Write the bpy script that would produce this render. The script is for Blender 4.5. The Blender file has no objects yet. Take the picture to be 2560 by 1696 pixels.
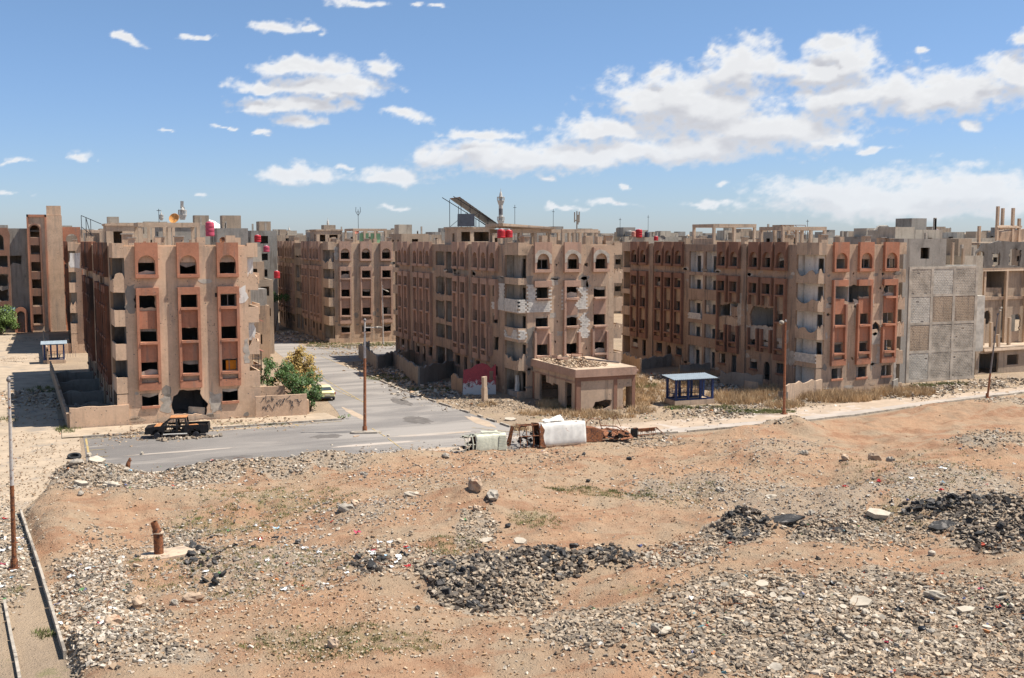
import bpy, math, random
import numpy as np
from mathutils import Vector, Matrix
from mathutils.geometry import tessellate_polygon
random.seed(7); RNG = np.random.default_rng(11)
R = math.radians
SC = bpy.context.scene
COL = SC.collection

# ------------------------------------------------------------------ camera
# world axes: X along the fronts of the housing blocks, Y away from the viewer along the street
F_PX, HOR, CAM_H, YAW = 2670.0, 248.0, 17.1, R(23)
TH = math.atan(HOR / F_PX); CT, ST = math.cos(TH), math.sin(TH)
cam_d = bpy.data.cameras.new('camera'); cam = bpy.data.objects.new('camera', cam_d); COL.objects.link(cam)
cam_d.sensor_width = 36; cam_d.lens = 36 * F_PX / 2560; cam_d.clip_start = .5; cam_d.clip_end = 9000
cam.location = (0, 0, CAM_H); cam.rotation_euler = (R(90) - TH, 0, -YAW)
SC.camera = cam

def ray(px, py):
    a, b = (px - 1280) / F_PX, -(py - 848) / F_PX
    dx, dy, dz = a, CT + b * ST, -ST + b * CT
    return (dx * math.cos(YAW) + dy * math.sin(YAW), -dx * math.sin(YAW) + dy * math.cos(YAW), dz)
def gp(px, py, z=0):                      # where the line of sight through a photo pixel meets the ground
    d = ray(px, py); t = (z - CAM_H) / d[2]; return (d[0] * t, d[1] * t)
def at(px, py, dep):                      # the point on that line at a distance in metres
    d = ray(px, py); l = dep / (CT)
    h = math.hypot(d[0], d[1]); k = dep / (d[0] * math.sin(YAW) + d[1] * math.cos(YAW))
    return (d[0] * k, d[1] * k, CAM_H + d[2] * k)

# ------------------------------------------------------------------ node helper
class NT:
    def __init__(s, t): s.t = t; s.n = t.nodes; s.l = t.links
    def a(s, ty, ins=None, **kw):
        n = s.n.new(ty)
        for k, v in kw.items(): setattr(n, k, v)
        for k, v in (ins or {}).items():
            sock = n.inputs[k]
            if hasattr(v, 'is_output') or isinstance(v, bpy.types.NodeSocket): s.l.new(v, sock)
            else: sock.default_value = v
        return n
    def math(s, op, a, b=0.0, c=0.0, clamp=False):
        n = s.n.new('ShaderNodeMath'); n.operation = op; n.use_clamp = clamp
        for i, v in enumerate((a, b, c)):
            if isinstance(v, bpy.types.NodeSocket): s.l.new(v, n.inputs[i])
            else: n.inputs[i].default_value = v
        return n.outputs[0]
    def ramp(s, v, lo, hi, o0=0.0, o1=1.0):
        n = s.n.new('ShaderNodeMapRange'); n.interpolation_type = 'SMOOTHSTEP'
        s.l.new(v, n.inputs[0]); n.inputs[1].default_value = lo; n.inputs[2].default_value = hi
        n.inputs[3].default_value = o0; n.inputs[4].default_value = o1; return n.outputs[0]
    def mix(s, f, a, b, mode='MIX'):
        n = s.n.new('ShaderNodeMix'); n.data_type = 'RGBA'; n.blend_type = mode; n.clamp_factor = True
        for i, v in ((0, f), (6, a), (7, b)):
            if isinstance(v, bpy.types.NodeSocket): s.l.new(v, n.inputs[i])
            else: n.inputs[i].default_value = v if i == 0 else (*v[:3], 1)
        return n.outputs[2]
    def noise(s, vec, sc, det=5, rough=.55, dist=0):
        n = s.n.new('ShaderNodeTexNoise'); s.l.new(vec, n.inputs['Vector'])
        n.inputs['Scale'].default_value = sc; n.inputs['Detail'].default_value = det
        n.inputs['Roughness'].default_value = rough; n.inputs['Distortion'].default_value = dist; return n.outputs[0]
    def vor(s, vec, sc):
        n = s.n.new('ShaderNodeTexVoronoi'); s.l.new(vec, n.inputs['Vector']); n.inputs['Scale'].default_value = sc; return n
    def scale(s, vec, xyz):
        n = s.n.new('ShaderNodeVectorMath'); n.operation = 'MULTIPLY'; s.l.new(vec, n.inputs[0]); n.inputs[1].default_value = xyz; return n.outputs[0]

# ------------------------------------------------------------------ sky and sun
SKY_K = .079; SKY_LO = (.66, .765, 1.04); SKY_HI = (.93, .99, .97)
SUN_EL, SUN_AZ = R(60.5), math.atan2(.945, -.327)      # azimuth clockwise from +Y
wd = bpy.data.worlds.new('World'); SC.world = wd; wd.use_nodes = True
wt = wd.node_tree; wt.nodes.clear(); w = NT(wt)
sky = w.a('ShaderNodeTexSky', sky_type='NISHITA', sun_disc=False, sun_elevation=SUN_EL, sun_rotation=SUN_AZ,
          altitude=300, air_density=1.0, dust_density=.35, ozone_density=3.0)
tc = w.a('ShaderNodeTexCoord').outputs['Generated']
sep = w.a('ShaderNodeSeparateXYZ', {0: tc})
el = w.math('ARCSINE', sep.outputs[2])
def dirpx(px, py):
    d = ray(px, py); n = math.sqrt(sum(c * c for c in d)); return math.atan2(d[0], d[1]), math.asin(d[2] / n)
# clouds as ellipses on the sky: centre, half width, half height in photo pixels
CLOUDS = [(690, 68, 62, 17), (775, 76, 45, 9), (350, 101, 36, 10), (505, 103, 30, 6),
    (780, 172, 120, 23), (730, 165, 50, 20), (960, 168, 42, 20), (660, 218, 105, 12), (800, 220, 135, 26), (860, 205, 70, 15),
    (740, 264, 140, 18), (665, 268, 60, 20), (745, 305, 65, 16), (640, 337, 22, 6), (1015, 290, 52, 11), (560, 320, 16, 4),
    (890, 8, 60, 12), (1055, 8, 20, 6), (1110, 10, 22, 6), (740, 440, 90, 20), (990, 438, 115, 20), (860, 416, 18, 5),
    (1190, 330, 90, 12), (1130, 388, 80, 30), (1300, 400, 210, 40), (1190, 372, 90, 28), (1480, 400, 180, 26),
    (1500, 335, 150, 28), (1610, 260, 110, 40), (1750, 280, 200, 60), (1850, 180, 100, 55), (1700, 240, 180, 50),
    (2050, 175, 140, 36), (2120, 155, 80, 45), (2095, 110, 50, 16), (1900, 330, 240, 45), (1760, 370, 220, 40), (1620, 390, 160, 30),
    (2080, 255, 130, 50), (2230, 240, 110, 40), (2400, 240, 170, 45), (2510, 190, 70, 45), (2555, 100, 30, 20), (2300, 270, 90, 30),
    (2090, 345, 75, 12), (2200, 370, 40, 9), (2450, 305, 35, 16), (1810, 463, 28, 9), (1390, 457, 20, 8), (1565, 466, 16, 6),
    (2080, 492, 190, 42), (2400, 480, 230, 52), (2230, 500, 260, 40), (2300, 520, 300, 30), (1660, 180, 40, 12), (1780, 125, 26, 9),
    (30, 407, 34, 6), (215, 392, 42, 8), (50, 478, 30, 5), (420, 339, 22, 4), (1010, 525, 40, 6), (2283, 133, 16, 8), (520, 480, 30, 4),
    (1770, 520, 60, 8), (1530, 505, 50, 6), (1420, 520, 40, 5)]
skc = w.mix(1.0, sky.outputs[0], w.mix(w.ramp(el, -.02, .42), SKY_LO, SKY_HI), 'MULTIPLY')
bg = w.a('ShaderNodeBackground', {0: skc, 1: SKY_K})
wt.links.new(bg.outputs[0], w.a('ShaderNodeOutputWorld').inputs[0])

sd = bpy.data.lights.new('sun', 'SUN'); sun = bpy.data.objects.new('sun', sd); COL.objects.link(sun)
sd.energy = 5.0; sd.angle = R(.53); sd.color = (1, .955, .88)
sv = Vector((math.cos(SUN_EL) * math.sin(SUN_AZ), math.cos(SUN_EL) * math.cos(SUN_AZ), math.sin(SUN_EL)))
sun.rotation_euler = sv.to_track_quat('Z', 'Y').to_euler(); sun.location = (60, 40, 80)
SC.view_settings.view_transform = 'Standard'; SC.view_settings.look = 'None'
SC.view_settings.gamma = 1; SC.view_settings.use_curve_mapping = False; SC.view_settings.exposure = 0.68
SC.render.engine = 'CYCLES'; SC.cycles.max_bounces = 4; SC.cycles.diffuse_bounces = 3

# ------------------------------------------------------------------ noise on arrays
_lat = RNG.random((256, 256))
def vnoise(x, y, f):
    x = np.asarray(x) * f; y = np.asarray(y) * f; xi = np.floor(x).astype(int); yi = np.floor(y).astype(int)
    fx = x - xi; fy = y - yi; fx = fx * fx * (3 - 2 * fx); fy = fy * fy * (3 - 2 * fy); g_ = lambda i, j: _lat[(xi + i) % 256, (yi + j) % 256]
    return (g_(0, 0) * (1 - fx) + g_(1, 0) * fx) * (1 - fy) + (g_(0, 1) * (1 - fx) + g_(1, 1) * fx) * fy
def fbm(x, y, f, o=5, r=.5):
    s = 0; a = 1; t = 0
    for i in range(o): s = s + a * vnoise(x + 17.3 * i, y + 9.1 * i, f * 2 ** i); t += a; a *= r
    return s / t
def sst(x, a, b): t = np.clip((x - a) / (b - a), 0, 1); return t * t * (3 - 2 * t)

# ------------------------------------------------------------------ clouds: a far shell all round the horizon, below the sun
def clouds():
    fine = np.radians(np.concatenate([np.arange(-3.5, 51, .085)])); rest = np.radians(np.arange(52, 357, 1.0)); az_ = np.concatenate([fine, rest, [fine[0] + 2 * math.pi]])
    el_ = np.radians(np.concatenate([np.arange(-.6, 16.2, .07), np.arange(17, 40, 1.0)])); A, E_ = np.meshgrid(az_, el_)
    D = np.degrees(A); Q = np.degrees(E_)
    wa = (fbm(D * 1.0, Q * 1.6, .55, 6, .55) - .5); wb = (fbm(D + 50, Q * 1.6 + 31, .55, 6, .55) - .5)
    rndc = random.Random(21); cl = []
    for c in CLOUDS:
        ca, ce = dirpx(c[0], c[1]); a2, _ = dirpx(c[0] + c[2], c[1]); _, e2 = dirpx(c[0], c[1] - c[3]); cl.append((ca, ce, abs(a2 - ca) * 1.2, abs(e2 - ce) * 1.55))
    for i in range(30): cl.append((R(rndc.uniform(58, 350)), R(rndc.uniform(3, 30)), R(rndc.uniform(2, 9)), R(rndc.uniform(.6, 2.4))))
    def field(A, E_):
        A = A + wa * .050; E_ = E_ + wb * .020; m = np.full(A.shape, 9.0)
        for ca, ce, ra, re in cl:
            d = np.sqrt(((A - ca) / ra) ** 2 + (np.where(E_ < ce, (E_ - ce) * 1.35, E_ - ce) / re) ** 2); h = np.clip(.5 + (m - d) / .5, 0, 1); m = np.where(h <= 0, m, np.where(h >= 1, d, m * (1 - h) + d * h - .125 * h * (1 - h) * 2))
        return m
    nz = fbm(D, Q * 1.5, 1.6, 6, .62) - .5; nl = fbm(D + 9, Q * 2.2, .5, 5, .6) - .5
    f0 = field(A, E_); f1 = field(A + .006, E_ + .014)
    dens = 1.0 - f0 + nz * (.75 + .5 * np.clip(f0, 0, 1))
    al = sst(dens, -.12, .62) * (.80 + .18 * sst(Q, .4, 6)); core = sst(dens, .2, .9)
    lit = sst(f1 - f0 + nl * .75 + nz * .35, -.30, .32)  # sunlit tops and grey undersides are painted into the self-glowing shell
    sh = np.clip(lit * .75 + (1 - core) * .35, 0, 1)
    al = al * (Q < 39) * (Q > -.5)
    Rr = 7000; X = Rr * np.cos(E_) * np.sin(A); Y = Rr * np.cos(E_) * np.cos(A); Z = Rr * np.sin(E_) + CAM_H; ny, nx = A.shape
    me = bpy.data.meshes.new('clouds'); me.vertices.add(nx * ny); me.vertices.foreach_set('co', np.stack([X, Y, Z], -1).reshape(-1).astype(np.float32))
    i = np.arange(ny - 1)[:, None] * nx + np.arange(nx - 1)[None]; F = np.stack([i, i + 1, i + nx + 1, i + nx], -1).reshape(-1, 4)
    av = al.reshape(-1)[F].max(1); F = F[av > .004].reshape(-1); nf = len(F) // 4
    me.loops.add(nf * 4); me.loops.foreach_set('vertex_index', F.astype(np.int32)); me.polygons.add(nf); me.polygons.foreach_set('loop_start', (np.arange(nf) * 4).astype(np.int32)); me.update(calc_edges=True)
    C = np.stack([al, sh, np.clip(Q / 16, 0, 1), np.ones_like(al)], -1).astype(np.float32); me.color_attributes.new('Cloud', 'FLOAT_COLOR', 'POINT').data.foreach_set('color', C.reshape(-1))
    m = bpy.data.materials.new('cloud'); m.use_nodes = True; t = m.node_tree; t.nodes.clear(); n = NT(t); m.cycles.emission_sampling = 'NONE'
    sp = n.a('ShaderNodeSeparateColor', {0: n.a('ShaderNodeVertexColor', layer_name='Cloud').outputs[0]})
    c = n.mix(sp.outputs[1], (.35, .355, .385), (.575, .58, .585)); c = n.mix(n.ramp(sp.outputs[2], .0, .5, .6, 0), c, (.555, .565, .59))
    em = n.a('ShaderNodeEmission', {0: c, 1: 1.0}); tr = n.a('ShaderNodeBsdfTransparent'); mx = n.a('ShaderNodeMixShader', {0: sp.outputs[0]})
    t.links.new(tr.outputs[0], mx.inputs[1]); t.links.new(em.outputs[0], mx.inputs[2]); t.links.new(mx.outputs[0], n.a('ShaderNodeOutputMaterial').inputs[0]); me.materials.append(m)
    o = bpy.data.objects.new('sky_clouds', me); COL.objects.link(o); o['kind'] = 'structure'
clouds()

# ------------------------------------------------------------------ materials
def new_mat(name):
    m = bpy.data.materials.new(name); m.use_nodes = True; t = m.node_tree
    b = t.nodes['Principled BSDF']; return m, NT(t), b
def pos(n): return n.a('ShaderNodeNewGeometry').outputs['Position']
def bump(n, b, h, st=.4, d=.02):
    x = n.a('ShaderNodeBump', {'Height': h, 'Strength': st, 'Distance': d}); n.l.new(x.outputs[0], b.inputs['Normal'])
def mul(c, k): return tuple(min(1, x * k) for x in c)

def stucco(name, base, patch=(.42, .40, .37), thr=.66, soot=.62, holes=.05, dirt=1.0):
    m, n, b = new_mat(name); p = pos(n)
    a1 = n.noise(p, .35, 6, .6); a2 = n.noise(p, 4.0, 5, .7)
    st = n.noise(n.scale(p, (1.6, 1.6, .22)), 1.0, 5, .6)
    c = n.mix(n.ramp(a1, .3, .7), base, mul(base, .72))
    c = n.mix(n.ramp(a2, .35, .75, 0, .5), c, mul(base, 1.15))
    c = n.mix(n.ramp(st, .50, .68, 0, .62 * dirt), c, mul((base[0], base[0] * .80, base[0] * .66), .45))
    s2 = n.noise(n.scale(p, (3.2, 3.2, .16)), 1.0, 4, .6); c = n.mix(n.ramp(s2, .58, .72, 0, .5 * dirt), c, mul(base, .42))
    pt = n.noise(p, .55, 9, .68, .25)
    edge = n.ramp(pt, thr, thr + .012)
    c = n.mix(edge, c, n.mix(n.ramp(a2, .3, .7), patch, mul(patch, .7)))
    so = n.noise(n.scale(p, (1, 1, .6)), .23, 6, .6)
    c = n.mix(n.ramp(so, soot, soot + .16, 0, .8), c, (.035, .032, .03))
    v = n.vor(p, 1.5); v2 = n.vor(p, 3.7)
    msk = n.ramp(n.noise(p, .4, 2), .48, .6)
    h1 = n.ramp(v.outputs['Distance'], holes, holes + .03, 1, 0)
    h2 = n.math('MULTIPLY', n.ramp(v2.outputs['Distance'], holes * 1.6, holes * 1.6 + .06, 1, 0), msk)
    hh = n.math('MAXIMUM', h1, h2)
    c = n.mix(n.math('MULTIPLY', hh, .8), c, mul(patch, .28))
    n.l.new(c, b.inputs[0]); b.inputs['Roughness'].default_value = .92; b.inputs['Specular IOR Level'].default_value = .15
    h = n.math('SUBTRACT', n.math('ADD', n.math('MULTIPLY', a2, .5), n.noise(p, 22, 3, .7)), n.math('MULTIPLY', hh, 2.0))
    h = n.math('SUBTRACT', h, n.math('MULTIPLY', edge, 1.2))
    bump(n, b, h, .55, .035); return m

def plain(name, base, var=.25, sc=3.0, rough=.85, metal=0.0, second=None, thr=.5, bmp=.3):
    m, n, b = new_mat(name); p = pos(n)
    a = n.noise(p, sc, 6, .65); c = n.mix(n.ramp(a, .3, .72), mul(base, 1 + var), mul(base, 1 - var))
    if second: c = n.mix(n.ramp(n.noise(p, sc * .6, 7, .7, .4), thr, thr + .08), c, second)
    n.l.new(c, b.inputs[0]); b.inputs['Roughness'].default_value = rough; b.inputs['Metallic'].default_value = metal
    b.inputs['Specular IOR Level'].default_value = .3
    if bmp: bump(n, b, n.noise(p, sc * 7, 4, .7), bmp, .02)
    return m

def vcol_mat(name, rough=.95, bmp=.5, sc=14):
    m, n, b = new_mat(name); p = pos(n)
    vc = n.a('ShaderNodeVertexColor', layer_name='Col').outputs[0]
    c = n.mix(n.ramp(n.noise(p, sc, 4, .7), .3, .7, 0, .35), vc, (.27, .20, .14)); c = n.mix(1.0, c, (.84, .80, .75), 'MULTIPLY')
    n.l.new(c, b.inputs[0]); b.inputs['Roughness'].default_value = rough; b.inputs['Specular IOR Level'].default_value = .15
    bump(n, b, n.noise(p, sc * 1.6, 3, .7), bmp, .03); return m

M = {}
M['wall_tan'] = stucco('stucco_tan', (.63, .435, .295), thr=.71, soot=.68, dirt=.7, holes=.075)
M['wall_pink'] = stucco('stucco_pinkish', (.53, .38, .265), thr=.655, holes=.08)
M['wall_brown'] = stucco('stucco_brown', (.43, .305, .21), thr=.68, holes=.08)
M['side_tan'] = stucco('stucco_sooty_shaded_tan', (.38, .255, .17), thr=.67, soot=.50, dirt=1.3, holes=.08)  # sooty, and darkened further to paint in the shade of left faces
M['side_pink'] = stucco('stucco_shaded_pink', (.40, .28, .20), thr=.65, soot=.60, dirt=1.4, holes=.085)  # darker, dirtier copy of the pink wall with left-face shade in its colour
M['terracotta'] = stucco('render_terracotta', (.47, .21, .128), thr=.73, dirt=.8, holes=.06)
M['terracotta_soot_shade'] = stucco('render_terracotta_sooty_shaded', (.20, .09, .058), thr=.66, dirt=1.0, soot=.48)  # soot plus painted-in shade for the bays on left sides
M['terracotta_dull'] = stucco('render_terracotta_dull', (.29, .155, .105), thr=.72, dirt=.7)  # duller copy; on left side bays its tone carries their shade
M['rose'] = stucco('render_rose', (.47, .30, .22), thr=.68, dirt=.6)
M['inner'] = stucco('inner_plaster', (.42, .37, .31), thr=.62, soot=.49)
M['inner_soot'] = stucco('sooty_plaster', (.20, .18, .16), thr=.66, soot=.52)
M['white_inner'] = stucco('white_plaster', (.78, .73, .66), thr=.70, soot=.66)
M['slab'] = plain('concrete_slab', (.33, .29, .25), .3, 1.5)
M['concrete'] = plain('concrete', (.40, .35, .29), .25, 2.0)
M['concrete_tan'] = stucco('concrete_tan', (.54, .40, .285), thr=.68, holes=.03)
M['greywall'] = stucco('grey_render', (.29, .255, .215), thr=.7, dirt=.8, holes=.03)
M['block'] = plain('white_block', (.56, .52, .46), .18, 3)
M['block_grey'] = plain('grey_block', (.40, .345, .28), .3, .8)
M['rust'] = plain('rust', (.23, .09, .04), .45, 9, .8, .2, (.10, .05, .035), .5)
M['pole_paint'] = plain('pole_paint', (.50, .46, .42), .15, 6, .5, .2, (.24, .10, .05), .56)
M['pole_rust'] = plain('pole_rust', (.30, .12, .06), .35, 5, .7, .3, (.46, .40, .36), .60)
M['pole_grey'] = plain('pole_grey', (.20, .18, .17), .2, 6, .6, .2, (.22, .10, .05), .6)
M['metal_dark'] = plain('dark_metal', (.045, .045, .05), .4, 6, .55, .4)
M['char'] = plain('charred_metal', (.022, .02, .02), .5, 8, .6, .3, (.09, .045, .02), .60)
M['rust_orange'] = plain('orange_rust', (.44, .19, .075), .35, 6, .8, 0, (.30, .11, .04), .58)
M['van_white'] = plain('battered_white_paint', (.66, .63, .57), .12, 2, .5, 0, (.36, .17, .08), .61, .15)
M['van_olive'] = plain('pale_olive_paint', (.50, .49, .38), .15, 5, .5, 0, (.20, .17, .12), .64)
M['taxi'] = plain('pale_yellow_paint', (.72, .64, .34), .04, 3, .3, 0, None, .5, 0)
M['glass'] = plain('dark_glass', (.05, .06, .065), .1, 3, .08, 0, None, .5, 0)
M['tail'] = plain('red_lens', (.35, .02, .02), .1, 3, .2, 0, None, .5, 0)
M['plate'] = plain('number_plate', (.45, .42, .36), .1, 3, .4, 0, None, .5, 0)
M['rubber'] = plain('rubber', (.03, .03, .03), .3, 9, .85)
M['block_mid'] = plain('mid_grey_block', (.46, .42, .36), .25, 1.0)
M['blue'] = plain('blue_paint', (.022, .042, .125), .25, 5, .45, .1, (.06, .04, .03), .68)
M['tin'] = plain('pale_blue_tin', (.30, .345, .37), .15, 3, .6, 0, (.35, .27, .2), .68)
M['red_tank'] = plain('red_plastic', (.42, .025, .03), .12, 2, .4, 0, None, .5, 0)
M['pink_tank'] = plain('faded_pink_plastic', (.42, .06, .10), .15, 2, .5, 0, None, .5, 0)
M['black_tank'] = plain('dark_tank', (.05, .055, .07), .2, 2, .4, 0, None, .5, 0)
M['tank_cap'] = plain('white_plastic', (.7, .7, .68), .05, 2, .4, 0, None, .5, 0)
M['red_plaster0'] = plain('flaking_red_plaster', (.36, .05, .06), .15, 2.0, .8, 0, (.60, .57, .53), .52)
M['black_bag'] = plain('black_plastic', (.015, .016, .018), .3, 5, .35)
M['yellow_line'] = plain('yellow_line', (.42, .30, .12), .2, 3, .8, 0, (.24, .22, .19), .50)
M['curb'] = plain('kerb_stone', (.36, .31, .25), .25, 1.5, .9, 0, (.20, .17, .14), .52)
M['sidewalk'] = plain('dusty_pavement', (.375, .29, .205), .18, .5, .9, 0, (.28, .23, .18), .55)
M['dust'] = plain('dusty_strip', (.38, .29, .21), .14, .5, .95, 0, (.44, .37, .31), .55)
M['dustlane'] = plain('pale_lane', (.37, .315, .265), .12, .4, .9, 0, (.39, .305, .23), .55)
M['bark'] = plain('bark', (.10, .07, .05), .3, 8)
M['leaf'] = plain('leaf_green', (.055, .10, .025), .7, 2.5, .6, 0, None, .5, 0)
M['leaf_pale'] = plain('leaf_olive', (.10, .15, .035), .5, 1.5, .6, 0, None, .5, 0)
M['leaf_gold'] = plain('leaf_gold', (.34, .235, .07), .45, 1.2, .7, 0, (.30, .16, .08), .58, 0)
M['straw'] = plain('straw', (.46, .32, .18), .35, .6, .9, 0, (.34, .23, .13), .55, 0)
M['grass'] = plain('grass', (.13, .145, .045), .4, .6, .8, 0, (.24, .21, .08), .52, 0)
M['white_stone'] = plain('white_stone', (.60, .58, .54), .15, 2)
M['striped_a'] = plain('minaret_stone', (.50, .46, .41), .12, 2)
M['striped_b'] = plain('minaret_band', (.16, .15, .15), .12, 2)
M['green_cloth'] = plain('green_cloth', (.26, .44, .24), .1, 2)
M['panel_dark'] = plain('solar_panel', (.055, .045, .04), .3, 4, .4, .2)
M['dish'] = plain('rusty_dish', (.62, .28, .08), .2, 3, .6)
M['blue_paint'] = plain('graffiti_blue', (.35, .52, .62), .2, 2)
M['black_paint'] = plain('graffiti_black', (.06, .06, .065), .5, 6, .9, 0, (.35, .27, .2), .55)
M['orange_curtain'] = plain('orange_curtain', (.55, .20, .02), .1, 3)
M['rock'] = vcol_mat('rubble'); M['gravel_rock'] = vcol_mat('small_rubble', sc=9)
M['door_blue'] = plain('door_blue', (.10, .17, .20), .2, 3)
M['awning'] = plain('awning_red', (.50, .20, .15), .2, 3)
M['house_cream'] = stucco('far_cream', (.50, .43, .34), thr=.7, holes=.02)
M['house_grey'] = stucco('far_grey', (.34, .31, .27), thr=.72, holes=.02)
M['house_tan'] = stucco('far_tan', (.43, .33, .24), thr=.7, holes=.02)

def red_wall():
    m, n, b = new_mat('flaking_red_plaster'); p = pos(n); z = n.a('ShaderNodeSeparateXYZ', {0: p}).outputs[2]
    f = n.math('ADD', n.math('MULTIPLY', n.noise(p, 2.2, 8, .75, .5), 2.2), n.math('MULTIPLY', z, .42))
    c = n.mix(n.ramp(f, 1.55, 1.68), (.60, .57, .54), n.mix(n.ramp(n.noise(p, 5, 4), .35, .7), (.38, .06, .07), (.28, .05, .06)))
    n.l.new(c, b.inputs[0]); b.inputs['Roughness'].default_value = .8; return m
M['red_plaster'] = red_wall()
# ------------------------------------------------------------------ mesh builder
class MB:
    def __init__(s): s.v = []; s.f = []; s.m = []
    def add(s, vs, fs, mi=0):
        o = len(s.v); s.v += [tuple(v) for v in vs]
        for f in fs: s.f.append(tuple(i + o for i in f)); s.m.append(mi)
        return s
    def box(s, x0, x1, y0, y1, z0, z1, mi=0, T=None, j=0):
        vs = [Vector((x, y, z)) for z in (z0, z1) for x, y in ((x0, y0), (x1, y0), (x1, y1), (x0, y1))]
        if j: vs = [v + Vector([random.uniform(-j, j) for _ in range(3)]) for v in vs]
        if T is not None: vs = [T @ v for v in vs]
        return s.add(vs, [(0, 3, 2, 1), (4, 5, 6, 7), (0, 1, 5, 4), (1, 2, 6, 5), (2, 3, 7, 6), (3, 0, 4, 7)], mi)
    def tube(s, p0, p1, r0, r1=None, n=8, mi=0, cap=True):
        p0, p1 = Vector(p0), Vector(p1); r1 = r0 if r1 is None else r1
        q = (p1 - p0).to_track_quat('Z', 'Y'); vs = []
        for p, r in ((p0, r0), (p1, r1)):
            for k in range(n):
                a = 2 * math.pi * k / n; vs.append(p + q @ Vector((r * math.cos(a), r * math.sin(a), 0)))
        fs = [(k, (k + 1) % n, n + (k + 1) % n, n + k) for k in range(n)]
        if cap: fs += [tuple(range(n))[::-1], tuple(range(n, 2 * n))]
        return s.add(vs, fs, mi)
    def path(s, pts, r, n=6, mi=0):
        for a, b in zip(pts, pts[1:]): s.tube(a, b, r, r, n, mi)
        return s
    def lathe(s, prof, n=12, mi=0, c=(0, 0, 0)):
        vs = []; fs = []
        for r, z in prof:
            for k in range(n):
                a = 2 * math.pi * k / n; vs.append((c[0] + r * math.cos(a), c[1] + r * math.sin(a), c[2] + z))
        for i in range(len(prof) - 1):
            for k in range(n): fs.append((i * n + k, i * n + (k + 1) % n, (i + 1) * n + (k + 1) % n, (i + 1) * n + k))
        fs += [tuple(range(n))[::-1], tuple(range((len(prof) - 1) * n, len(prof) * n))]
        return s.add(vs, fs, mi)
    def panel(s, outer, holes, fn, t0, t1, mi=0, mr=None):
        loops = [outer] + list(holes); flat = [p for l in loops for p in l]; n = len(flat)
        tris = tessellate_polygon([[Vector((p[0], p[1], 0)) for p in l] for l in loops])
        s.add([fn(p[0], p[1], t0) for p in flat] + [fn(p[0], p[1], t1) for p in flat],
              [tuple(t) for t in tris] + [tuple(i + n for i in reversed(t)) for t in tris], mi)
        o = 0; vs = []; fs = []
        for l in loops:
            k = len(l)
            for i in range(k):
                a, b = l[i], l[(i + 1) % k]; q = len(vs)
                vs += [fn(a[0], a[1], t0), fn(b[0], b[1], t0), fn(b[0], b[1], t1), fn(a[0], a[1], t1)]; fs.append((q, q + 1, q + 2, q + 3))
        return s.add(vs, fs, mi if mr is None else mr)
    def mesh(s, name, mats):
        me = bpy.data.meshes.new(name); me.from_pydata(s.v, [], s.f)
        for m in (mats if isinstance(mats, (list, tuple)) else [mats]): me.materials.append(m)
        me.polygons.foreach_set('material_index', s.m); me.update(); return me
    def build(s, name, mats, parent=None, loc=(0, 0, 0), rz=0, **kw): return link(name, s.mesh(name, mats), parent, loc, rz, **kw)

def link(name, me, parent=None, loc=(0, 0, 0), rz=0, rot=None, **kw):
    o = bpy.data.objects.new(name, me); COL.objects.link(o); o.parent = parent; o.location = loc
    o.rotation_euler = rot if rot else (0, 0, rz)
    for k, v in kw.items():
        if v: o[k] = v
    return o
def thing(name, label, cat, loc=(0, 0, 0), rz=0, group=None): return link(name, None, None, loc, rz, label=label, category=cat, group=group)
def smooth(o):
    for p in o.data.polygons: p.use_smooth = True
    return o
def rect(a, b, c, d): return [(a, c), (b, c), (b, d), (a, d)]
def arch(cx, hw, z0, zs, n=8): return [(cx - hw, z0), (cx + hw, z0)] + [(cx + hw * math.cos(math.pi * k / n), zs + hw * math.sin(math.pi * k / n)) for k in range(n + 1)]
def jag(poly, amp=.12, step=.35, rnd=random):
    out = []
    for a, b in zip(poly, poly[1:] + poly[:1]):
        L = math.hypot(b[0] - a[0], b[1] - a[1]); k = max(1, int(L / step))
        for i in range(k):
            t = i / k; out.append((a[0] + (b[0] - a[0]) * t + rnd.uniform(-amp, amp), a[1] + (b[1] - a[1]) * t + rnd.uniform(-amp, amp)))
    return out
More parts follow.
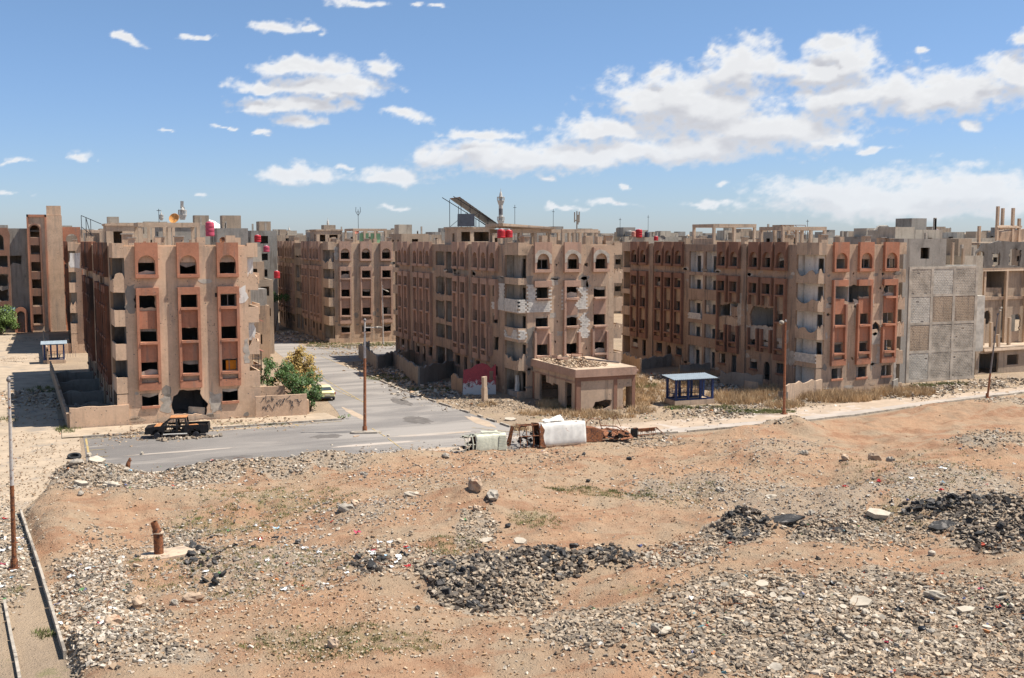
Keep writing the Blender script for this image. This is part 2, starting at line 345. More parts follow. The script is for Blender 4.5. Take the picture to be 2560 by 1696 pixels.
# ------------------------------------------------------------------ housing blocks
FL = [.6, 3.6, 6.7, 9.8, 12.9]; SILL = [1.7, 4.6, 7.7, 10.8, 13.92]; ROOF = 16.0
BAYMESH = {}
def bay_meshes(acc, d, skip=()):
    key = (acc, d, tuple(sorted(skip)))
    if key in BAYMESH: return BAYMESH[key]
    fn = lambda x, z, t: (x, t, z); m = {}
    q = MB(); out = rect(-1.0, 1.0, 13.56, 16.85)
    if 'top' in skip: out = [(-.95, 13.56), (.95, 13.56), (.95, 15.5), (.6, 15.9), (.25, 15.7), (-.2, 16.2), (-.5, 15.9), (-.95, 16.3)]
    q.panel(out, [arch(0, .76, 13.92, 14.92)], fn, -d, -.002); m['hood'] = q.mesh('arched_window_bay', M[acc])
    q = MB(); q.box(-1.02, 1.02, -d - .09, -d + .02, 13.6, 13.9); m['sill_top'] = q.mesh('sill', M[acc])
    q = MB()
    for xa, key, gaps in ((-1.0, 'l', {'left': (7.3, 12), 'lgap': (10, 12), 'mid': (6.6, 9.4), 'lmid': (6.6, 9.4)}), (.75, 'r', {'right': (3.9, 8.2), 'rlow': (7.0, 12), 'rgap': (10, 12), 'mid': (6.6, 9.4), 'rmid': (6.6, 9.4)})):
        g_ = next((gaps[k] for k in gaps if k in skip), None)
        for a, b in ([(3.9, 12.0)] if not g_ else [(3.9, g_[0]), (g_[1], 12.0)]):
            if b - a > .05: q.box(xa, xa + .25, -d, -.002, a, b, j=.008 if g_ else 0)
    if 'head' not in skip: q.box(-1.0, 1.0, -d, -.002, 12.01, 12.7)
    if 'foot' not in skip: q.box(-1.0, 1.0, -d + .04, -.002, 3.2, 3.885)
    m['frame'] = q.mesh('window_bay', M[acc])
    q = MB(); q.box(-.74, .74, -.075, -.003, 0, 1.68); m['spandrel'] = q.mesh('spandrel', M[{'terracotta_dull': 'wall_brown', 'terracotta_soot_shade': 'wall_brown'}.get(acc, acc)])
    q = MB(); q.box(-.78, .78, -d - .07, -.004, -.23, 0, j=.02); m['sill'] = q.mesh('sill', M[acc])
    q = MB(); q.box(-.8, .8, -.14, -.003, -.22, 0, j=.015); m['sill_low'] = q.mesh('sill', M[acc])
    BAYMESH[key] = m; return m

def put_bay(root, acc, x, y, rz, d=.3, skip=(), ground=True, top=True, col=True):
    m = bay_meshes(acc, d, skip)
    if top:
        h = link('arched_window_bay', m['hood'], root, (x, y, 0), rz); link('sill', m['sill_top'], h)
    if col:
        f = link('window_bay', m['frame'], root, (x, y, 0), rz)
        for k in (1, 2, 3):
            if 'sill%d' % k not in skip: link('sill', m['sill'], f, (0, 0, SILL[k]))
            if k < 3 and 'span%d' % k not in skip: link('spandrel', m['spandrel'], f, (0, 0, SILL[k] + 1.2))
    if ground: link('sill', m['sill_low'], root, (x, y, SILL[0]), rz)

def win(c, k): return rect(c - .74, c + .74, SILL[k], SILL[k] + (1.08 if k == 4 else 1.18))
def circ(x, z, r): return [(x + r * random.uniform(.75, 1.15) * math.cos(2 * math.pi * k / 7), z + r * 1.2 * random.uniform(.75, 1.15) * math.sin(2 * math.pi * k / 7)) for k in range(7)]
def worn(p, rd, wear): return jag(p, .055, .3, rd) if rd.random() < wear else p
BLK = None
def blocks(root, fn_T, s0, s1, z0, z1, keep=lambda s, z: True, bw=.40, bh=.20, mat='block', seed=1):
    """single hollow blocks laid in courses; one object each"""
    global BLK
    if BLK is None:
        q = MB(); q.box(-.192, .192, -.03, .05, -.093, .093); BLK = q.mesh('block', M['block'])
    rd = random.Random(seed); z = z0 + bh / 2; i = 0
    while z < z1:
        s = s0 + (bw / 2 if i % 2 else 0)
        while s < s1 + .01:
            if keep(s, z):
                (x, y), rz = fn_T(s, rd.uniform(-.008, .012)); link('block', BLK, root, (x, y, z), rz)
            s += bw
        z += bh; i += 1

LEFT_BAYS = [6.4, 9.0, 11.6, 15.7, 18.3, 28.6, 31.2, 33.8, 38.0, 40.6]
LOGG = [(19.95, 22.5), (23.0, 26.3)]
def apartment(name, label, u0, v0, W, L=45.0, wall='wall_tan', acc='terracotta', inner='inner', corner=('f', 'f', 'f', 'f', 'f'),
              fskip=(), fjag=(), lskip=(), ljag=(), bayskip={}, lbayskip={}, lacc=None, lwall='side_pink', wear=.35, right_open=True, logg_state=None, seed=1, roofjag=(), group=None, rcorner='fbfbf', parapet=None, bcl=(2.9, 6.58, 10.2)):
    rd = random.Random(seed); root = thing(name, label, 'building', (u0, v0, 0), group=group)
    k = W / 13.1; bc = [c * k for c in bcl]; ls = L / 45.0
    LB = [c * ls for c in LEFT_BAYS]; LG = [(a * ls, b * ls) for a, b in LOGG]
    fr = lambda s, z, t: (s, t, z); lf = lambda s, z, t: (t, s, z); rg = lambda s, z, t: (W - t, s, z); bk = lambda s, z, t: (s, L - t, z)
    mats = [M[wall], M[inner]]
    # front wall
    q = MB(); holes = [worn(win(c, n), rd, wear) for i, c in enumerate(bc) for n in range(5) if (i, n) not in fskip] + [jag(p, .09, .3, rd) for p in fjag]
    top = [(W - 1.0, 0), (W - 1.0, 16.5)] + list(roofjag) + [(1.0, 16.5), (1.0, 0)]
    q.panel(top, holes, fr, 0, .25); q.build('front_wall', mats, root)
    # left wall
    q = MB(); holes = []
    for i, c in enumerate(LB):
        for n in range(5):
            if (i, n) in lskip: continue
            if n == 0 and i in (1, 6): holes.append(arch(c, .6, .65, 2.2)); continue
            if n == 0 and i in (3, 8): holes.append(rect(c - .5, c + .5, .65, 2.9)); continue
            w_ = worn(win(c, n), rd, wear); holes.append(w_)
    for gi_, (a, b) in enumerate(LG):
        for n in range(5):
            z0 = FL[n] + (.95 if n else .05)
            p = rect(a, b, z0, FL[n] + 2.72); st = (logg_state or {}).get((gi_, n), rd.choice('ffbf'))
            if st == 'n' and n: p = rect(a, b, FL[n] + .06, FL[n] + 2.72)
            if st == 'b' and n: p = jag(rect(a, b, FL[n] + .35, FL[n] + 2.6), .1, .4, rd)
            holes.append(p)
    holes += [jag(p, .1, .3, rd) for p in ljag]
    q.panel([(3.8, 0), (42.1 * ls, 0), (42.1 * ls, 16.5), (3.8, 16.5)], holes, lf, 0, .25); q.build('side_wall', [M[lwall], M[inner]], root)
    # far side and rear
    q = MB(); q.panel([(3.8, 0), (L - .3, 0), (L - .3, 16.5), (3.8, 16.5)], [win(c, n) for c in LB for n in range(5)], rg, 0, .25); q.build('side_wall', mats, root)
    q = MB(); q.panel([(.3, 0), (W - .3, 0), (W - .3, 16.5), (.3, 16.5)], [win(c, n) for c in bc for n in range(5)], bk, 0, .25); q.build('rear_wall', mats, root)
    # floors
    for n, z in enumerate(FL[1:] + [ROOF]):
        q = MB(); q.box(.04, W - .04, .04, L - .04, z - .24, z - .004); q.build('floor_slab' if z < 15 else 'roof_slab', M['slab'], root)
    q = MB(); q.box(.3, W - .3, .3, L - .3, 0, .55); q.build('ground_slab', M['slab'], root)
    # rooms
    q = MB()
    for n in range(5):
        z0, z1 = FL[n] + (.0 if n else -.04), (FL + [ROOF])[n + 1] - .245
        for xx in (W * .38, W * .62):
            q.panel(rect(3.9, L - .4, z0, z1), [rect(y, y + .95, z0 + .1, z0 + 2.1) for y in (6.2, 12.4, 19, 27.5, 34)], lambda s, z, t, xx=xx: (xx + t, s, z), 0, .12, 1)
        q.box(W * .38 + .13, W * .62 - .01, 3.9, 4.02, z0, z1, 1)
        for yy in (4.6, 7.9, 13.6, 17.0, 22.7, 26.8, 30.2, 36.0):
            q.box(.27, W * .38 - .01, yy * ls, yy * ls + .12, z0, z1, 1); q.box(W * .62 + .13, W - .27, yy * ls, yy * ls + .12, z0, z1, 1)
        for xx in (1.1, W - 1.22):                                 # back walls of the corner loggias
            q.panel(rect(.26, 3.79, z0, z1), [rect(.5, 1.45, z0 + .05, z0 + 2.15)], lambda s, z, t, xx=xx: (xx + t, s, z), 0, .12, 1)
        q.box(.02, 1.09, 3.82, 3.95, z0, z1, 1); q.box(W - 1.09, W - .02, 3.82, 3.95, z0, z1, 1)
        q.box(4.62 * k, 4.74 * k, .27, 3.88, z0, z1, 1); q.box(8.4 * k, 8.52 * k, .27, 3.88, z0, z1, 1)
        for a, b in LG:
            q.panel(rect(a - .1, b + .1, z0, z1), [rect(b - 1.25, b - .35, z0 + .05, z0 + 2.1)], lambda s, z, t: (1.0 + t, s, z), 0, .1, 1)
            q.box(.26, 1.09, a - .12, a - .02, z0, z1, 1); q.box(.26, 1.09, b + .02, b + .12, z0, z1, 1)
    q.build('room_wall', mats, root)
    # corner bands and loggia parapets
    for side in (0, 1):
        x0, x1 = (0, .997) if side == 0 else (W - .997, W)
        q = MB(); q.box(x0, x1, 0, .25, 15.45, 16.8); q.box(*((0, .25) if side == 0 else (W - .25, W)), .253, 3.797, 15.45, 16.8)
        q.build('corner_band', M[wall], root)
        for n in range(5):
            st = corner[n] if side == 0 else rcorner[n]
            if n == 0:
                q = MB()
                q.panel(rect(x0, x1, 0, 2.9 if st == 'w' else .75), [], fr, .01, .24)
                q.build('parapet', M[wall], root); continue
            z0, z1 = FL[n] - .62, FL[n] + .88
            if st == 'n': z1 = FL[n] + .1
            q = MB(); o = [(x0, z0), (x1, z0), (x1, z1), (x0, z1)]
            if st == 'b': o = [(x0, z0 + .05)] + [(x1, z0), (x1, z1 - rd.uniform(0, .5))] + [(x0 + (x1 - x0) * t, z1 - rd.uniform(-.35, .45)) for t in (.8, .6, .4, .2)] + [(x0, z1 - rd.uniform(.3, .9))]
            q.panel(o, [], fr, 0, .14)
            xa = (lambda s, z, t: (t, s, z)) if side == 0 else (lambda s, z, t: (W - t, s, z))
            z2 = z1
            oo = [(.145, z0), (3.797, z0), (3.797, z2)]
            if st in 'b': oo += [(3.797 - i * .55, z2 - rd.uniform(0, .75)) for i in range(1, 7)]
            oo += [(.145, z2 if st != 'b' else z2 - .3)]
            q.panel(oo, [], xa, 0, .14); q.build('parapet', M[wall], root)
    # far corner of the long side: an open balcony
    for n in range(1, 5):
        q = MB(); q.box(-.05, .08, 42.15 * ls, L - .1, FL[n] - .5, FL[n] + .8 - (.6 if rd.random() < .4 else 0)); q.build('balcony_parapet', M[wall], root)
    q = MB(); q.box(1.5, 1.6, 42.1 * ls, L - .3, 0, 15.7); q.box(.26, 1.49, L - .4, L - .29, 0, 15.7); q.box(0, .25, 42.103 * ls, L, 15.45, 16.8); q.box(.253, 1.5, 42.0 * ls, 42.0 * ls + .2, 0, 15.9); q.build('rear_loggia', mats, root)
    # what is left in the openings: bits of block infill, hanging shutters, frames
    for kind, cs, f in (('f', bc, fr), ('l', LB, lf)):
        for i, c in enumerate(cs):
            for n in range(5):
                if kind == 'l' and n == 0 and i in (1, 6, 3, 8): continue
                w_ = win(c, n); z0, z1 = w_[0][1], w_[2][1]; x = rd.random(); q = MB()
                if (kind == 'f' and (i, n) in fskip) or (kind == 'l' and (i, n) in lskip): continue
                if x < .13: h = rd.uniform(.25, .6); q.panel(jag([(c - .73, z0 + .01), (c + .73, z0 + .01), (c + .73, z0 + h), (c, z0 + h + .1), (c - .73, z0 + h * .7)], .02, .3, rd), [], f, .08, .2); q.build('block_infill', M['block_grey'], root)
                elif x < .27: s_ = rd.choice((-1, 1)); a, b = sorted((c + s_ * .72, c + s_ * rd.uniform(.15, .4))); q.panel(rect(a, b, z0 + .02, z1 - .02), [], f, .12, .16); q.build('shutter', M[rd.choice(['wall_brown', 'greywall', 'house_cream'])], root)
                elif x < .42: q.panel([(c - .72, z1 - .02), (c - .72, z1 - .22), (c - .1, z1 - rd.uniform(.2, .5)), (c + .72, z1 - rd.uniform(.15, .4)), (c + .72, z1 - .02)], [], f, .1, .14); q.build('shutter_remnant', M[rd.choice(['greywall', 'house_cream', 'concrete'])], root)
                elif x < .55:
                    q.panel(rect(c - .72, c + .72, z0 + .02, z1 - .02), [rect(c - .66, c - .03, z0 + .08, z1 - .08), rect(c + .03, c + .66, z0 + .08, z1 - .08)], f, .15, .19); q.build('window_frame', M[rd.choice(['metal_dark', 'pole_grey', 'house_grey'])], root)
    # bays
    for i, c in enumerate(bc): put_bay(root, acc, c, 0, 0, .38, bayskip.get(i, ()), (i, 0) not in fskip, (i, 'top') not in fskip)
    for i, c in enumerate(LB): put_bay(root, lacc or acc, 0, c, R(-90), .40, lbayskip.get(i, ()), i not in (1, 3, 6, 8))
    for a, b in ((13.25, 14.05), (35.4, 36.2)):
        q = MB(); q.box(-.2, -.003, a * ls, b * ls, 0, 16.62); q.build('pilaster', M[lwall], root)
    # parapet wall of the roof
    q = MB()
    for a, b in (parapet or [(1.0, W - 1.0)]): q.box(a, b, .252, .40, 16.0, 16.6, j=.01)
    q.box(.252, .40, 4, L - 3, 16.0, 16.55); q.box(W - .40, W - .252, 4, L - .5, 16.0, 16.55); q.box(.5, W - .5, L - .40, L - .252, 16.0, 16.55)
    q.build('roof_parapet', M[wall], root)
    # short service posts with caps that stand all over these roofs
    pm = MB(); pm.box(-.42, .42, -.3, .3, 0, 1.45); pm2 = MB(); pm2.box(-.52, .52, -.4, .4, 0, .1)
    pme, pce = pm.mesh('roof_post', M[wall]), pm2.mesh('cap', M['slab'])
    for i in range(13):
        x = rd.uniform(1, W - 1); y = rd.choice([rd.uniform(1.0, 4), rd.uniform(1, L - 2)])
        o = link('roof_post', pme, root, (x, y, ROOF), rd.choice((0, R(90)))); sc = rd.uniform(.75, 1.15); o.scale = (sc, 1, sc)
        if rd.random() < .5: link('cap', pce, o, (0, 0, 1.45))
    roof_rubble(root, W, L, rd)
    return root

def chips(n, rnd, smin, smax, power=2.2, flat=.45):
    """numpy: n broken angular pieces -> (verts n*8*3, sizes)"""
    base = np.array([[x, y, z] for z in (-1, 1) for x, y in ((-1, -1), (1, -1), (1, 1), (-1, 1))], float)
    s = smin + (smax - smin) * rnd.random(n) ** power
    v = base[None] * (1 + rnd.uniform(-.38, .25, (n, 8, 3)))
    dims = np.stack([s * rnd.uniform(.7, 1.25, n), s * rnd.uniform(.5, 1.0, n), s * rnd.uniform(.25, .75, n) * flat * 2], 1) / 2
    v = v * dims[:, None]
    a, b, c = rnd.uniform(0, 6.28, n), rnd.normal(0, .35, n), rnd.normal(0, .35, n)
    ca, sa, cb, sb, cc, sc_ = np.cos(a), np.sin(a), np.cos(b), np.sin(b), np.cos(c), np.sin(c)
    x, y, z = v[..., 0], v[..., 1], v[..., 2]
    y, z = y * cb[:, None] - z * sb[:, None], y * sb[:, None] + z * cb[:, None]
    x, z = x * cc[:, None] + z * sc_[:, None], -x * sc_[:, None] + z * cc[:, None]
    x, y = x * ca[:, None] - y * sa[:, None], x * sa[:, None] + y * ca[:, None]
    return np.stack([x, y, z], -1), s
CHIP_F = np.array([(0, 3, 2, 1), (4, 5, 6, 7), (0, 1, 5, 4), (1, 2, 6, 5), (2, 3, 7, 6), (3, 0, 4, 7)])
def chip_mesh(name, V, cols, mat):
    n = len(V); me = bpy.data.meshes.new(name); nv = n * 8; nf = n * 6
    me.vertices.add(nv); me.vertices.foreach_set('co', V.reshape(-1).astype(np.float32))
    F = (CHIP_F[None] + (np.arange(n) * 8)[:, None, None]).reshape(-1)
    me.loops.add(nf * 4); me.loops.foreach_set('vertex_index', F.astype(np.int32))
    me.polygons.add(nf); me.polygons.foreach_set('loop_start', (np.arange(nf) * 4).astype(np.int32))
    me.update(calc_edges=True); me.shade_flat()
    ca = me.color_attributes.new('Col', 'FLOAT_COLOR', 'POINT'); C4 = np.ones((n, 8, 4), np.float32); C4[..., :3] = cols[:, None]
    ca.data.foreach_set('color', C4.reshape(-1)); me.materials.append(M[mat]); return me
PAL = {'pale': [(.52, .43, .33), (.42, .35, .275), (.55, .47, .37), (.30, .255, .205), (.45, .34, .24), (.60, .53, .44), (.24, .21, .175), (.20, .18, .155), (.42, .36, .29)],
       'white': [(.64, .57, .48), (.52, .45, .37), (.36, .31, .25), (.64, .59, .52), (.22, .195, .165), (.45, .34, .24), (.17, .155, .135)],
       'dark': [(.045, .043, .045), (.065, .062, .062), (.10, .095, .09), (.03, .03, .032), (.19, .175, .16), (.32, .28, .23), (.13, .12, .11)],
       'earth': [(.46, .32, .20), (.50, .38, .27), (.42, .27, .165), (.58, .49, .38), (.62, .56, .47)],
       'tan': [(.50, .38, .27), (.44, .33, .24), (.55, .45, .34), (.38, .27, .19)],
       'mix': [(.50, .45, .38), (.42, .37, .31), (.55, .50, .42), (.33, .29, .26), (.50, .36, .24), (.20, .19, .18), (.60, .57, .52)]}
TRASH = [(.08, .25, .32), (.5, .08, .05), (.1, .3, .12), (.75, .75, .72), (.12, .16, .35), (.6, .25, .1), (.03, .03, .03)]
def colours(pal, n, rnd, trash=0.0):
    p = np.array(PAL[pal]); c = p[rnd.integers(0, len(p), n)] * rnd.uniform(.8, 1.18, (n, 1))
    if trash:
        k = rnd.random(n) < trash; t = np.array(TRASH); c[k] = t[rnd.integers(0, len(t), k.sum())]
    return np.clip(c, 0, 1)
def roof_rubble(root, W, L, rd):
    rnd = np.random.default_rng(rd.randint(0, 9999)); n = 700
    V, s = chips(n, rnd, .08, .55); x = rnd.uniform(.5, W - .5, n); y = np.where(rnd.random(n) < .5, rnd.uniform(.5, 6, n), rnd.uniform(.5, L - 1, n))
    V = V + np.stack([x, y, np.full(n, ROOF + .04)], 1)[:, None]
    link('roof_rubble', chip_mesh('roof_rubble', V, colours('tan', n, rnd), 'gravel_rock'), root, kind='stuff')

def roof_frame(root, x0, x1, y0, y1, h=2.3, mat='concrete_tan', nx=3, base=.5, broken=False, z=ROOF):
    q = MB(); q.box(x0, x1, y0, y0 + .3, z + h, z + h + .42, j=.02); q.box(x0, x1, y1 - .3, y1, z + h, z + h + .42, j=.02)
    if not broken: q.box(x0, x0 + .3, y0 + .303, y1 - .303, z + h, z + h + .42); q.box(x1 - .3, x1, y0 + .303, y1 - .303, z + h, z + h + .42)
    f = q.build('rooftop_frame', M[mat], root)
    c = MB(); c.box(-.16, .16, -.16, .16, 0, h); cm = c.mesh('column', M[mat])
    for i in range(nx):
        for y in (y0 + .17, y1 - .17): link('column', cm, f, (x0 + .17 + (x1 - x0 - .34) * i / (nx - 1), y, z))
    if base:
        q = MB(); q.box(x0 + .4, x1 - .5, y1 - .12, y1 - .02, z, z + base); q.box(x0 + .05, x0 + .15, y0 + .4, y1 - .4, z, z + base * 1.3, j=.03); q.build('low_wall', M[mat], f)
    return f
def penthouse(root, x0, x1, y0, y1, h, mat, z=ROOF, holes=()):
    q = MB(); q.panel(rect(x0, x1, z, z + h), list(holes), lambda s, zz, t: (s, y0 + t, zz), 0, .2)
    q.panel(rect(y0 + .2, y1, z, z + h), [rect(y0 + .9, y0 + 1.8, z + .5, z + h - .6)] if y1 - y0 > 2.5 else [], lambda s, zz, t: (x0 + t, s, zz), 0, .2)
    q.box(x1 - .2, x1, y0 + .2, y1, z, z + h); q.box(x0 + .2, x1 - .2, y1 - .2, y1, z, z + h)
    q.box(x0 - .12, x1 + .12, y0 - .12, y1 + .12, z + h, z + h + .22)
    return q.build('penthouse', M[mat], root)

# --- the blocks themselves
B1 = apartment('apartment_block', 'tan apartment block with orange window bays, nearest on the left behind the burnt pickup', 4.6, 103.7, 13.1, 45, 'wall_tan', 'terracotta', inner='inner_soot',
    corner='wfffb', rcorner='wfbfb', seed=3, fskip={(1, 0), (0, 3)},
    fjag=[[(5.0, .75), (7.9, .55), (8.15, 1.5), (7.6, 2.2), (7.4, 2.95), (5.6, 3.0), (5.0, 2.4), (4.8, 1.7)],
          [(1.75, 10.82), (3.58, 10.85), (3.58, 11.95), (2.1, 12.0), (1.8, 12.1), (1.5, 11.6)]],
    bayskip={0: ('sill3',)}, lacc='terracotta_soot_shade', lwall='side_tan', wear=.2)
q = MB(); q.panel(rect(2, 3, 4, 5), [], lambda s, z, t: (s + 7.9, .2 + t, z + .6), 0, .02); q.build('orange_curtain', M['orange_curtain'], B1)
q = MB(); q.panel(rect(9.0, 9.55, 11.7, 12.1), [], lambda s, z, t: (s, t, z), -.004, .0); q.build('vent_dark_sheet', M['char'], B1)  # flat dark sheet, its colour stands for the shade inside a vent
B3 = apartment('apartment_block', 'brown apartment block with white blockwork balcony corner in the centre', 45.3, 105.0, 12.6, 46.5, 'wall_pink', 'rose',
    corner='nbfnn', rcorner='nfbfb', seed=5, inner='inner', lskip={(0, 1), (3, 1)}, ljag=[rect(5.6, 7.1, 4.7, 6.2), rect(14.6, 17.1, 4.6, 6.5)],
    fskip={(1, 'x')}, fjag=[circ(4.5, 14.4, .13), circ(4.75, 14.6, .08), circ(8.1, 14.4, .22), circ(4.6, 8.2, .1), circ(4.4, 6.0, .1), circ(11.3, 10.2, .1), circ(8.2, 5.2, .14)], bayskip={0: ('left', 'rlow', 'span2', 'foot'), 1: ('rlow', 'span1'), 2: ('head', 'left', 'rlow', 'top')},
    lbayskip={0: ('span1', 'span2', 'left', 'right', 'foot', 'sill1', 'sill2', 'sill3')}, logg_state={(0, 4): 'n', (0, 3): 'b', (1, 1): 'f', (0, 1): 'f', (0, 2): 'n', (1, 2): 'b', (1, 3): 'b'})
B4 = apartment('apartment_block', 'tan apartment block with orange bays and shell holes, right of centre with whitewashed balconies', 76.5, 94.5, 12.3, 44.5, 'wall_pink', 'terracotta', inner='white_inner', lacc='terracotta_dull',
    corner='wfbbb', rcorner='nfbbf', seed=8, fskip={(0, 3), (1, 3), (2, 1)}, bcl=(3.05, 6.75, 10.55),
    fjag=[[(2.2, 10.75), (3.3, 10.5), (4.3, 10.1), (5.4, 10.2), (5.7, 10.75), (7.1, 10.75), (7.1, 12.0), (5.9, 12.0), (4.9, 12.1), (4.1, 11.9), (3.5, 12.0), (2.2, 12.0)],
          [(7.5, 6.7), (8.6, 6.6), (8.9, 7.1), (8.5, 7.7), (8.1, 7.9), (7.6, 7.5)],
          circ(9.0, 13.3, .2), circ(8.95, 12.7, .15), circ(8.7, 11.7, .22), circ(9.2, 11.9, .13), circ(9.15, 11.2, .16), circ(5.0, 3.9, .14), circ(4.8, 13.4, .1), circ(1.5, 8.9, .2),
          [(8.95, 4.6), (10.7, 4.6), (10.65, 5.8), (9.6, 5.8), (8.8, 5.7)]],
    bayskip={0: ('rgap', 'sill3'), 1: ('lgap', 'sill3'), 2: ('left',)},
    lskip={(4, 2), (1, 2), (2, 2)}, ljag=[[(13.2, 7.8), (17.9, 7.6), (18.9, 7.6), (18.9, 8.9), (17.0, 9.2), (15.6, 9.5), (14.0, 9.9), (13.5, 9.1)],
                                           [(7.6, 6.9), (12.2, 6.9), (12.4, 8.2), (11.8, 9.3), (9.6, 9.1), (7.7, 9.2)]],
    lbayskip={3: ('lmid', 'rmid', 'span1', 'span2', 'sill2'), 4: ('rmid', 'span2', 'sill2'), 1: ('mid', 'span2', 'span1', 'sill2', 'foot'), 2: ('mid', 'span1', 'span2', 'sill2', 'foot')},
    logg_state={(0, n): ('f', 'f', 'f', 'f', 'n')[n] for n in range(5)} | {(1, 4): 'n', (1, 3): 'f', (1, 2): 'b', (1, 1): 'f'})
B2 = apartment('apartment_block', 'pinkish apartment block at the far end of the street with green cloth on its roof', 41.0, 174.0, 12.6, 45, 'wall_pink', 'rose',
    corner='nfffb', rcorner='nfbfb', seed=12)
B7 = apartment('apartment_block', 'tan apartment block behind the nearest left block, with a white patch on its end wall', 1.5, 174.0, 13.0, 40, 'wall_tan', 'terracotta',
    corner='wfbff', seed=15, lacc='terracotta_soot_shade', lwall='side_tan')
q = MB(); q.panel(jag(rect(.15, 1.6, 12.9, 15.2), .12, .5), [], lambda s, z, t: (s, t, z), -.012, .02); q.build('white_patch', M['white_inner'], B7)

B1.rotation_euler.z = R(2.0)
# B3: plaster gone, single blocks showing
def frontT(off): return lambda s, dz: ((s, -.052 + dz * 0 - off + dz), 0)
def leftT(off): return lambda s, dz: ((-.052 - off + dz, s), R(-90))
blocks(B3, frontT(0), 1.15, 3.9, 9.3, 12.3, lambda s, z: not (1.95 < s < 3.65 and z > 10.45) and not (s > 3.75 and z > 12), seed=2)
blocks(B3, frontT(0), 5.3, 8.4, 9.5, 11.9, lambda s, z: (s > 7.25 + .5 * math.sin(z * 3) or (s < 5.6)) and s < 8.25, seed=3)
blocks(B3, frontT(0), 7.0, 8.4, 6.3, 9.0, lambda s, z: abs(s - 7.9) < .35 + .25 * math.sin(z * 4) + (.3 if 6.9 < z < 8 else 0), seed=4)
blocks(B3, leftT(0), .2, 3.6, 9.3, 10.65, seed=5); blocks(B3, frontT(0), .2, .8, 9.3, 10.65, seed=6)
blocks(B3, leftT(0), .2, 3.6, 6.4, 7.45, lambda s, z: z < 6.95 + .4 * math.sin(s * 2), seed=7); blocks(B3, frontT(0), .2, .8, 6.4, 7.5, seed=8)
blocks(B3, leftT(0), 3.95, 7.4, 9.3, 12.3, lambda s, z: (s < 5.3 or z < 10.4) and not (s > 5.6 and z > 10), seed=9)
blocks(B4, leftT(0), .2, 3.6, 3.5, 4.6, seed=10); blocks(B4, leftT(0), 23.1, 26.0, 6.8, 7.6, seed=11)
for rt, items in ((B3, [((1.0, 4.1), (9.2, 12.5)), ((5.1, 8.7), (9.3, 12.1))]),):
    for (a, b), (c, d) in items: pass

# plaster fallen away: rough grey patches standing in the render
def bare(root, side, pts, mat='concrete', amp=.1, W=None, seed=0):
    rd = random.Random(seed); q = MB(); fn = (lambda s, z, t: (s, t, z)) if side == 'f' else (lambda s, z, t: (t, s, z)); q.panel(jag(pts, amp, .28, rd), [], fn, -.014, .05); q.build('bare_concrete', M[mat], root)
for i, (rt, sd_, a, b, c, d, mt) in enumerate([(B1, 'f', 1.05, 1.75, 10.4, 13.0, 'greywall'), (B1, 'f', 3.9, 4.7, 1.0, 2.6, 'concrete'), (B1, 'f', 8.3, 9.3, .8, 2.6, 'concrete'), (B1, 'f', 3.3, 9.2, .15, .5, 'concrete_tan'), (B1, 'f', 11.2, 12.0, 11.2, 12.6, 'white_inner'), (B1, 'f', 11.6, 12.05, 5.2, 7.6, 'concrete'),
        (B3, 'f', 3.85, 4.75, 12.15, 12.9, 'concrete'), (B3, 'f', 5.6, 7.3, 8.7, 9.4, 'concrete'), (B3, 'f', 7.35, 8.3, 12.0, 13.3, 'greywall'), (B3, 'f', 3.7, 4.4, 8.6, 9.2, 'concrete'), (B3, 'f', 10.9, 11.4, 8.6, 12.9, 'concrete_tan'), (B3, 'f', 1.05, 1.8, 3.0, 7.6, 'greywall'), (B3, 'f', 1.05, 1.7, 12.4, 13.2, 'greywall'), (B3, 'f', 4.6, 5.3, 6.6, 7.2, 'concrete'), (B3, 'l', 4.0, 7.6, 12.4, 13.1, 'greywall'), (B3, 'l', 12.7, 20, 12.9, 13.5, 'greywall'),
        (B4, 'f', 5.0, 7.8, 9.6, 10.5, 'concrete'), (B4, 'f', 4.7, 5.2, 7.6, 9.8, 'concrete_tan'), (B4, 'f', 7.7, 9.0, 5.4, 6.6, 'concrete'), (B4, 'f', 8.4, 9.3, 3.0, 5.0, 'concrete'), (B4, 'f', 11.0, 11.3, 1.0, 3.6, 'concrete'), (B4, 'f', 1.1, 1.9, 9.6, 10.2, 'concrete'), (B4, 'l', 5.0, 13.2, 5.2, 6.9, 'concrete'), (B4, 'l', 13.0, 14.9, 6.8, 10.8, 'concrete'), (B4, 'l', 15.0, 18.2, 6.4, 7.5, 'concrete_tan'), (B4, 'l', 3.9, 5.3, 2.9, 4.6, 'concrete'),
        (B2, 'f', 4.9, 5.5, 6.2, 10.8, 'concrete_tan'), (B2, 'f', 1.05, 1.7, 13.8, 16.0, 'concrete'), (B2, 'l', 20, 27, 14.2, 15.6, 'concrete_tan')]):
    bare(rt, sd_, rect(a, b, c, d), mt, min(.22, (d - c) * .2, (b - a) * .25), seed=i)
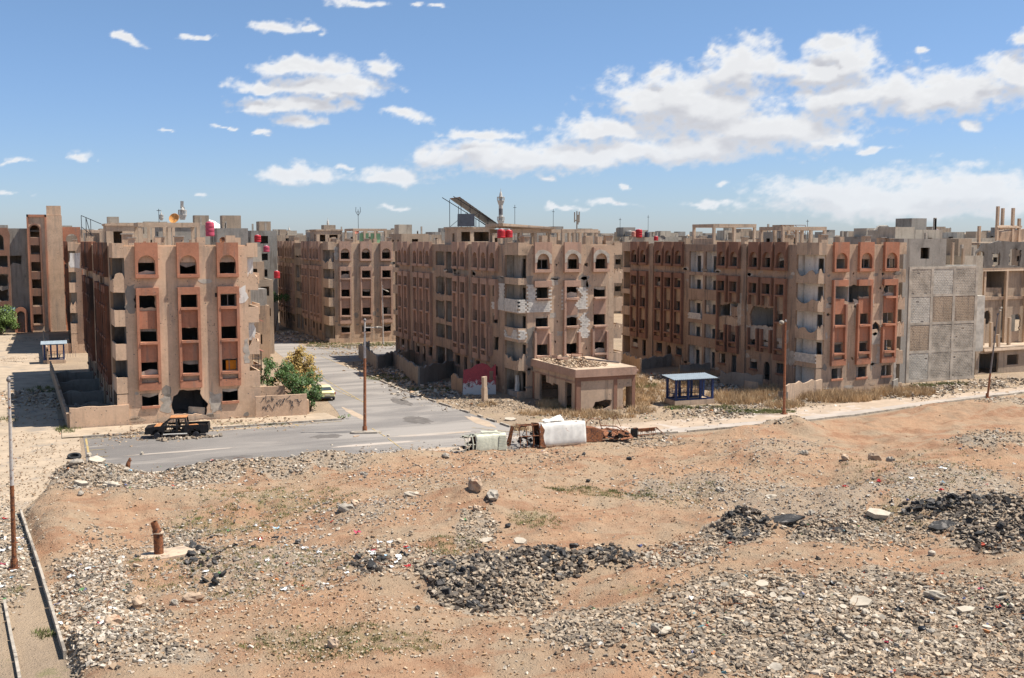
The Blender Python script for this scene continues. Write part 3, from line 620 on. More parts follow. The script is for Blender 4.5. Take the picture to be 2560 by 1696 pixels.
def worn_face(root, W, L, n, seed, mats):
    rd = random.Random(seed)
    for i in range(n):
        if rd.random() < .35: side, s = 'f', rd.choice([rd.uniform(1.1, 1.7), W * .36 + rd.uniform(-.4, .3), W * .64 + rd.uniform(-.4, .3), W - 1.6 + rd.uniform(-.2, .3)])
        else: side, s = 'l', rd.choice([rd.uniform(3.9, 5.0), 13.0 * L / 45 + rd.uniform(-.2, .1), rd.uniform(19.3, 19.7) * L / 45, rd.uniform(26.6, 27.4) * L / 45, 35.0 * L / 45, 22.7 * L / 45, rd.uniform(5, 40)])
        z = rd.choice([rd.uniform(.3, 15.5), rd.uniform(12.85, 13.4), rd.uniform(.2, 1.3), rd.uniform(2.95, 3.15)]); w_, h_ = rd.uniform(.15, .55), rd.uniform(.12, .7)
        if 12.8 < z < 13.5 or z < 1.4: h_ = min(h_, .25); w_ *= 1.8
        bare(root, side, [(s + w_ * math.cos(a) * rd.uniform(.6, 1.1), z + h_ * math.sin(a) * rd.uniform(.6, 1.1)) for a in [2 * math.pi * k / 7 for k in range(7)]], rd.choice(mats), .05, seed=seed + i)
worn_face(B1, 13.1, 45, 26, 100, ['concrete_tan', 'greywall', 'concrete']); worn_face(B3, 12.6, 46.5, 46, 200, ['concrete', 'greywall', 'concrete_tan', 'greywall']); worn_face(B4, 12.3, 44.5, 46, 300, ['concrete', 'greywall', 'concrete_tan']); worn_face(B2, 12.6, 45, 30, 400, ['concrete_tan', 'greywall'])
for rt, cs in ((B3, (2.9 * 12.6 / 13.1, 6.58 * 12.6 / 13.1, 10.2 * 12.6 / 13.1)),):
    for i, c in enumerate(cs):
        q = MB(); o = [(c - .98, 14.6), (c - .98, 15.5), (c - .6, 15.95), (c - .1, 16.05), (c + .5, 15.9), (c + 1.0, 15.5), (c + .98, 14.5), (c + .7, 14.6)] + [(c + .70 * math.cos(math.pi * k / 8), 14.9 + .72 * math.sin(math.pi * k / 8)) for k in range(9)] + [(c - .7, 14.7)]
        q.panel(o, [], lambda s, z, t: (s, t, z), -.40, -.37); q.build('bare_arch', M['concrete'], rt)
# roofs
roof_frame(B1, 3.2, 9.2, 9, 13, 2.4, base=0); penthouse(B1, .9, 4.6, 18, 22, 2.6, 'concrete_tan', holes=[rect(1.6, 2.5, 16.5, 18)])
roof_frame(B1, 2, 9, 26, 31, 2.6, nx=4); penthouse(B1, 8, 12, 33, 38, 2.7, 'house_grey')
penthouse(B3, .7, 5.8, 21, 25.5, 2.5, 'concrete_tan', holes=[rect(1.3, 2.5, 16.9, 18.1), rect(3.0, 5.2, 16.9, 18.1)])
roof_frame(B3, 1.6, 7.4, 7.5, 12.5, 1.9, nx=4, broken=True); roof_frame(B3, 7.6, 12.2, 5, 9.5, 1.9, nx=4, base=.8, broken=True)
roof_frame(B4, .8, 7.1, 7.5, 12, 2.2, nx=4, base=.4); roof_frame(B4, 1.0, 7.6, 22, 27, 2.7, nx=3, base=1.0)
penthouse(B2, .8, 5.4, 12, 17, 2.7, 'concrete_tan', holes=[rect(1.4, 2.4, 16.8, 18), rect(3.1, 4.6, 16.8, 18)]); roof_frame(B2, 5.8, 11.8, 6, 12, 2.6, nx=4, base=1.0)
q = MB(); q.box(7.0, 8.6, 6.3, 6.35, 16.3, 18.2, j=.05); q.build('green_cloth', M['green_cloth'], B2)
q = MB(); q.box(9.0, 10.7, 6.3, 6.35, 16.1, 18.2, j=.05); q.build('green_cloth', M['green_cloth'], B2)
roof_frame(B7, 2, 8, 5, 10, 2.2, nx=3); penthouse(B7, 3, 9, 20, 26, 2.4, 'concrete_tan')
# a slab of sloping broken roof on B3 (the big tilted canopy)
q = MB(); T = Matrix.Translation((4.4, 9.8, ROOF + 2.45)) @ Matrix.Rotation(R(3), 4, 'Y'); q.box(-3.3, 3.2, -2.9, 2.7, 0, .3, T=T, j=.08); q.build('tilted_roof_slab', M['concrete_tan'], B3)

# right corner wall of B1: cream infill strip and block panel; side balconies with awnings
q = MB()
for n in (2, 4): q.panel(jag(rect(12.15, 12.75, FL[n] + .7, FL[n] + 2.7), .1, .4), [], lambda s, z, t: (s, t, z), .3, .34)
q.build('cream_infill', M['white_inner'], B1)
def side_balcony(root, x, y0, y1, n, mat, awn=False, cage=False):
    q = MB(); z = FL[n]; q.box(x, x + 1.25, y0, y1, z - .2, z - .02); q.box(x + 1.15, x + 1.25, y0, y1, z, z + .85); q.box(x, x + 1.147, y0, y0 + .1, z, z + .85)
    o = q.build('balcony', M[mat], root)
    if awn:
        a = MB(); T = Matrix.Translation((x, y0, z + 2.75)) @ Matrix.Rotation(R(22), 4, 'Y'); a.box(0, 1.7, 0, y1 - y0, 0, .06, T=T); a.build('awning', M['awning'], o)
    if cage:
        c = MB()
        for i in range(9): c.tube((x + 1.3, y0 + (y1 - y0) * i / 8, z - .1), (x + 1.3, y0 + (y1 - y0) * i / 8, z + 2.2), .02, n=4)
        for i in range(5): c.tube((x + .1 + .29 * i, y0 - .03, z - .1), (x + .1 + .29 * i, y0 - .03, z + 2.2), .02, n=4)
        for h in (0, .8, 1.5, 2.2): c.tube((x + 1.3, y0, z + h), (x + 1.3, y1, z + h), .025, n=4); c.tube((x, y0 - .03, z + h), (x + 1.3, y0 - .03, z + h), .025, n=4)
        c.build('iron_cage', M['metal_dark'], o)
for n in (1, 2, 3, 4): side_balcony(B1, 13.1, 5.5, 9.0, n, 'wall_tan', awn=n in (1, 2), cage=n == 1)
for n in (1, 2, 3, 4): side_balcony(B3, 12.6, 2.0, 5.6, n, 'wall_pink')
for n in (1, 2, 3, 4): side_balcony(B4, 12.3, 2.0, 5.6, n, 'wall_pink')
for n in (1, 2, 3, 4): side_balcony(B2, 12.6, 2.0, 5.6, n, 'wall_pink')

# ------------------------------------------------------------------ far left orange block with stair tower
def far_left():
    root = thing('apartment_block', 'orange and soot blackened block with tall arched stair tower at far left edge', 'building', (-5.0, 218, 0))
    fn = lambda s, z, t: (s, t, z); q = MB()
    hol = [arch(1.3, .8, 17.6, 19.0)] + [rect(.5, 2.1, z, z + 1.7) for z in (14.4, 11.3, 8.1, 5.0, 1.6)]
    q.panel(rect(0, 3.3, 0, 21.6), hol, fn, -.8, -.55); q.box(3.303, 6.0, -.8, 0, 0, 21.6); q.box(.0, 3.3, 3.4, 3.5, 0, 21.4, j=0); q.box(0, .1, -.54, 3.39, 0, 21.5); q.box(.1, 3.29, -.54, 3.39, 21.3, 21.5)
    q.box(3.5, 6.0, .003, 3.5, 0, 21.6); q.box(3.4, 5.9, -.6, 1.6, 21.603, 23.4, j=.05); q.build('stair_tower', [M['wall_tan']], root)
    q = MB(); 
    for x in (0, 3.05): q.box(x, x + .3, -1.05, -.802, 0, 21.75)
    q.box(0, 3.35, -1.05, -.802, 21.3, 21.75); q.build('tower_frame', M['terracotta'], root)
    q = MB(); q.panel(arch(1.3, 1.05, 1.2, 19.0), [arch(1.3, .8, 1.3, 19.0)], fn, -.97, -.802)
    for z in (3.3, 6.7, 9.8, 13.0, 16.1): q.box(.5, 2.1, -.9, -.802, z, z + 1.4)
    q.build('arched_surround', M['terracotta_dull'], root)
    q = MB(); ho = [arch(-5.0, .95, 15.4, 17.2), [(-6.1, 12.2), (-3.2, 12.2), (-2.6, 12.9), (-1.2, 12.6), (-1.1, 14.2), (-6.1, 14.1)], jag(rect(-6.2, -3.6, 8.6, 10.6), .15), jag(rect(-6.1, -3.6, 5.9, 7.8), .15), rect(-5.6, -3.4, .6, 3.3)]
    q.panel(rect(-16, -.01, 0, 19.2), ho + [arch(-10.0, .95, 15.4, 17.2)] + [rect(-11, -9, z, z + 1.6) for z in (12.4, 9, 6, 1.5)], fn, 0, .25); q.box(-16, 3, .27, 12, 18.6, 18.9); q.box(-16, 3, 4, 4.2, 0, 18.6)
    for z in (3.6, 7.9, 11, 14.5): q.box(-16, 3, .27, 4, z, z + .2)
    q.build('wall', M['greywall'], root)
    q = MB(); q.panel([(-6.6, 4.9), (-3.1, 4.9), (-3.1, 15), (-2.9, 18), (-3.3, 19.3), (-16, 19.3), (-16, 4.9)], [arch(-5.0, 1.05, 15.2, 17.2), rect(-6.2, -3.45, 12.1, 14.2), jag(rect(-6.3, -3.5, 5.8, 10.8), .1)] + [rect(-11, -9, z, z + 1.6) for z in (12.4, 9, 6)], fn, -.35, -.003)
    q.build('orange_render', M['terracotta_dull'], root)
    q = MB(); q.panel(arch(-1.6, 1.1, 0, 3.6), [arch(-1.6, .65, .02, 3.3)], fn, -.8, -.01); q.build('arched_doorway', M['terracotta'], root)
    q = MB()
    for i in range(9):
        x = -6.4 + i * .5; q.box(x, x + .35, -.42, -.36, 3.9 + .2 * math.sin(i * 2.1), 4.5 + .2 * math.sin(i * 1.3), j=.06)
    q.build('graffiti', M['blue_paint'], root)
    q = MB(); q.panel(rect(6.05, 9.2, 0, 19.5), [arch(7.6, 1.0, 14.5, 17.2), rect(6.9, 8.4, 11.4, 13), rect(6.9, 8.4, 7, 8.6)], fn, .0, .3); q.build('right_wing', M['terracotta'], root)
far_left()

# ------------------------------------------------------------------ grey blockwork building on the right
def grey_block():
    root = thing('block_building', 'grey unplastered blockwork building standing right of the apartment blocks', 'building', (93.1, 98.5, 0))
    W, D, Hh = 10.9, 13.0, 13.9
    q = MB(); q.box(.1, W - .1, .1, D, 0, Hh - .3); q.build('core', M['block_grey'], root)
    q = MB()
    for x in (0, 3.4, 6.9, 10.5): q.box(x, x + .4, -.016, .35, 0, Hh, j=.006)
    for z in (0.0, 3.5, 6.9, 10.3, 13.6): q.box(.403, W - .41, -.012, .3, z, z + .3, j=.006)
    for y in (4.2, 8.6, 12.6): q.box(-.05, .3, y, y + .4, 0, Hh)
    for z in (3.5, 6.9, 10.3, 13.6): q.box(-.04, .3, .36, D, z + .01, z + .31)
    q.build('concrete_frame', M['block_grey'], root)
    rd = random.Random(4)
    pan = {(0, 3): 'block_grey', (0, 2): 'block_mid', (0, 1): 'house_tan', (0, 0): 'block_mid', (1, 2): 'house_tan', (2, 2): 'house_tan'}
    for i, (a, b) in enumerate(((.4, 3.4), (3.8, 6.9), (7.3, 10.5))):
        for n, (z0, z1) in enumerate(((.3, 3.5), (3.8, 6.9), (7.2, 10.3), (10.6, 13.6))):
            q = MB(); z = z0; r = 0
            while z < z1 - .1:
                x = a - (.2 if r % 2 else 0)
                while x < b:
                    xa, xb = max(a, x), min(b, x + .4)
                    if xb - xa > .08 and rd.random() > .012: q.box(xa + .012, xb - .012, rd.uniform(0, .016), .14, z + .012, min(z + .2, z1) - .012)
                    x += .4
                z += .2; r += 1
            m_ = pan.get((i, n), rd.choice(['block_grey', 'block_grey', 'block_mid', 'block_grey'] if n != 1 else ['house_tan', 'block_grey']))
            q.build('block_panel', M[m_], root, kind='stuff')
    q = MB(); z = .3; r = 0
    while z < 13.5:
        y = .36 - (.2 if r % 2 else 0)
        while y < D - .3:
            q.box(rd.uniform(.0, .03), .1, max(.36, y) + .012, y + .388, z + .01, z + .19); y += .4
        z += .2; r += 1
    q.build('side_blockwork', M['house_tan'], root, kind='stuff')
    for x in (1, 3.6, 6.2, 8.6, 10.4):
        q = MB(); q.box(x, x + .3, 2.0, 2.3, Hh - .3, Hh + 2.4 + rd.uniform(-.4, .8), j=.02); q.build('starter_column', M['concrete_tan'], root)
    q = MB(); q.box(0, W, .36, .5, Hh, Hh + .15, j=.03); q.box(10.9, 12.6, .4, D, 3.3, 10.2); q.build('corner_strip', M['block_mid'], root)
    q = MB(); q.panel(rect(4, 10.9, Hh, Hh + 2.6), [rect(5, 5.9, Hh + .8, Hh + 2)], lambda s, z, t: (s, 7 + t, z), 0, .2); q.build('roof_wall', M['house_cream'], root)
grey_block()

# ------------------------------------------------------------------ ruined frame building at the right edge
def right_ruin():
    root = thing('ruined_building', 'shelled concrete frame building with open floors at the right edge', 'building', (108.5, 103.0, 0))
    rd = random.Random(9); W, D = 16, 14
    q = MB()
    for z, x0, x1, y0 in ((3.0, -.5, W, -2.2), (9.2, 0, W, 2.2), (13.0, -.5, W, 2.0), (16.4, 3.4, W, 3.0)): q.box(x0, x1, y0, D, z, z + .35, j=.06)
    q.build('floor_slab', M['concrete_tan'], root)
    q = MB(); q.box(-.4, 7.6, -2.1, 3, 3.36, 3.42); q.build('dusty_terrace', M['dust'], root)
    colm = MB(); colm.box(-.17, .17, -.17, .17, 0, 1); cm = colm.mesh('column', M['concrete_tan'])
    def colu(x, y, z0, z1, tilt=0): 
        o = link('column', cm, root, (x, y, z0), rot=(0, tilt, 0)); o.scale = (1, 1, z1 - z0)
    for x, y, a, b, t in ((1.2, -1.6, 3.4, 6.6, -.03), (1.9, .4, 3.4, 6.9, 0), (2.3, -1.8, 3.4, 5.0, -.12), (5.6, -.4, 3.4, 7.0, 0), (7.1, -1.9, 3.4, 6.6, 0), (7.4, 2.0, 3.4, 13, 0),
                          (3.0, 2.1, 3.4, 13, 0), (.2, 2.1, 3.4, 13, 0), (4.2, 4, 9.5, 13, 0), (5.1, 4, 9.5, 13, 0), (6.2, 5, 9.5, 13, 0), (3.8, 2.3, 9.5, 13, 0), (11, 2, 3.4, 13, 0),
                          (8.6, 5, 16.7, 21.6, 0), (10.6, 6, 16.7, 21.4, 0), (11.4, 5, 16.7, 21.4, 0), (9.6, 9, 16.7, 19, 0), (12.6, 5, 16.7, 20, 0), (5.5, 3.2, 13.3, 16.4, 0), (7.4, 3.2, 13.3, 16.4, 0), (3.6, 3.2, 13.3, 16.4, 0)): colu(x, y, a, b, t)
    q = MB(); q.box(8.4, 13, 4.8, 5.1, 18.7, 19.1, j=.1); q.box(9.0, 14, 5, 5.3, 16.7, 18.4, j=.3); q.build('roof_beam', M['concrete_tan'], root)
    fn = lambda s, z, t: (s, 2.4 + t, z); q = MB()
    q.panel(rect(.4, 2.8, 3.4, 9.2), [jag(rect(1.9, 2.6, 5.0, 8.2), .12), jag(rect(.8, 1.2, 6.2, 6.8), .1)], fn, 0, .2)
    q.panel(rect(3.2, 7.2, 3.4, 9.2), [jag([(4.0, 6.2), (4.9, 6.0), (5.3, 6.9), (4.9, 7.7), (4.1, 7.6)], .15), rect(5.9, 6.4, 5, 5.6)], fn, 0, .2)
    q.panel([(.4, 9.5), (2.8, 9.5), (2.8, 12.2), (1.9, 12.6), (1.2, 12.1), (.4, 12.5)], [], fn, 0, .2, 0); q.box(3.3, 7.2, 2.5, 2.65, 9.55, 10.8, j=.05)
    q.panel(rect(7.6, 16, 3.4, 13), [jag(rect(9, 10.6, 5, 7.2), .2), jag(rect(12, 13, 10, 12), .2)], fn, 0, .2); q.build('infill_wall', M['house_tan'], root)
    q = MB(); q.panel([(-.4, 13.35), (16, 13.35), (16, 17), (9, 16.8), (6, 17), (4.4, 16.6), (3.2, 16.6), (2.6, 15.9), (1.4, 15.2), (.6, 14.2), (-.4, 13.9)], [jag([(1.4, 13.6), (3.4, 13.5), (3.3, 15.6), (2.0, 15.4)], .2), jag(rect(5, 6.4, 13.6, 15.4), .2), jag(rect(8, 10, 13.6, 15.8), .2)], fn, -.2, .1, 0)
    q.build('blackened_wall', M['inner_soot'], root)
    q = MB(); q.panel([(-1.5, 0), (16, 0), (16, 2.98), (-1.5, 2.98)], [jag(rect(-1.0, 2.4, .1, 2.7), .08, .5), rect(3.9, 5.9, 1.0, 2.3), rect(7.4, 8.3, .8, 1.5), rect(10, 12, 1, 2.3)], lambda s, z, t: (s, -1.8 + t, z), 0, .25)
    q.box(-1.5, 16, 3, 3.2, 0, 2.98); q.build('ground_wall', M['house_tan'], root)
    q = MB(); q.box(-1.6, 16.5, 2.65, 12, 3.4, 3.5); q.box(.2, 16, 8, 8.2, 3.4, 13); q.build('rear_wall', M['greywall'], root)
right_ruin()
# ------------------------------------------------------------------ ground
def vlim(u): return np.interp(u, [-10, 20, 30, 42, 50, 61, 71, 84, 99, 140], [79.6, 79.6, 80.0, 80.3, 80.2, 80.5, 81.7, 84.2, 86.4, 90])
def ulim(v): return np.interp(v, [30, 46, 72.4, 80], [1.0, -.2, -2.6, -.5])
def topx(u, v, z=0.0):
    sy, cy = math.sin(YAW), math.cos(YAW); X = u * cy - v * sy; Y = u * sy + v * cy; zz = z - CAM_H
    f = Y * CT - zz * ST; up = Y * ST + zz * CT; f = np.where(f < 1, 1, f); return 1280 + F_PX * X / f, 848 - F_PX * up / f
# piles and hollows: photo pixel, radius across / along (m), height
MOUNDS = [(1170, 1450, 3.2, 2.0, .75), (1330, 1415, 2.8, 1.4, .65), (1525, 1405, 1.6, 1.1, .4), (1860, 1325, 1.5, 1.5, .95), (2010, 1325, 2.4, 1.2, .5), (2490, 1300, 4.0, 3.0, 1.3),
          (2150, 1590, 9, 4.5, .8), (1800, 1560, 4, 3, .6), (2500, 1500, 5, 3, .5), (1480, 1600, 3, 2, .35), (240, 1225, 3.2, 1.6, .9), (500, 1200, 3.0, 1.3, .5), (800, 1172, 2.6, 1.2, .55), (660, 1190, 2.4, 1.2, .35),
          (1180, 1275, 3.5, 2.2, .9), (900, 1290, 2.6, 1.5, .5), (2060, 1030, 4.0, 2.4, 1.1), (1500, 1165, 9, 1.4, .15), (1780, 1120, 6, 2.2, .5), (1980, 1075, 3, 1.6, .8),
          (1900, 1150, 4, 4, .9), (2350, 1190, 6, 4, .8), (2480, 1120, 5, 3, 1.3), (2200, 1250, 5, 3, .6), (170, 1330, 2.0, 3.5, .75), (230, 1480, 2.2, 3.5, .5), (430, 1260, 3, 1.5, .4), (380, 1430, 1.3, 1.3, .5),
          (650, 1420, 5, 3, .6), (600, 1330, 4, 2, .3), (1000, 1560, 5, 2.5, .4), (300, 1650, 4, 2, .5), (2080, 1200, 3.6, 2.6, -.9), (1760, 1255, 2.5, 2, -.4), (1400, 1500, 4, 1.6, -.3), (1700, 1250, 3, 2, .5), (2450, 1030, 6, 3, .8)]
MND = [(*gp(a, b), c, d, e) for a, b, c, d, e in MOUNDS]
def hgt(u, v):
    u = np.asarray(u, float); v = np.asarray(v, float)
    vl = vlim(u); inl = sst(vl - v, .15, 1.6) * sst(u - ulim(v), .0, .5)
    base = (fbm(u, v, .11, 5, .52) - .5) * 1.8 + (fbm(u, v, .7, 4, .6) - .5) * .52 - .08 * sst(u, 40, 70) * 4
    for a, b, ru, rv, hh in MND:
        du = (u - a); dv = (v - b); ca, sa = math.cos(YAW), math.sin(YAW); x = du * ca - dv * sa; y = du * sa + dv * ca
        q_ = np.exp(-((x / ru) ** 2 + (y / rv) ** 2)); base = base + hh * q_ * (.75 + .5 * fbm(u, v, .9, 3))
    berm = .5 * np.exp(-((vl - v - 2.2) / 1.3) ** 2) * (1 - .8 * sst(u, 62, 75)) * (1 - sst(u, 24, 28) * (1 - sst(u, 48, 54))) + .25 * np.exp(-((u - ulim(v) - 1.6) / 1.2) ** 2)
    return inl * (base + berm + .12)

ZONES_G = [(2170, 1570, 520, 135, 1), (1480, 1590, 140, 60, .8), (1850, 1500, 170, 55, .9), (225, 1480, 110, 80, .8), (330, 1560, 100, 40, .8), (230, 1660, 260, 50, 1), (250, 1225, 170, 28, 1), (500, 1205, 130, 22, 1),
           (680, 1187, 110, 20, .9), (850, 1175, 80, 16, .9), (1190, 1345, 60, 45, .8), (1230, 1480, 150, 50, .9), (1000, 1410, 110, 50, .7), (2150, 1330, 200, 50, 1), (2030, 1250, 280, 60, .5), (1480, 1530, 120, 40, .5), (2480, 1100, 100, 35, .9),
           (2400, 1230, 220, 70, .6), (1690, 1395, 120, 38, .8), (1790, 1350, 70, 35, .9), (1870, 1330, 90, 55, .8), (2450, 1320, 160, 70, .8), (20, 1350, 60, 120, 1), (650, 1430, 260, 80, .45), (450, 1350, 100, 50, .5),
           (1700, 1220, 160, 50, .5), (1950, 1130, 150, 50, .4), (900, 1300, 120, 30, .4), (1640, 1110, 120, 14, .4), (1950, 1065, 70, 14, .9), (2520, 1010, 100, 16, .9), (780, 1230, 260, 40, .25), (430, 1620, 300, 60, .3)]
ZONES_W = [(1500, 1235, 140, 14), (1340, 1310, 60, 20), (1700, 1230, 60, 10), (700, 1260, 120, 25), (560, 1310, 120, 30), (2280, 1290, 90, 25), (1600, 1480, 90, 14), (860, 1640, 200, 40), (1130, 1375, 60, 20)]
def zmask(px, py, zones):
    o = np.zeros_like(px)
    wob = (fbm(px * .01, py * .025, 1.0, 4, .6) - .5) * 1.5
    for z in zones:
        d = np.sqrt(((px - z[0]) / z[2]) ** 2 + ((py - z[1]) / z[3]) ** 2) + wob; o = np.maximum(o, (z[4] if len(z) > 4 else 1) * (1 - sst(d, .45, 1.1)))
    return o
def ground():
    xs = np.concatenate([[-4000, -1500, -600, -250, -120, -60, -30, -15, -8], np.arange(-4.5, 104, .25), [110, 130, 180, 300, 600, 1500, 4000]])
    ys = np.concatenate([[-2000, -300, 0, 20], np.arange(28, 90.5, .24), [95, 110, 140, 180, 250, 400, 800, 1600, 3000, 7000]])
    U, V = np.meshgrid(xs, ys); Z = hgt(U, V) - .012; nx, ny = len(xs), len(ys)
    me = bpy.data.meshes.new('ground'); me.vertices.add(nx * ny); me.vertices.foreach_set('co', np.stack([U, V, Z], -1).reshape(-1).astype(np.float32))
    i = np.arange(ny - 1)[:, None] * nx + np.arange(nx - 1)[None]; F = np.stack([i, i + 1, i + nx + 1, i + nx], -1).reshape(-1); nf = (nx - 1) * (ny - 1)
    me.loops.add(nf * 4); me.loops.foreach_set('vertex_index', F.astype(np.int32)); me.polygons.add(nf); me.polygons.foreach_set('loop_start', (np.arange(nf) * 4).astype(np.int32))
    me.update(calc_edges=True); me.polygons.foreach_set('use_smooth', np.ones(nf, bool))
    px, py = topx(U, V); lot = sst(vlim(U) - V, 0, .8) * sst(U - ulim(V), -.2, .2)
    gm = zmask(px, py, ZONES_G); wm = zmask(px, py, ZONES_W)
    C = np.stack([np.clip(gm, 0, 1), lot, wm, np.ones_like(gm)], -1).astype(np.float32)
    ca = me.color_attributes.new('Mask', 'FLOAT_COLOR', 'POINT'); ca.data.foreach_set('color', C.reshape(-1))
    m, n, b = new_mat('earth'); p = pos(n); vc = n.a('ShaderNodeVertexColor', layer_name='Mask').outputs[0]; sp = n.a('ShaderNodeSeparateColor', {0: vc})
    n1 = n.noise(p, .16, 7, .6, .4); n2 = n.noise(p, 1.6, 7, .7); n3 = n.noise(p, 9, 5, .75); n4 = n.noise(n.scale(p, (.35, 1.0, 1)), .5, 5, .6, .6)
    c = n.mix(n.ramp(n1, .36, .62), (.375, .228, .138), (.335, .248, .168))
    c = n.mix(n.ramp(n4, .47, .64, 0, .8), c, (.295, .155, .09))
    c = n.mix(n.ramp(n2, .45, .72, 0, .5), c, (.43, .30, .19))
    c = n.mix(n.ramp(n3, .5, .72, 0, .4), c, (.25, .155, .095))
    c = n.mix(n.ramp(n.noise(p, .3, 6, .7, .8), .54, .66, 0, .6), c, (.27, .19, .125))
    c = n.mix(n.math('MULTIPLY', sp.outputs[2], n.ramp(n2, .40, .58, 0, .65)), c, (.23, .185, .10))
    gr = n.mix(n.ramp(n3, .35, .65), (.40, .33, .25), (.25, .205, .16)); gr = n.mix(n.ramp(n2, .4, .62, 0, .6), gr, (.35, .235, .145))
    c = n.mix(n.ramp(n.math('ADD', sp.outputs[0], n.math('MULTIPLY', n.math('SUBTRACT', n2, .5), .9)), .25, .55), c, gr)
    d_ = n.mix(n.ramp(n1, .35, .65), (.37, .275, .187), (.30, .225, .158)); d_ = n.mix(n.ramp(n2, .5, .7, 0, .6), d_, (.34, .26, .19))
    d_ = n.mix(n.ramp(n.noise(p, .35, 6, .7), .58, .68, 0, .6), d_, (.20, .19, .09))
    c = n.mix(sp.outputs[1], d_, c)
    n.l.new(c, b.inputs[0]); b.inputs['Roughness'].default_value = .97; b.inputs['Specular IOR Level'].default_value = .1
    v = n.vor(p, 6.0); h = n.math('ADD', n.math('MULTIPLY', n2, 2.2), n.math('ADD', n3, n.math('MULTIPLY', n.ramp(v.outputs['Distance'], 0, .35, 1, 0), .5)))
    bump(n, b, h, .9, .11); me.materials.append(m); link('ground', me, kind='structure')
ground()

def sheet(name, pts, z, mat, kind='structure'):
    q = MB(); tr = tessellate_polygon([[Vector((x, y, 0)) for x, y in pts]]); q.add([(x, y, z) for x, y in pts], [tuple(t) for t in tr]); return q.build(name, mat, kind=kind)
def asphalt_mat():
    m, n, b = new_mat('asphalt'); p = pos(n); n1 = n.noise(n.scale(p, (.45, 1.3, 1)), .12, 6, .6, 1.2); n2 = n.noise(p, 2.5, 6, .7); n3 = n.noise(p, 30, 3, .7)
    xx = n.a('ShaderNodeSeparateXYZ', {0: p}).outputs[0]
    c = n.mix(n.ramp(n1, .36, .62), (.15, .134, .12), (.265, .235, .205))
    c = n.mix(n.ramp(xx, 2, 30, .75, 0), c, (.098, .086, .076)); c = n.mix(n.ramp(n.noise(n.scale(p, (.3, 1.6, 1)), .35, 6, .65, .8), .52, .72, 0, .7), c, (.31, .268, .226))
    c = n.mix(n.ramp(n2, .62, .75, 0, .5), c, (.12, .115, .11)); c = n.mix(n.ramp(n3, .3, .7, 0, .25), c, (.45, .42, .4))
    n.l.new(c, b.inputs[0]); b.inputs['Roughness'].default_value = .9; b.inputs['Specular IOR Level'].default_value = .2; bump(n, b, n3, .3, .01); return m
M['asphalt'] = asphalt_mat(); M['patch_dark'] = plain('asphalt_repair', (.125, .11, .098), .2, 1.5, .9, 0, (.20, .175, .15), .55)
ROAD = [(1.5, 98.6), (24.4, 98.9), (25.2, 104), (26.0, 112), (28.6, 133), (30.3, 164), (31.9, 178), (33, 235), (36.5, 235), (36.2, 169.3), (52, 167.5), (56, 166), (56, 150), (39.2, 146.8), (35.2, 146.8), (35.7, 135), (35.6, 117), (36.3, 105),
        (37.1, 97), (37.6, 89), (38.4, 86.2), (38.4, 79.3), (1.5, 78.8)]
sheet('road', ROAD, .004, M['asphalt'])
st_hi = [(38.4, 86.2), (45.6, 86.7), (54, 86.7), (64, 87.5), (78, 88.9), (92, 89.3), (103, 90.5), (140, 93)]
st_lo = [(140, 90.2), (98.6, 86.8), (84.5, 84.7), (71.5, 82.0), (61.6, 80.9), (50.2, 80.7), (42.8, 80.8), (38.4, 80.6)]
sheet('side_road', st_hi + st_lo, .008, M['dust'])
sheet('road_surface', [(40, 82.4), (50, 82.6), (61, 83.0), (72, 84.0), (85, 86.4), (100, 88.6), (140, 92), (140, 90.3), (99, 86.9), (84.6, 84.8), (71.5, 82.2), (61.6, 81.1), (50, 80.9), (41, 81.0)], .014, M['dustlane'])
sheet('pavement', [(-.2, 98.95), (24.3, 99.2), (23.8, 103.4), (-.2, 103.4)], .09, M['sidewalk'])
sheet('dirt_road', [(-14, 60), (-3.2, 60), (-2.9, 72), (-1, 80), (1.2, 84), (1.2, 99), (-.4, 104), (-1, 140), (-2, 214), (-14, 214)], .003, M['sidewalk'])
# repairs and drifted dust on the asphalt
rdp = random.Random(3)
for i, (u, v, a, b, mt) in enumerate([(12, 85, 2.2, .8, 'patch_dark'), (21, 91, 1.6, 1.0, 'patch_dark'), (31, 96, 1.4, 2.6, 'patch_dark'), (33, 108, .9, 3.5, 'patch_dark'), (6, 81.0, 5.5, .9, 'dust'), (17, 80.6, 6, .8, 'dust'), (28, 81.4, 6, 1.0, 'dust'), (34, 84.5, 3.2, 1.2, 'dustlane'), (12, 97.9, 9, .35, 'dust'), (26.4, 102, .5, 4.5, 'dust'), (36.2, 93, .7, 4.0, 'dust'), (28, 125, 1.2, 5, 'dustlane'), (24, 86, 4.5, .5, 'dustlane'), (9, 89, 5, .35, 'dustlane'), (30, 88.5, 4.5, .6, 'dustlane')]):
    sheet('asphalt_patch' if mt == 'patch_dark' else 'drifted_dust', [(u + a * math.cos(t) * rdp.uniform(.7, 1.1), v + b * math.sin(t) * rdp.uniform(.6, 1.15)) for t in [2 * math.pi * k / 22 for k in range(22)]], .0075 + .0006 * i, M[mt])
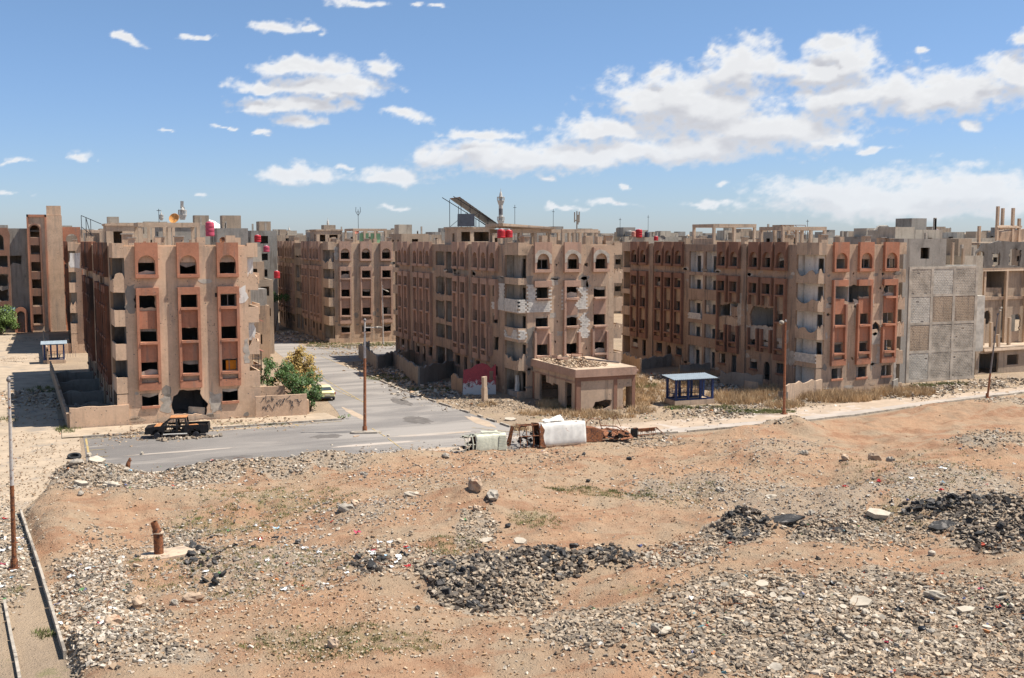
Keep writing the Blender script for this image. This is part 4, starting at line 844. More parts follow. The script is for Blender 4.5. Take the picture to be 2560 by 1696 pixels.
# painted lines
def strip_line(pts, w, z=.024, name='painted_line', mat='yellow_line', **kw):
    q = MB()
    for a, b in zip(pts, pts[1:]):
        d = Vector((b[0] - a[0], b[1] - a[1])).normalized(); nx, ny = -d.y * w / 2, d.x * w / 2
        q.add([(a[0] + nx, a[1] + ny, z), (a[0] - nx, a[1] - ny, z), (b[0] - nx, b[1] - ny, z), (b[0] + nx, b[1] + ny, z)], [(0, 1, 2, 3)])
    return q.build(name, M[mat], kind='structure', **kw)
strip_line([(1.7, 98.2), (1.75, 90)], .16); strip_line([(1.75, 89), (1.8, 80.6)], .14); strip_line([(1.7, 98.0), (24.2, 98.2)], .10)
for u in (5.5, 9.0, 12.6, 16.2, 19.8): strip_line([(u, 98.1), (u + .1, 97.2)], .12)
for v in (92.5, 89.4, 86.4, 83.5): strip_line([(1.8, v), (3.2, v)], .10)
for a, b in (((670, 898), (760, 940)), ((775, 947), (895, 1000)), ((930, 1072), (963, 1092)), ((970, 1097), (1012, 1128)), ((755, 873), (790, 887)), ((800, 890), (838, 906)), ((806, 872), (842, 886)), ((848, 888), (890, 901)), ((846, 871), (880, 884)), ((892, 886), (905, 890)), ((789, 886), (845, 886))):
    strip_line([gp(*a), gp(*b)], .10)
for a, b in (((800, 942), (915, 1010)), ((1180, 1070), (1300, 1083))): strip_line([gp(*a), gp(*b)], .10)

# kerbs, stone by stone
q = MB(); q.box(-.49, .49, -.1, .1, 0, .17, j=.003); KB = q.mesh('kerb_stone', M['curb'])
def kerb(label, pts, seed=1, miss=.08, z=0, zsc=1.0, sl=1.0):
    root = thing('kerb', label, 'kerb', (pts[0][0], pts[0][1], 0)); rd = random.Random(seed); o0 = Vector(pts[0])
    for a, b in zip(pts, pts[1:]):
        a, b = Vector(a), Vector(b); d = b - a; L = d.length; k = max(1, int(L / sl)); ang = math.atan2(d.y, d.x)
        for i in range(k):
            if rd.random() < miss: continue
            p = a + d * ((i + .5) / k) - o0; o = link('kerb_stone', KB, root, (p.x, p.y, z + rd.uniform(-.03, .01)), ang + rd.uniform(-.01, .01)); o.scale = (L / k, .62 if sl > 2 else 1, zsc)
kerb('broken pale kerb running before the nearest left apartment block', [(1.5, 98.8), (24.4, 99.05)], 1)
kerb('raised kerb between the dusty side road and the rubble lot', [(p[0], p[1] - .12) for p in st_lo[::-1][1:-1]] + [(120, 88.6)], 2, .03, -.3, 2.8)
kerb('long low kerb along the left bank of the rubble lot', [(-2.7, 72.4), (-1.5, 60), (-.3, 46.1)], 3, .0, -.1, 2.6, 3.0)
kerb('low kerb of the pavement at lower left corner', [(-2.9, 54.6), (-1.9, 44.0)], 4, .0, -.05, 1.4, 2.5)
kerb('kerb along the right side of the street', [(37.6, 89), (37.1, 97), (36.3, 105), (35.6, 117), (35.7, 135)], 5, .35)
kerb('kerb at the far parking area before the pinkish block', [(36.2, 169.5), (52, 167.7)], 6, .2)

# ------------------------------------------------------------------ walls of yards
def wall_px(label, a, b, h, mat='wall_tan', th=.22, jg=.12, name='yard_wall', step=.6, prof=None, world=False, seed=3):
    a = a if world else gp(*a); b = b if world else gp(*b); d = Vector((b[0] - a[0], b[1] - a[1])); L = d.length; rd = random.Random(seed)
    q = MB(); k = max(2, int(L / step)); top = [(L * (1 - i / k), h - rd.random() * jg) for i in range(k + 1)]
    if prof: top = [(L * t, z) for t, z in prof]
    q.panel([(0, -.1), (L, -.1)] + top, [], lambda s, z, t: (s, t, z), 0, th)
    o = q.build(name, [M[mat]], None, (a[0], a[1], 0), math.atan2(d.y, d.x), label=label, category='wall'); return o
fw = wall_px('low tan yard wall to the left of the nearest block front', (0.5, 103.5), (5.6, 103.6), 2.0, world=True)
wb = wall_px('yard wall with black scrawled graffiti to the right of the nearest block', (17.0, 103.0), (21.9, 102.8), 2.15, world=True, jg=.03)
rd = random.Random(5); q = MB()
for i in range(26):
    x = .5 + i * .14 + rd.uniform(-.06, .06); z = 1.45 + rd.uniform(-.35, .25); pts = [(x, -.012, z)]
    for j in range(4): pts.append((pts[-1][0] + rd.uniform(-.12, .22), -.012, pts[-1][2] + rd.uniform(-.28, .24)))
    q.path(pts, .022, 4)
q.build('graffiti', M['black_paint'], wb)
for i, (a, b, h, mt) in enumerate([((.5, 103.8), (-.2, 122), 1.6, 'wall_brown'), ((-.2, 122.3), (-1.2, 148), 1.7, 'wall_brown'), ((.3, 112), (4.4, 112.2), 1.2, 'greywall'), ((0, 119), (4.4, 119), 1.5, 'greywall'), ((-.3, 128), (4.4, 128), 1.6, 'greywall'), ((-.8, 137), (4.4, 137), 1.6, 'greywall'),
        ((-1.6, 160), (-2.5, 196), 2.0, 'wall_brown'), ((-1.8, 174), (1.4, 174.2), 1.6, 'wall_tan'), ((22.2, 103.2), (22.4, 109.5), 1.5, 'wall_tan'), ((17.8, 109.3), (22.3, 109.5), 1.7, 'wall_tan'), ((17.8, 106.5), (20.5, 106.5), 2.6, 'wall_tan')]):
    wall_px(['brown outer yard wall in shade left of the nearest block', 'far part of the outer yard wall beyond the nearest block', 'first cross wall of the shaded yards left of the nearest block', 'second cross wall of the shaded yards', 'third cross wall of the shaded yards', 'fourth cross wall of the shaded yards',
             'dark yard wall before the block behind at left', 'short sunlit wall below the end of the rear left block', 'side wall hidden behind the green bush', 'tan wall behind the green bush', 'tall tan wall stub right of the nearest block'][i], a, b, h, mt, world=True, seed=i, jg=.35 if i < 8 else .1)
WL = [('weathered enclosure wall facing the street before the central block', (1050, 965), (985, 915), 2.3, 'greywall'), ('cross wall of the enclosure before the central block', (1050, 965), (1138, 940), 2.3, 'greywall'), ('low rear wall of the enclosure before the central block', (985, 915), (1060, 905), 2.0, 'wall_brown'),
      ('crumbling wall of the farther yard before the central block', (945, 925), (900, 893), 2.2, 'greywall'), ('cross wall of the farther yard before the central block', (945, 925), (1010, 908), 2.1, 'greywall'), ('stub wall standing at the street end of the farther yard', (912, 895), (925, 888), 2.3, 'greywall'),
      ('inner grey wall among rubble beside the red wall', (1072, 950), (1118, 940), 1.6, 'greywall'), ('leaning wall stub left of the red wall', (1128, 975), (1155, 985), 2.0, 'wall_brown'),
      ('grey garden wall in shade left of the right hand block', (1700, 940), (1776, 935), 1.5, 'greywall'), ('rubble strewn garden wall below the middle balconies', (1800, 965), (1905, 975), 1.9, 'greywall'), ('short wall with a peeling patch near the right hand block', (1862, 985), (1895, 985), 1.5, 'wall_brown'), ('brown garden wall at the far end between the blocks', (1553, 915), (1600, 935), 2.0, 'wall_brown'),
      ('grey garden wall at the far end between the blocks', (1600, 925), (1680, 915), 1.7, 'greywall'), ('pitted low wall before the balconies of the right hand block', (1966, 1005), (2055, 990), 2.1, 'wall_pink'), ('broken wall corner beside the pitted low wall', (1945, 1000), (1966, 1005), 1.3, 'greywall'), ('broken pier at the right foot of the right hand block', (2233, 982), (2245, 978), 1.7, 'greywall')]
for i, (l, a, b, h, mt) in enumerate(WL): wall_px(l, a, b, h, mt, seed=20 + i, jg=.45)
def yardrub(pts, n, smax, pal='mix', seed=1, name='rubble'):
    rnd = np.random.default_rng(seed); V, s = chips(n, rnd, .06, smax, 2.0)
    c = np.array([gp(*p) for p in pts]); k = rnd.integers(0, len(c), n); r = rnd.normal(0, 1, (n, 2)) * np.array([1.8, 2.2])
    P = c[k] + r; Z = np.abs(rnd.normal(0, .16, n)) * np.exp(-(r ** 2).sum(1) / 10); V = V + np.stack([P[:, 0], P[:, 1], Z], 1)[:, None]
    link(name, chip_mesh(name, V, colours(pal, n, rnd, .01), 'rock'), kind='stuff')
yardrub([(1080, 985), (1110, 965), (1060, 985), (1020, 960), (1140, 965), (960, 930), (930, 915), (1000, 940), (1130, 985)], 1600, .5, 'mix', 2)
yardrub([(700, 850), (740, 850), (780, 845), (720, 835), (800, 850)], 1200, .6, 'mix', 3)
yardrub([(1830, 970), (1870, 985), (1800, 960), (1640, 945), (1910, 990), (1750, 950), (1930, 1000)], 1300, .5, 'mix', 4)
yardrub([(240, 1010), (220, 980), (270, 1030), (235, 960), (60, 985), (75, 1000), (110, 1010)], 1100, .45, 'mix', 5)
yardrub([(2270, 985), (2300, 980), (2350, 970), (2420, 965), (2480, 962), (2540, 955), (2250, 990), (2320, 975)], 1500, .4, 'white', 6)
yardrub([(400, 1075), (470, 1070), (560, 1062), (350, 1082), (640, 1058), (700, 1050), (300, 1088)], 900, .3, 'tan', 7)
yardrub([(1780, 1035), (1790, 1030), (1810, 1028), (1770, 1040)], 500, .4, 'white', 8)
yardrub([(1540, 1035), (1600, 1035), (1470, 1045), (1400, 1050), (1560, 985), (1640, 990), (1250, 1010), (1190, 1010), (1870, 1015), (1990, 1010), (1900, 1020)], 1500, .25, 'white', 9)
yardrub([(1130, 1000), (1180, 1010), (1230, 1015), (1290, 1020), (1270, 1010), (1160, 1015)], 700, .22, 'pale', 10)
yardrub([(870, 885), (960, 868), (900, 872), (830, 868), (860, 862), (800, 858)], 800, .3, 'tan', 11)
q = MB(); q.panel([(0, 0), (3.7, 0), (3.7, 3.4), (3.2, 2.9), (2.8, 3.3), (2.2, 3.5), (1.5, 3.35), (.9, 2.9), (.1, 2.8)], [jag(rect(2.9, 3.4, 1.6, 2.6), .1), rect(.55, .8, .9, 1.3)], lambda s, z, t: (s, t, z), 0, .2)
a = gp(1157, 988); q.build('painted_wall', M['red_plaster'], None, (a[0], a[1], 0), R(-14), label='broken wall with flaking dark red and white paint', category='wall')
def post(label, px, h, mat='concrete', w=.26, name='concrete_post'):
    q = MB(); q.box(-w, w, -w, w, -.1, h * .55, j=.04); q.box(-w * .85, w * .8, -w * .85, w * .8, h * .55, h, j=.06); a = gp(*px); q.build(name, M[mat], None, (*a, 0), .3, label=label, category='post')
post('single pale concrete post beside the street before the central block', (1211, 1005), 2.7, 'concrete_tan')
post('slim white concrete post at the corner of the central block', (1293, 990), 2.3, 'white_stone', .18); post('short thick gatepost at the left yard beside the blue shelter', (113, 893), 2.0, 'wall_tan'); post('second gatepost right of the far blue shelter', (169, 880), 2.0, 'wall_tan')

# ------------------------------------------------------------------ small flat roofed kiosk building
def kiosk():
    root = thing('kiosk_building', 'small flat roofed brown building with gaping openings and rubble on its roof', 'building', (47.0, 94.3, 0)); W, D, h = 6.6, 10.6, 3.5
    fr = lambda s, z, t: (s, t, z); lf = lambda s, z, t: (t, s, z); rg = lambda s, z, t: (W - t, s, z); bk = lambda s, z, t: (s, D - t, z); mt = [M['wall_pink'], M['inner']]
    q = MB(); q.panel(rect(0, W, 0, h), [jag([(1.75, .35), (2.2, .12), (3.1, .15), (3.85, .4), (3.95, 1.05), (2.9, 1.05), (2.1, .9)], .05, .3), jag([(5.3, .05), (6.35, .05), (6.35, 2.3), (5.35, 2.3), (5.2, 1.3)], .03, .5)], fr, 0, .25)
    q.panel(rect(.25, D, 0, h), [jag(rect(1.1, 2.7, .05, 2.75), .03, .4), jag([(4.2, .3), (8.9, .1), (8.9, 2.9), (7.3, 2.9), (7.2, 2.2), (5.6, 2.05), (5.3, 2.3), (4.2, 2.2)], .05, .5)], lf, 0, .25)
    q.panel(rect(.25, D, 0, h), [rect(5.2, 7.6, .9, 2.2), rect(1.4, 2.4, 0.05, 2.2)], rg, 0, .25); q.panel(rect(.25, W - .25, 0, h), [rect(1, 3, .9, 2.2)], bk, 0, .25)
    q.box(4.6, 4.75, .26, 4, 0, h); q.build('wall', mt, root)
    q = MB(); q.box(-.25, W + .05, -.25, D + .2, h, h + .75, j=.01); q.box(W + .053, W + .35, -.1, D, h + .3, h + .5, j=.04); q.build('roof_slab', M['rose'], root)
    q = MB(); q.box(-.24, W, -.24, D, h + .754, h + .80, j=.01); q.build('roof_screed', M['concrete_tan'], root)
    q = MB()
    for x0, x1 in ((-.06, .45), (4.15, 4.55), (6.25, 6.62)): q.box(x0, x1, -.07, -.003, 0, h - .42)
    q.box(-.06, 6.62, -.07, -.003, h - .417, h - .002); q.box(-.06, -.003, 0, .3, 0, h - .002); q.box(-.06, -.003, D - .4, D, 0, h - .6); q.build('trim', M['terracotta_dull'], root)
    q = MB()
    for i in range(34): q.box(-.05, -.003, .45 + i * .29, .45 + i * .29 + .17, 2.86, 3.06)
    q.build('dentil_frieze', M['rose'], root, kind='stuff')
    rnd = np.random.default_rng(3); n = 900; V, s = chips(n, rnd, .05, .4); x = rnd.uniform(0, 4.2, n) ** 1.0; y = rnd.uniform(1.2, 10, n); z = h + .8 + np.abs(rnd.normal(0, .12, n))
    link('roof_rubble', chip_mesh('roof_rubble', V + np.stack([x, y, z], 1)[:, None], colours('tan', n, rnd), 'rock'), root, kind='stuff')
    q = MB(); T = Matrix.Translation((1.6, 7.2, h + 1.15)) @ Matrix.Rotation(.3, 4, 'Z') @ Matrix.Rotation(.18, 4, 'Y'); q.box(-.8, .8, -.5, .5, -.15, .15, T=T, j=.04); q.build('fallen_slab', M['rose'], None, (47, 94.3, 0), label='pinkish slab fragment lying on the kiosk roof rubble', category='slab')
    q = MB(); q.path([(47 + 3.2, 94.3 + 9.6, h + .95), (47 + 6.2, 94.3 + 2.6, h + .95)], .09, 8); q.build('roof_pipe', M['pole_grey'], None, label='dark pipe lying along the edge of the kiosk roof', category='pipe')
    q = MB(); q.path([(50.2, 102, h + .8), (50.2, 102, h + 1.5), (51.3, 101.6, h + 1.5), (51.3, 101.6, h + .8)], .03, 5); q.build('iron_frame', M['rust'], None, label='small bent iron hoop standing on the kiosk roof', category='frame')
kiosk()

# ------------------------------------------------------------------ blue guard shelters
def shelter(label, loc, rz, W=4.4, D=2.0):
    root = thing('shelter', label, 'shelter', loc, rz)
    q = MB(); q.box(-.15, W + .15, -.12, D + .2, 0, .5, j=.01); q.build('plinth', M['concrete_tan'], root)
    q = MB(); q.box(-.11, .11, -.11, .11, .5, 2.7); pm = q.mesh('post', M['blue'])
    for i in range(4):
        for y in (0.06, D - .06): link('post', pm, root, (.06 + (W - .12) * i / 3, y, 0))
    q = MB()
    for y in (.06, D - .06):
        for z in (.55, 2.66): q.box(0, W, y - .08, y + .08, z - .08, z + .09)
    for x in (.06, W - .06):
        for z in (.556, 2.666): q.box(x - .045, x + .045, .1, D - .1, z - .05, z + .06)
    q.build('frame', M['blue'], root)
    q = MB()
    for z in (1.15, 1.5): q.box(.12, W - .12, D - .08, D - .04, z - .02, z + .02); q.box(.04, .08, .1, D - .1, z - .02, z + .02)
    for i in range(8): q.box(.04, .07, .2 + i * .22, .23 + i * .22, .6, 1.5)
    for i in range(12): q.box(.3 + i * .34, .33 + i * .34, D - .08, D - .05, .6, 1.5)
    q.build('railing', M['blue'], root)
    q = MB(); n = 44
    vs = []; 
    for i in range(n + 1):
        x = -.4 + (W + .8) * i / n; z = 2.85 + .035 * math.sin(i * math.pi / 1.0 * .5 * 2) * (1 if i % 2 else 1) + (.03 if i % 2 else -.03); vs += [(x, -.45, z - .1), (x, D + .35, z + .12)]
    o = len(vs); vs += [(a, b, c - .03) for a, b, c in vs]
    fs = [(2 * i, 2 * i + 2, 2 * i + 3, 2 * i + 1) for i in range(n)] + [(o + 2 * i + 1, o + 2 * i + 3, o + 2 * i + 2, o + 2 * i) for i in range(n)] + [(2 * i, o + 2 * i, o + 2 * i + 2, 2 * i + 2) for i in range(n)]
    q.add(vs, fs); q.build('roof_sheet', M['tin'], root)
    q = MB(); q.box(.4, W - .4, D - .6, D - .2, 1.0, 1.06); q.box(.6, .7, D - .5, D - .3, .5, 1.0); q.box(W - .7, W - .6, D - .5, D - .3, .5, 1.0); q.build('bench', M['metal_dark'], root)
shelter('blue steel shelter with corrugated roof on a concrete plinth, right of the kiosk', (58.4, 94.2, 0), R(-3))
shelter('small blue shelter with pale roof far back at left', (-2.2, 160.5, 0), 0, 2.6, 2.0)

# ------------------------------------------------------------------ street lamps
def lamp(label, base, top, matb, matt, r=.13, split=.5, arm=None, head='cobra', island=False, thing_name='street_lamp'):
    b = gp(*base); sy, cy = math.sin(YAW), math.cos(YAW); dep = b[0] * sy + b[1] * cy; t = at(*top, dep)
    root = thing(thing_name, label, 'street lamp', (b[0], b[1], 0)); T = Vector((t[0] - b[0], t[1] - b[1], t[2])); m_ = T * split
    q = MB(); q.tube((0, 0, -.3), m_, r, r * .8, 10); q.tube(m_, T, r * .78, r * .5, 10, 1); q.build('pole', [M[matb], M[matt]], root)
    q = MB(); q.box(-.25, .25, -.25, .25, 0, .08); q.tube((0, 0, 0), (0, 0, .5), r * 1.5, r * 1.4, 10); q.build('base', M[matb], root)
    if arm:
        cx, cz, az_ = arm; A = T * az_; E_ = A + Vector((cx * cy, -cx * sy, cz)); q = MB(); q.tube(A, E_, .05, .04, 6); q.build('arm', M[matt], root)
        q = MB()
        if head == 'globe': q.lathe([(.05, -.2), (.2, -.14), (.27, 0), (.2, .16), (.08, .22)], 12, 0, E_)
        else:
            d = (E_ - A).normalized(); q.tube(E_ - d * .1, E_ + d * .25, .06, .13, 8); q.tube(E_ + d * .25, E_ + d * .6, .13, .07, 8)
        smooth(q.build('lamp_head', M['curb'], root))
    q = MB(); q.lathe([(r * .6, 0), (r * .9, .05), (r * .9, .15), (r * .3, .28)], 8, 0, T); q.build('cap', M['pole_grey'], root); return root
lamp('rusty pole with white top and drooping lamp head, standing on the asphalt in the middle', (912, 1080), (912, 804), 'pole_rust', 'pole_paint', .15, .67, (.95, .0, .945))
lamp('rust orange pole with pale globe lamp before the right hand block', (1960, 1036), (1964, 806), 'pole_rust', 'pole_rust', .13, .8, (-.4, .05, .99), 'globe')
lamp('tall peeling pole at the left edge of the rubble lot', (36, 1422), (22, 955), 'rust', 'pole_paint', .13, .45)
lamp('slanting grey pole beside the side road at far right', (2468, 995), (2494, 790), 'pole_rust', 'pole_grey', .12, .3, (.2, .5, .99))
lamp('distant pale pole before the pinkish block', (958, 862), (956, 718), 'pole_paint', 'pole_paint', .12, .5, (.5, -.25, .97))
q = MB()
q.panel([(-1.3, -.3), (-.9, -.5), (1.1, -.45), (1.5, 0), (1.0, .4), (-1.0, .35)], [], lambda s, z, t: (s, z, t), 0, .14); a = gp(912, 1083); q.build('traffic_island', M['curb'], None, (*a, 0), -.3, label='small concrete island round the foot of the middle lamp', category='kerb')
# ------------------------------------------------------------------ vehicles
def pickup():
    root = thing('pickup_truck', 'burnt out black pickup truck with orange rusted roof and bonnet', 'pickup truck', (9.15, 96.05, .0), R(-12)); L, Wd = 5.3, 1.78
    bm = M['char']; x0 = -L / 2
    def arcp(cx, r, n=8): return [(cx + r * math.cos(math.pi - math.pi * k / n), .42 + r * math.sin(math.pi * k / n)) for k in range(n + 1)]
    lower = [(.06, .42)] + [(a, b) for a, b in arcp(.98, .42)] + arcp(4.22, .42) + [(5.25, .42), (5.3, .75), (5.25, 1.16), (3.5, 1.14), (3.47, 1.13), (1.55, 1.1), (1.2, 1.1), (.12, .98), (.0, .75)]
    cab = [(1.3, 1.08), (2.1, 1.72), (3.4, 1.74), (3.5, 1.08)]
    for sgn, y in ((-1, -Wd / 2), (1, Wd / 2)):
        fn = lambda s, z, t: (x0 + s, y - sgn * t, z); q = MB()
        q.panel(lower, [jag([(1.6, .5), (2.5, .5), (2.55, .95), (1.62, 1.0)], .03, .3), jag([(2.75, .55), (3.2, .55), (3.2, .95), (2.75, .95)], .03)], fn, 0, .06); q.build('body_side', bm, root)
        q = MB(); fc = lambda s, z, t: (x0 + s, y - sgn * (t + (z - 1.08) * .28), z)
        q.panel(cab, [[(1.55, 1.14), (2.16, 1.64), (2.55, 1.66), (2.55, 1.14)], [(2.7, 1.14), (2.7, 1.66), (3.28, 1.67), (3.33, 1.14)]], fc, 0, .06); q.build('cab_frame', bm, root)
    q = MB(); T = Matrix.Translation((x0, 0, 0))
    q.add([(x0 + 2.05, -.70, 1.73), (x0 + 3.45, -.70, 1.75), (x0 + 3.45, .70, 1.75), (x0 + 2.05, .70, 1.73), (x0 + 2.05, -.70, 1.80), (x0 + 3.45, -.70, 1.81), (x0 + 3.45, .70, 1.81), (x0 + 2.05, .70, 1.80)], [(0, 3, 2, 1), (4, 5, 6, 7), (0, 1, 5, 4), (1, 2, 6, 5), (2, 3, 7, 6), (3, 0, 4, 7)]); q.build('roof', M['rust_orange'], root)
    q = MB(); q.add([(x0 + .1, -.80, .99), (x0 + .1, .80, .99), (x0 + .75, .83, 1.07), (x0 + .75, -.83, 1.07), (x0 + 1.3, -.85, 1.13), (x0 + 1.3, .85, 1.13)], [(0, 3, 2, 1)], 1); q.add([(x0 + .76, .83, 1.072), (x0 + .76, -.83, 1.072), (x0 + 1.3, -.85, 1.13), (x0 + 1.3, .85, 1.13)], [(0, 1, 2, 3)]); q.build('bonnet', [M['rust_orange'], bm], root)
    q = MB(); q.box(x0 + .0, x0 + .1, -.86, .86, .5, .97, j=.02); q.box(x0 - .05, x0 + .02, -.85, .85, .42, .62, j=.02); q.build('grille', bm, root)
    q = MB(); q.box(x0 + 3.5, x0 + 5.2, -.82, .82, .62, .68); q.box(x0 + 3.42, x0 + 3.5, -.82, .82, .6, 1.3); q.box(x0 + 4.2, x0 + 5.0, -.82, -.55, .68, .95); q.box(x0 + 4.0, x0 + 4.9, .5, .82, .68, .95); q.build('load_bed', bm, root)
    q = MB(); q.box(x0 + 5.19, x0 + 5.27, -.86, .86, .55, 1.16, j=.01); q.build('tailgate', bm, root)
    q = MB(); T = Matrix.Translation((x0 + 3.95, -.2, .78)) @ Matrix.Rotation(.2, 4, 'Z'); q.box(-.4, .4, -.45, .45, 0, .3, T=T, j=.08); q.build('seat_shell', M['rust_orange'], root)
    q = MB()
    for xx in (2.2, 2.95): q.box(x0 + xx, x0 + xx + .45, -.7, -.1, .5, .75, j=.04); q.box(x0 + xx + .38, x0 + xx + .46, -.68, -.1, .7, 1.3, j=.05); q.box(x0 + xx, x0 + xx + .45, .1, .7, .5, .75, j=.04); q.box(x0 + xx + .38, x0 + xx + .46, .1, .68, .7, 1.25, j=.05)
    q.box(x0 + 1.45, x0 + 1.65, -.8, .8, .8, 1.1, j=.05); q.box(x0 + .3, x0 + 1.2, -.5, .5, .4, .9, j=.08); q.box(x0 + .4, x0 + 5.0, -.5, -.38, .28, .42); q.box(x0 + .4, x0 + 5.0, .38, .5, .28, .42)
    for i in range(14): q.tube((x0 + random.uniform(1.4, 3.3), random.uniform(-.7, .7), .5), (x0 + random.uniform(1.4, 3.3), random.uniform(-.7, .7), random.uniform(.9, 1.5)), .02, n=4)
    q.build('cabin_wreckage', bm, root)
    q = MB(); q.tube((x0 + .98, -.93, .3), (x0 + .98, .93, .3), .05, n=6); q.tube((x0 + 4.22, -.93, .3), (x0 + 4.22, .93, .3), .06, n=6); q.build('axle', bm, root)
    q = MB(); q.lathe([(.12, -.1), (.26, -.1), (.28, -.07), (.28, .07), (.26, .1), (.12, .1)], 14); w_ = q.mesh('wheel', M['metal_dark'])
    for xx in (.98, 4.22):
        for y in (-.8, .8): link('wheel', w_, root, (x0 + xx, y, .28), rot=(R(90), 0, 0))
    q = MB(); q.tube((x0 + 1.5, -.92, .40), (x0 + 3.5, -.92, .42), .04, n=6); q.build('side_step', M['van_white'], root)
pickup()
rnd = np.random.default_rng(5); n = 90; V, s = chips(n, rnd, .12, .38, 1.5, .6); V += np.stack([rnd.uniform(7.2, 12.6, n), 94.9 - (rnd.uniform(7.2, 12.6, n) - 7) * .03 + rnd.normal(0, .25, n) , np.full(n, .08)], 1)[:, None]
link('broken_brick', chip_mesh('broken_brick', V, colours('pale', n, rnd), 'rock'), kind='stuff')

def taxi():
    root = thing('taxi', 'pale yellow saloon car parked facing away beside the green bush', 'car', (26.05, 113.4, 0), R(-3))
    # stations along the length: y, half width, sill, belt, roof height, roof half width
    S = [(-2.15, .70, .42, .88, .90, .66), (-2.08, .80, .32, .98, 1.0, .72), (-1.55, .84, .28, 1.02, 1.06, .70), (-1.0, .85, .26, .98, 1.38, .58), (-.5, .85, .26, .97, 1.45, .57), (.3, .85, .26, .96, 1.45, .57), (.7, .85, .26, .95, 1.38, .58), (1.25, .84, .27, .93, .98, .68), (1.9, .80, .30, .80, .84, .70), (2.15, .68, .40, .66, .68, .6)]
    prof = lambda s: [(-s[1] * .96, s[2]), (-s[1], s[2] + .2), (-s[1] * .98, s[3]), (-s[5], s[4] - .05), (-s[5] * .8, s[4]), (s[5] * .8, s[4]), (s[5], s[4] - .05), (s[1] * .98, s[3]), (s[1], s[2] + .2), (s[1] * .96, s[2])]
    q = MB(); vs = []; fs = []
    for s in S: vs += [(x, s[0], z) for x, z in prof(s)]
    k = 10
    for i in range(len(S) - 1):
        for j in range(k): fs.append((i * k + j, i * k + (j + 1) % k, (i + 1) * k + (j + 1) % k, (i + 1) * k + j))
    fs += [tuple(range(k)), tuple(range((len(S) - 1) * k, len(S) * k))[::-1]]
    q.add(vs, fs); body = q.build('body', M['taxi'], root); mod = body.modifiers.new('bevel', 'BEVEL'); mod.width = .05; mod.segments = 2
    smooth(body)
    def glass(pts):
        q = MB(); q.add(pts, [(0, 1, 2, 3)]); return q.build('window', M['glass'], root)
    glass([(-.60, -1.57, 1.075), (.60, -1.57, 1.075), (.50, -1.045, 1.375), (-.50, -1.045, 1.375)]); glass([(.60, 1.24, 1.0), (-.60, 1.24, 1.0), (-.50, .74, 1.39), (.50, .74, 1.39)])
    for sg in (-1, 1):
        glass([(sg * .845, -1.0, 1.0), (sg * .845, -.15, .99), (sg * .60, -.15, 1.385), (sg * .61, -.85, 1.35)][::sg]); glass([(sg * .845, -.05, .99), (sg * .845, .95, .97), (sg * .62, .62, 1.36), (sg * .60, -.05, 1.385)][::sg])
        q = MB(); q.box(sg * .80 - .12, sg * .80 + .05, -2.13, -1.98, .70, .92, j=.01); q.build('tail_light', M['tail'], root)
        q = MB(); q.box(sg * .9 - .07, sg * .9 + .07, .62, .8, .98, 1.1); q.build('mirror', M['taxi'], root)
    q = MB(); q.box(-.27, .27, -2.19, -2.15, .60, .73); q.build('number_plate', M['plate'], root)
    q = MB(); q.box(-.74, .74, -2.21, -2.05, .34, .50, j=.005); q.build('bumper', M['metal_dark'], root)
    q = MB(); q.lathe([(.14, -.1), (.30, -.1), (.32, -.07), (.32, .07), (.30, .1), (.14, .1)], 18); me = q.mesh('wheel', M['rubber'])
    for x in (-.76, .76):
        for y in (-1.35, 1.35): link('wheel', me, root, (x, y, .31), rot=(0, R(90), 0))
taxi()

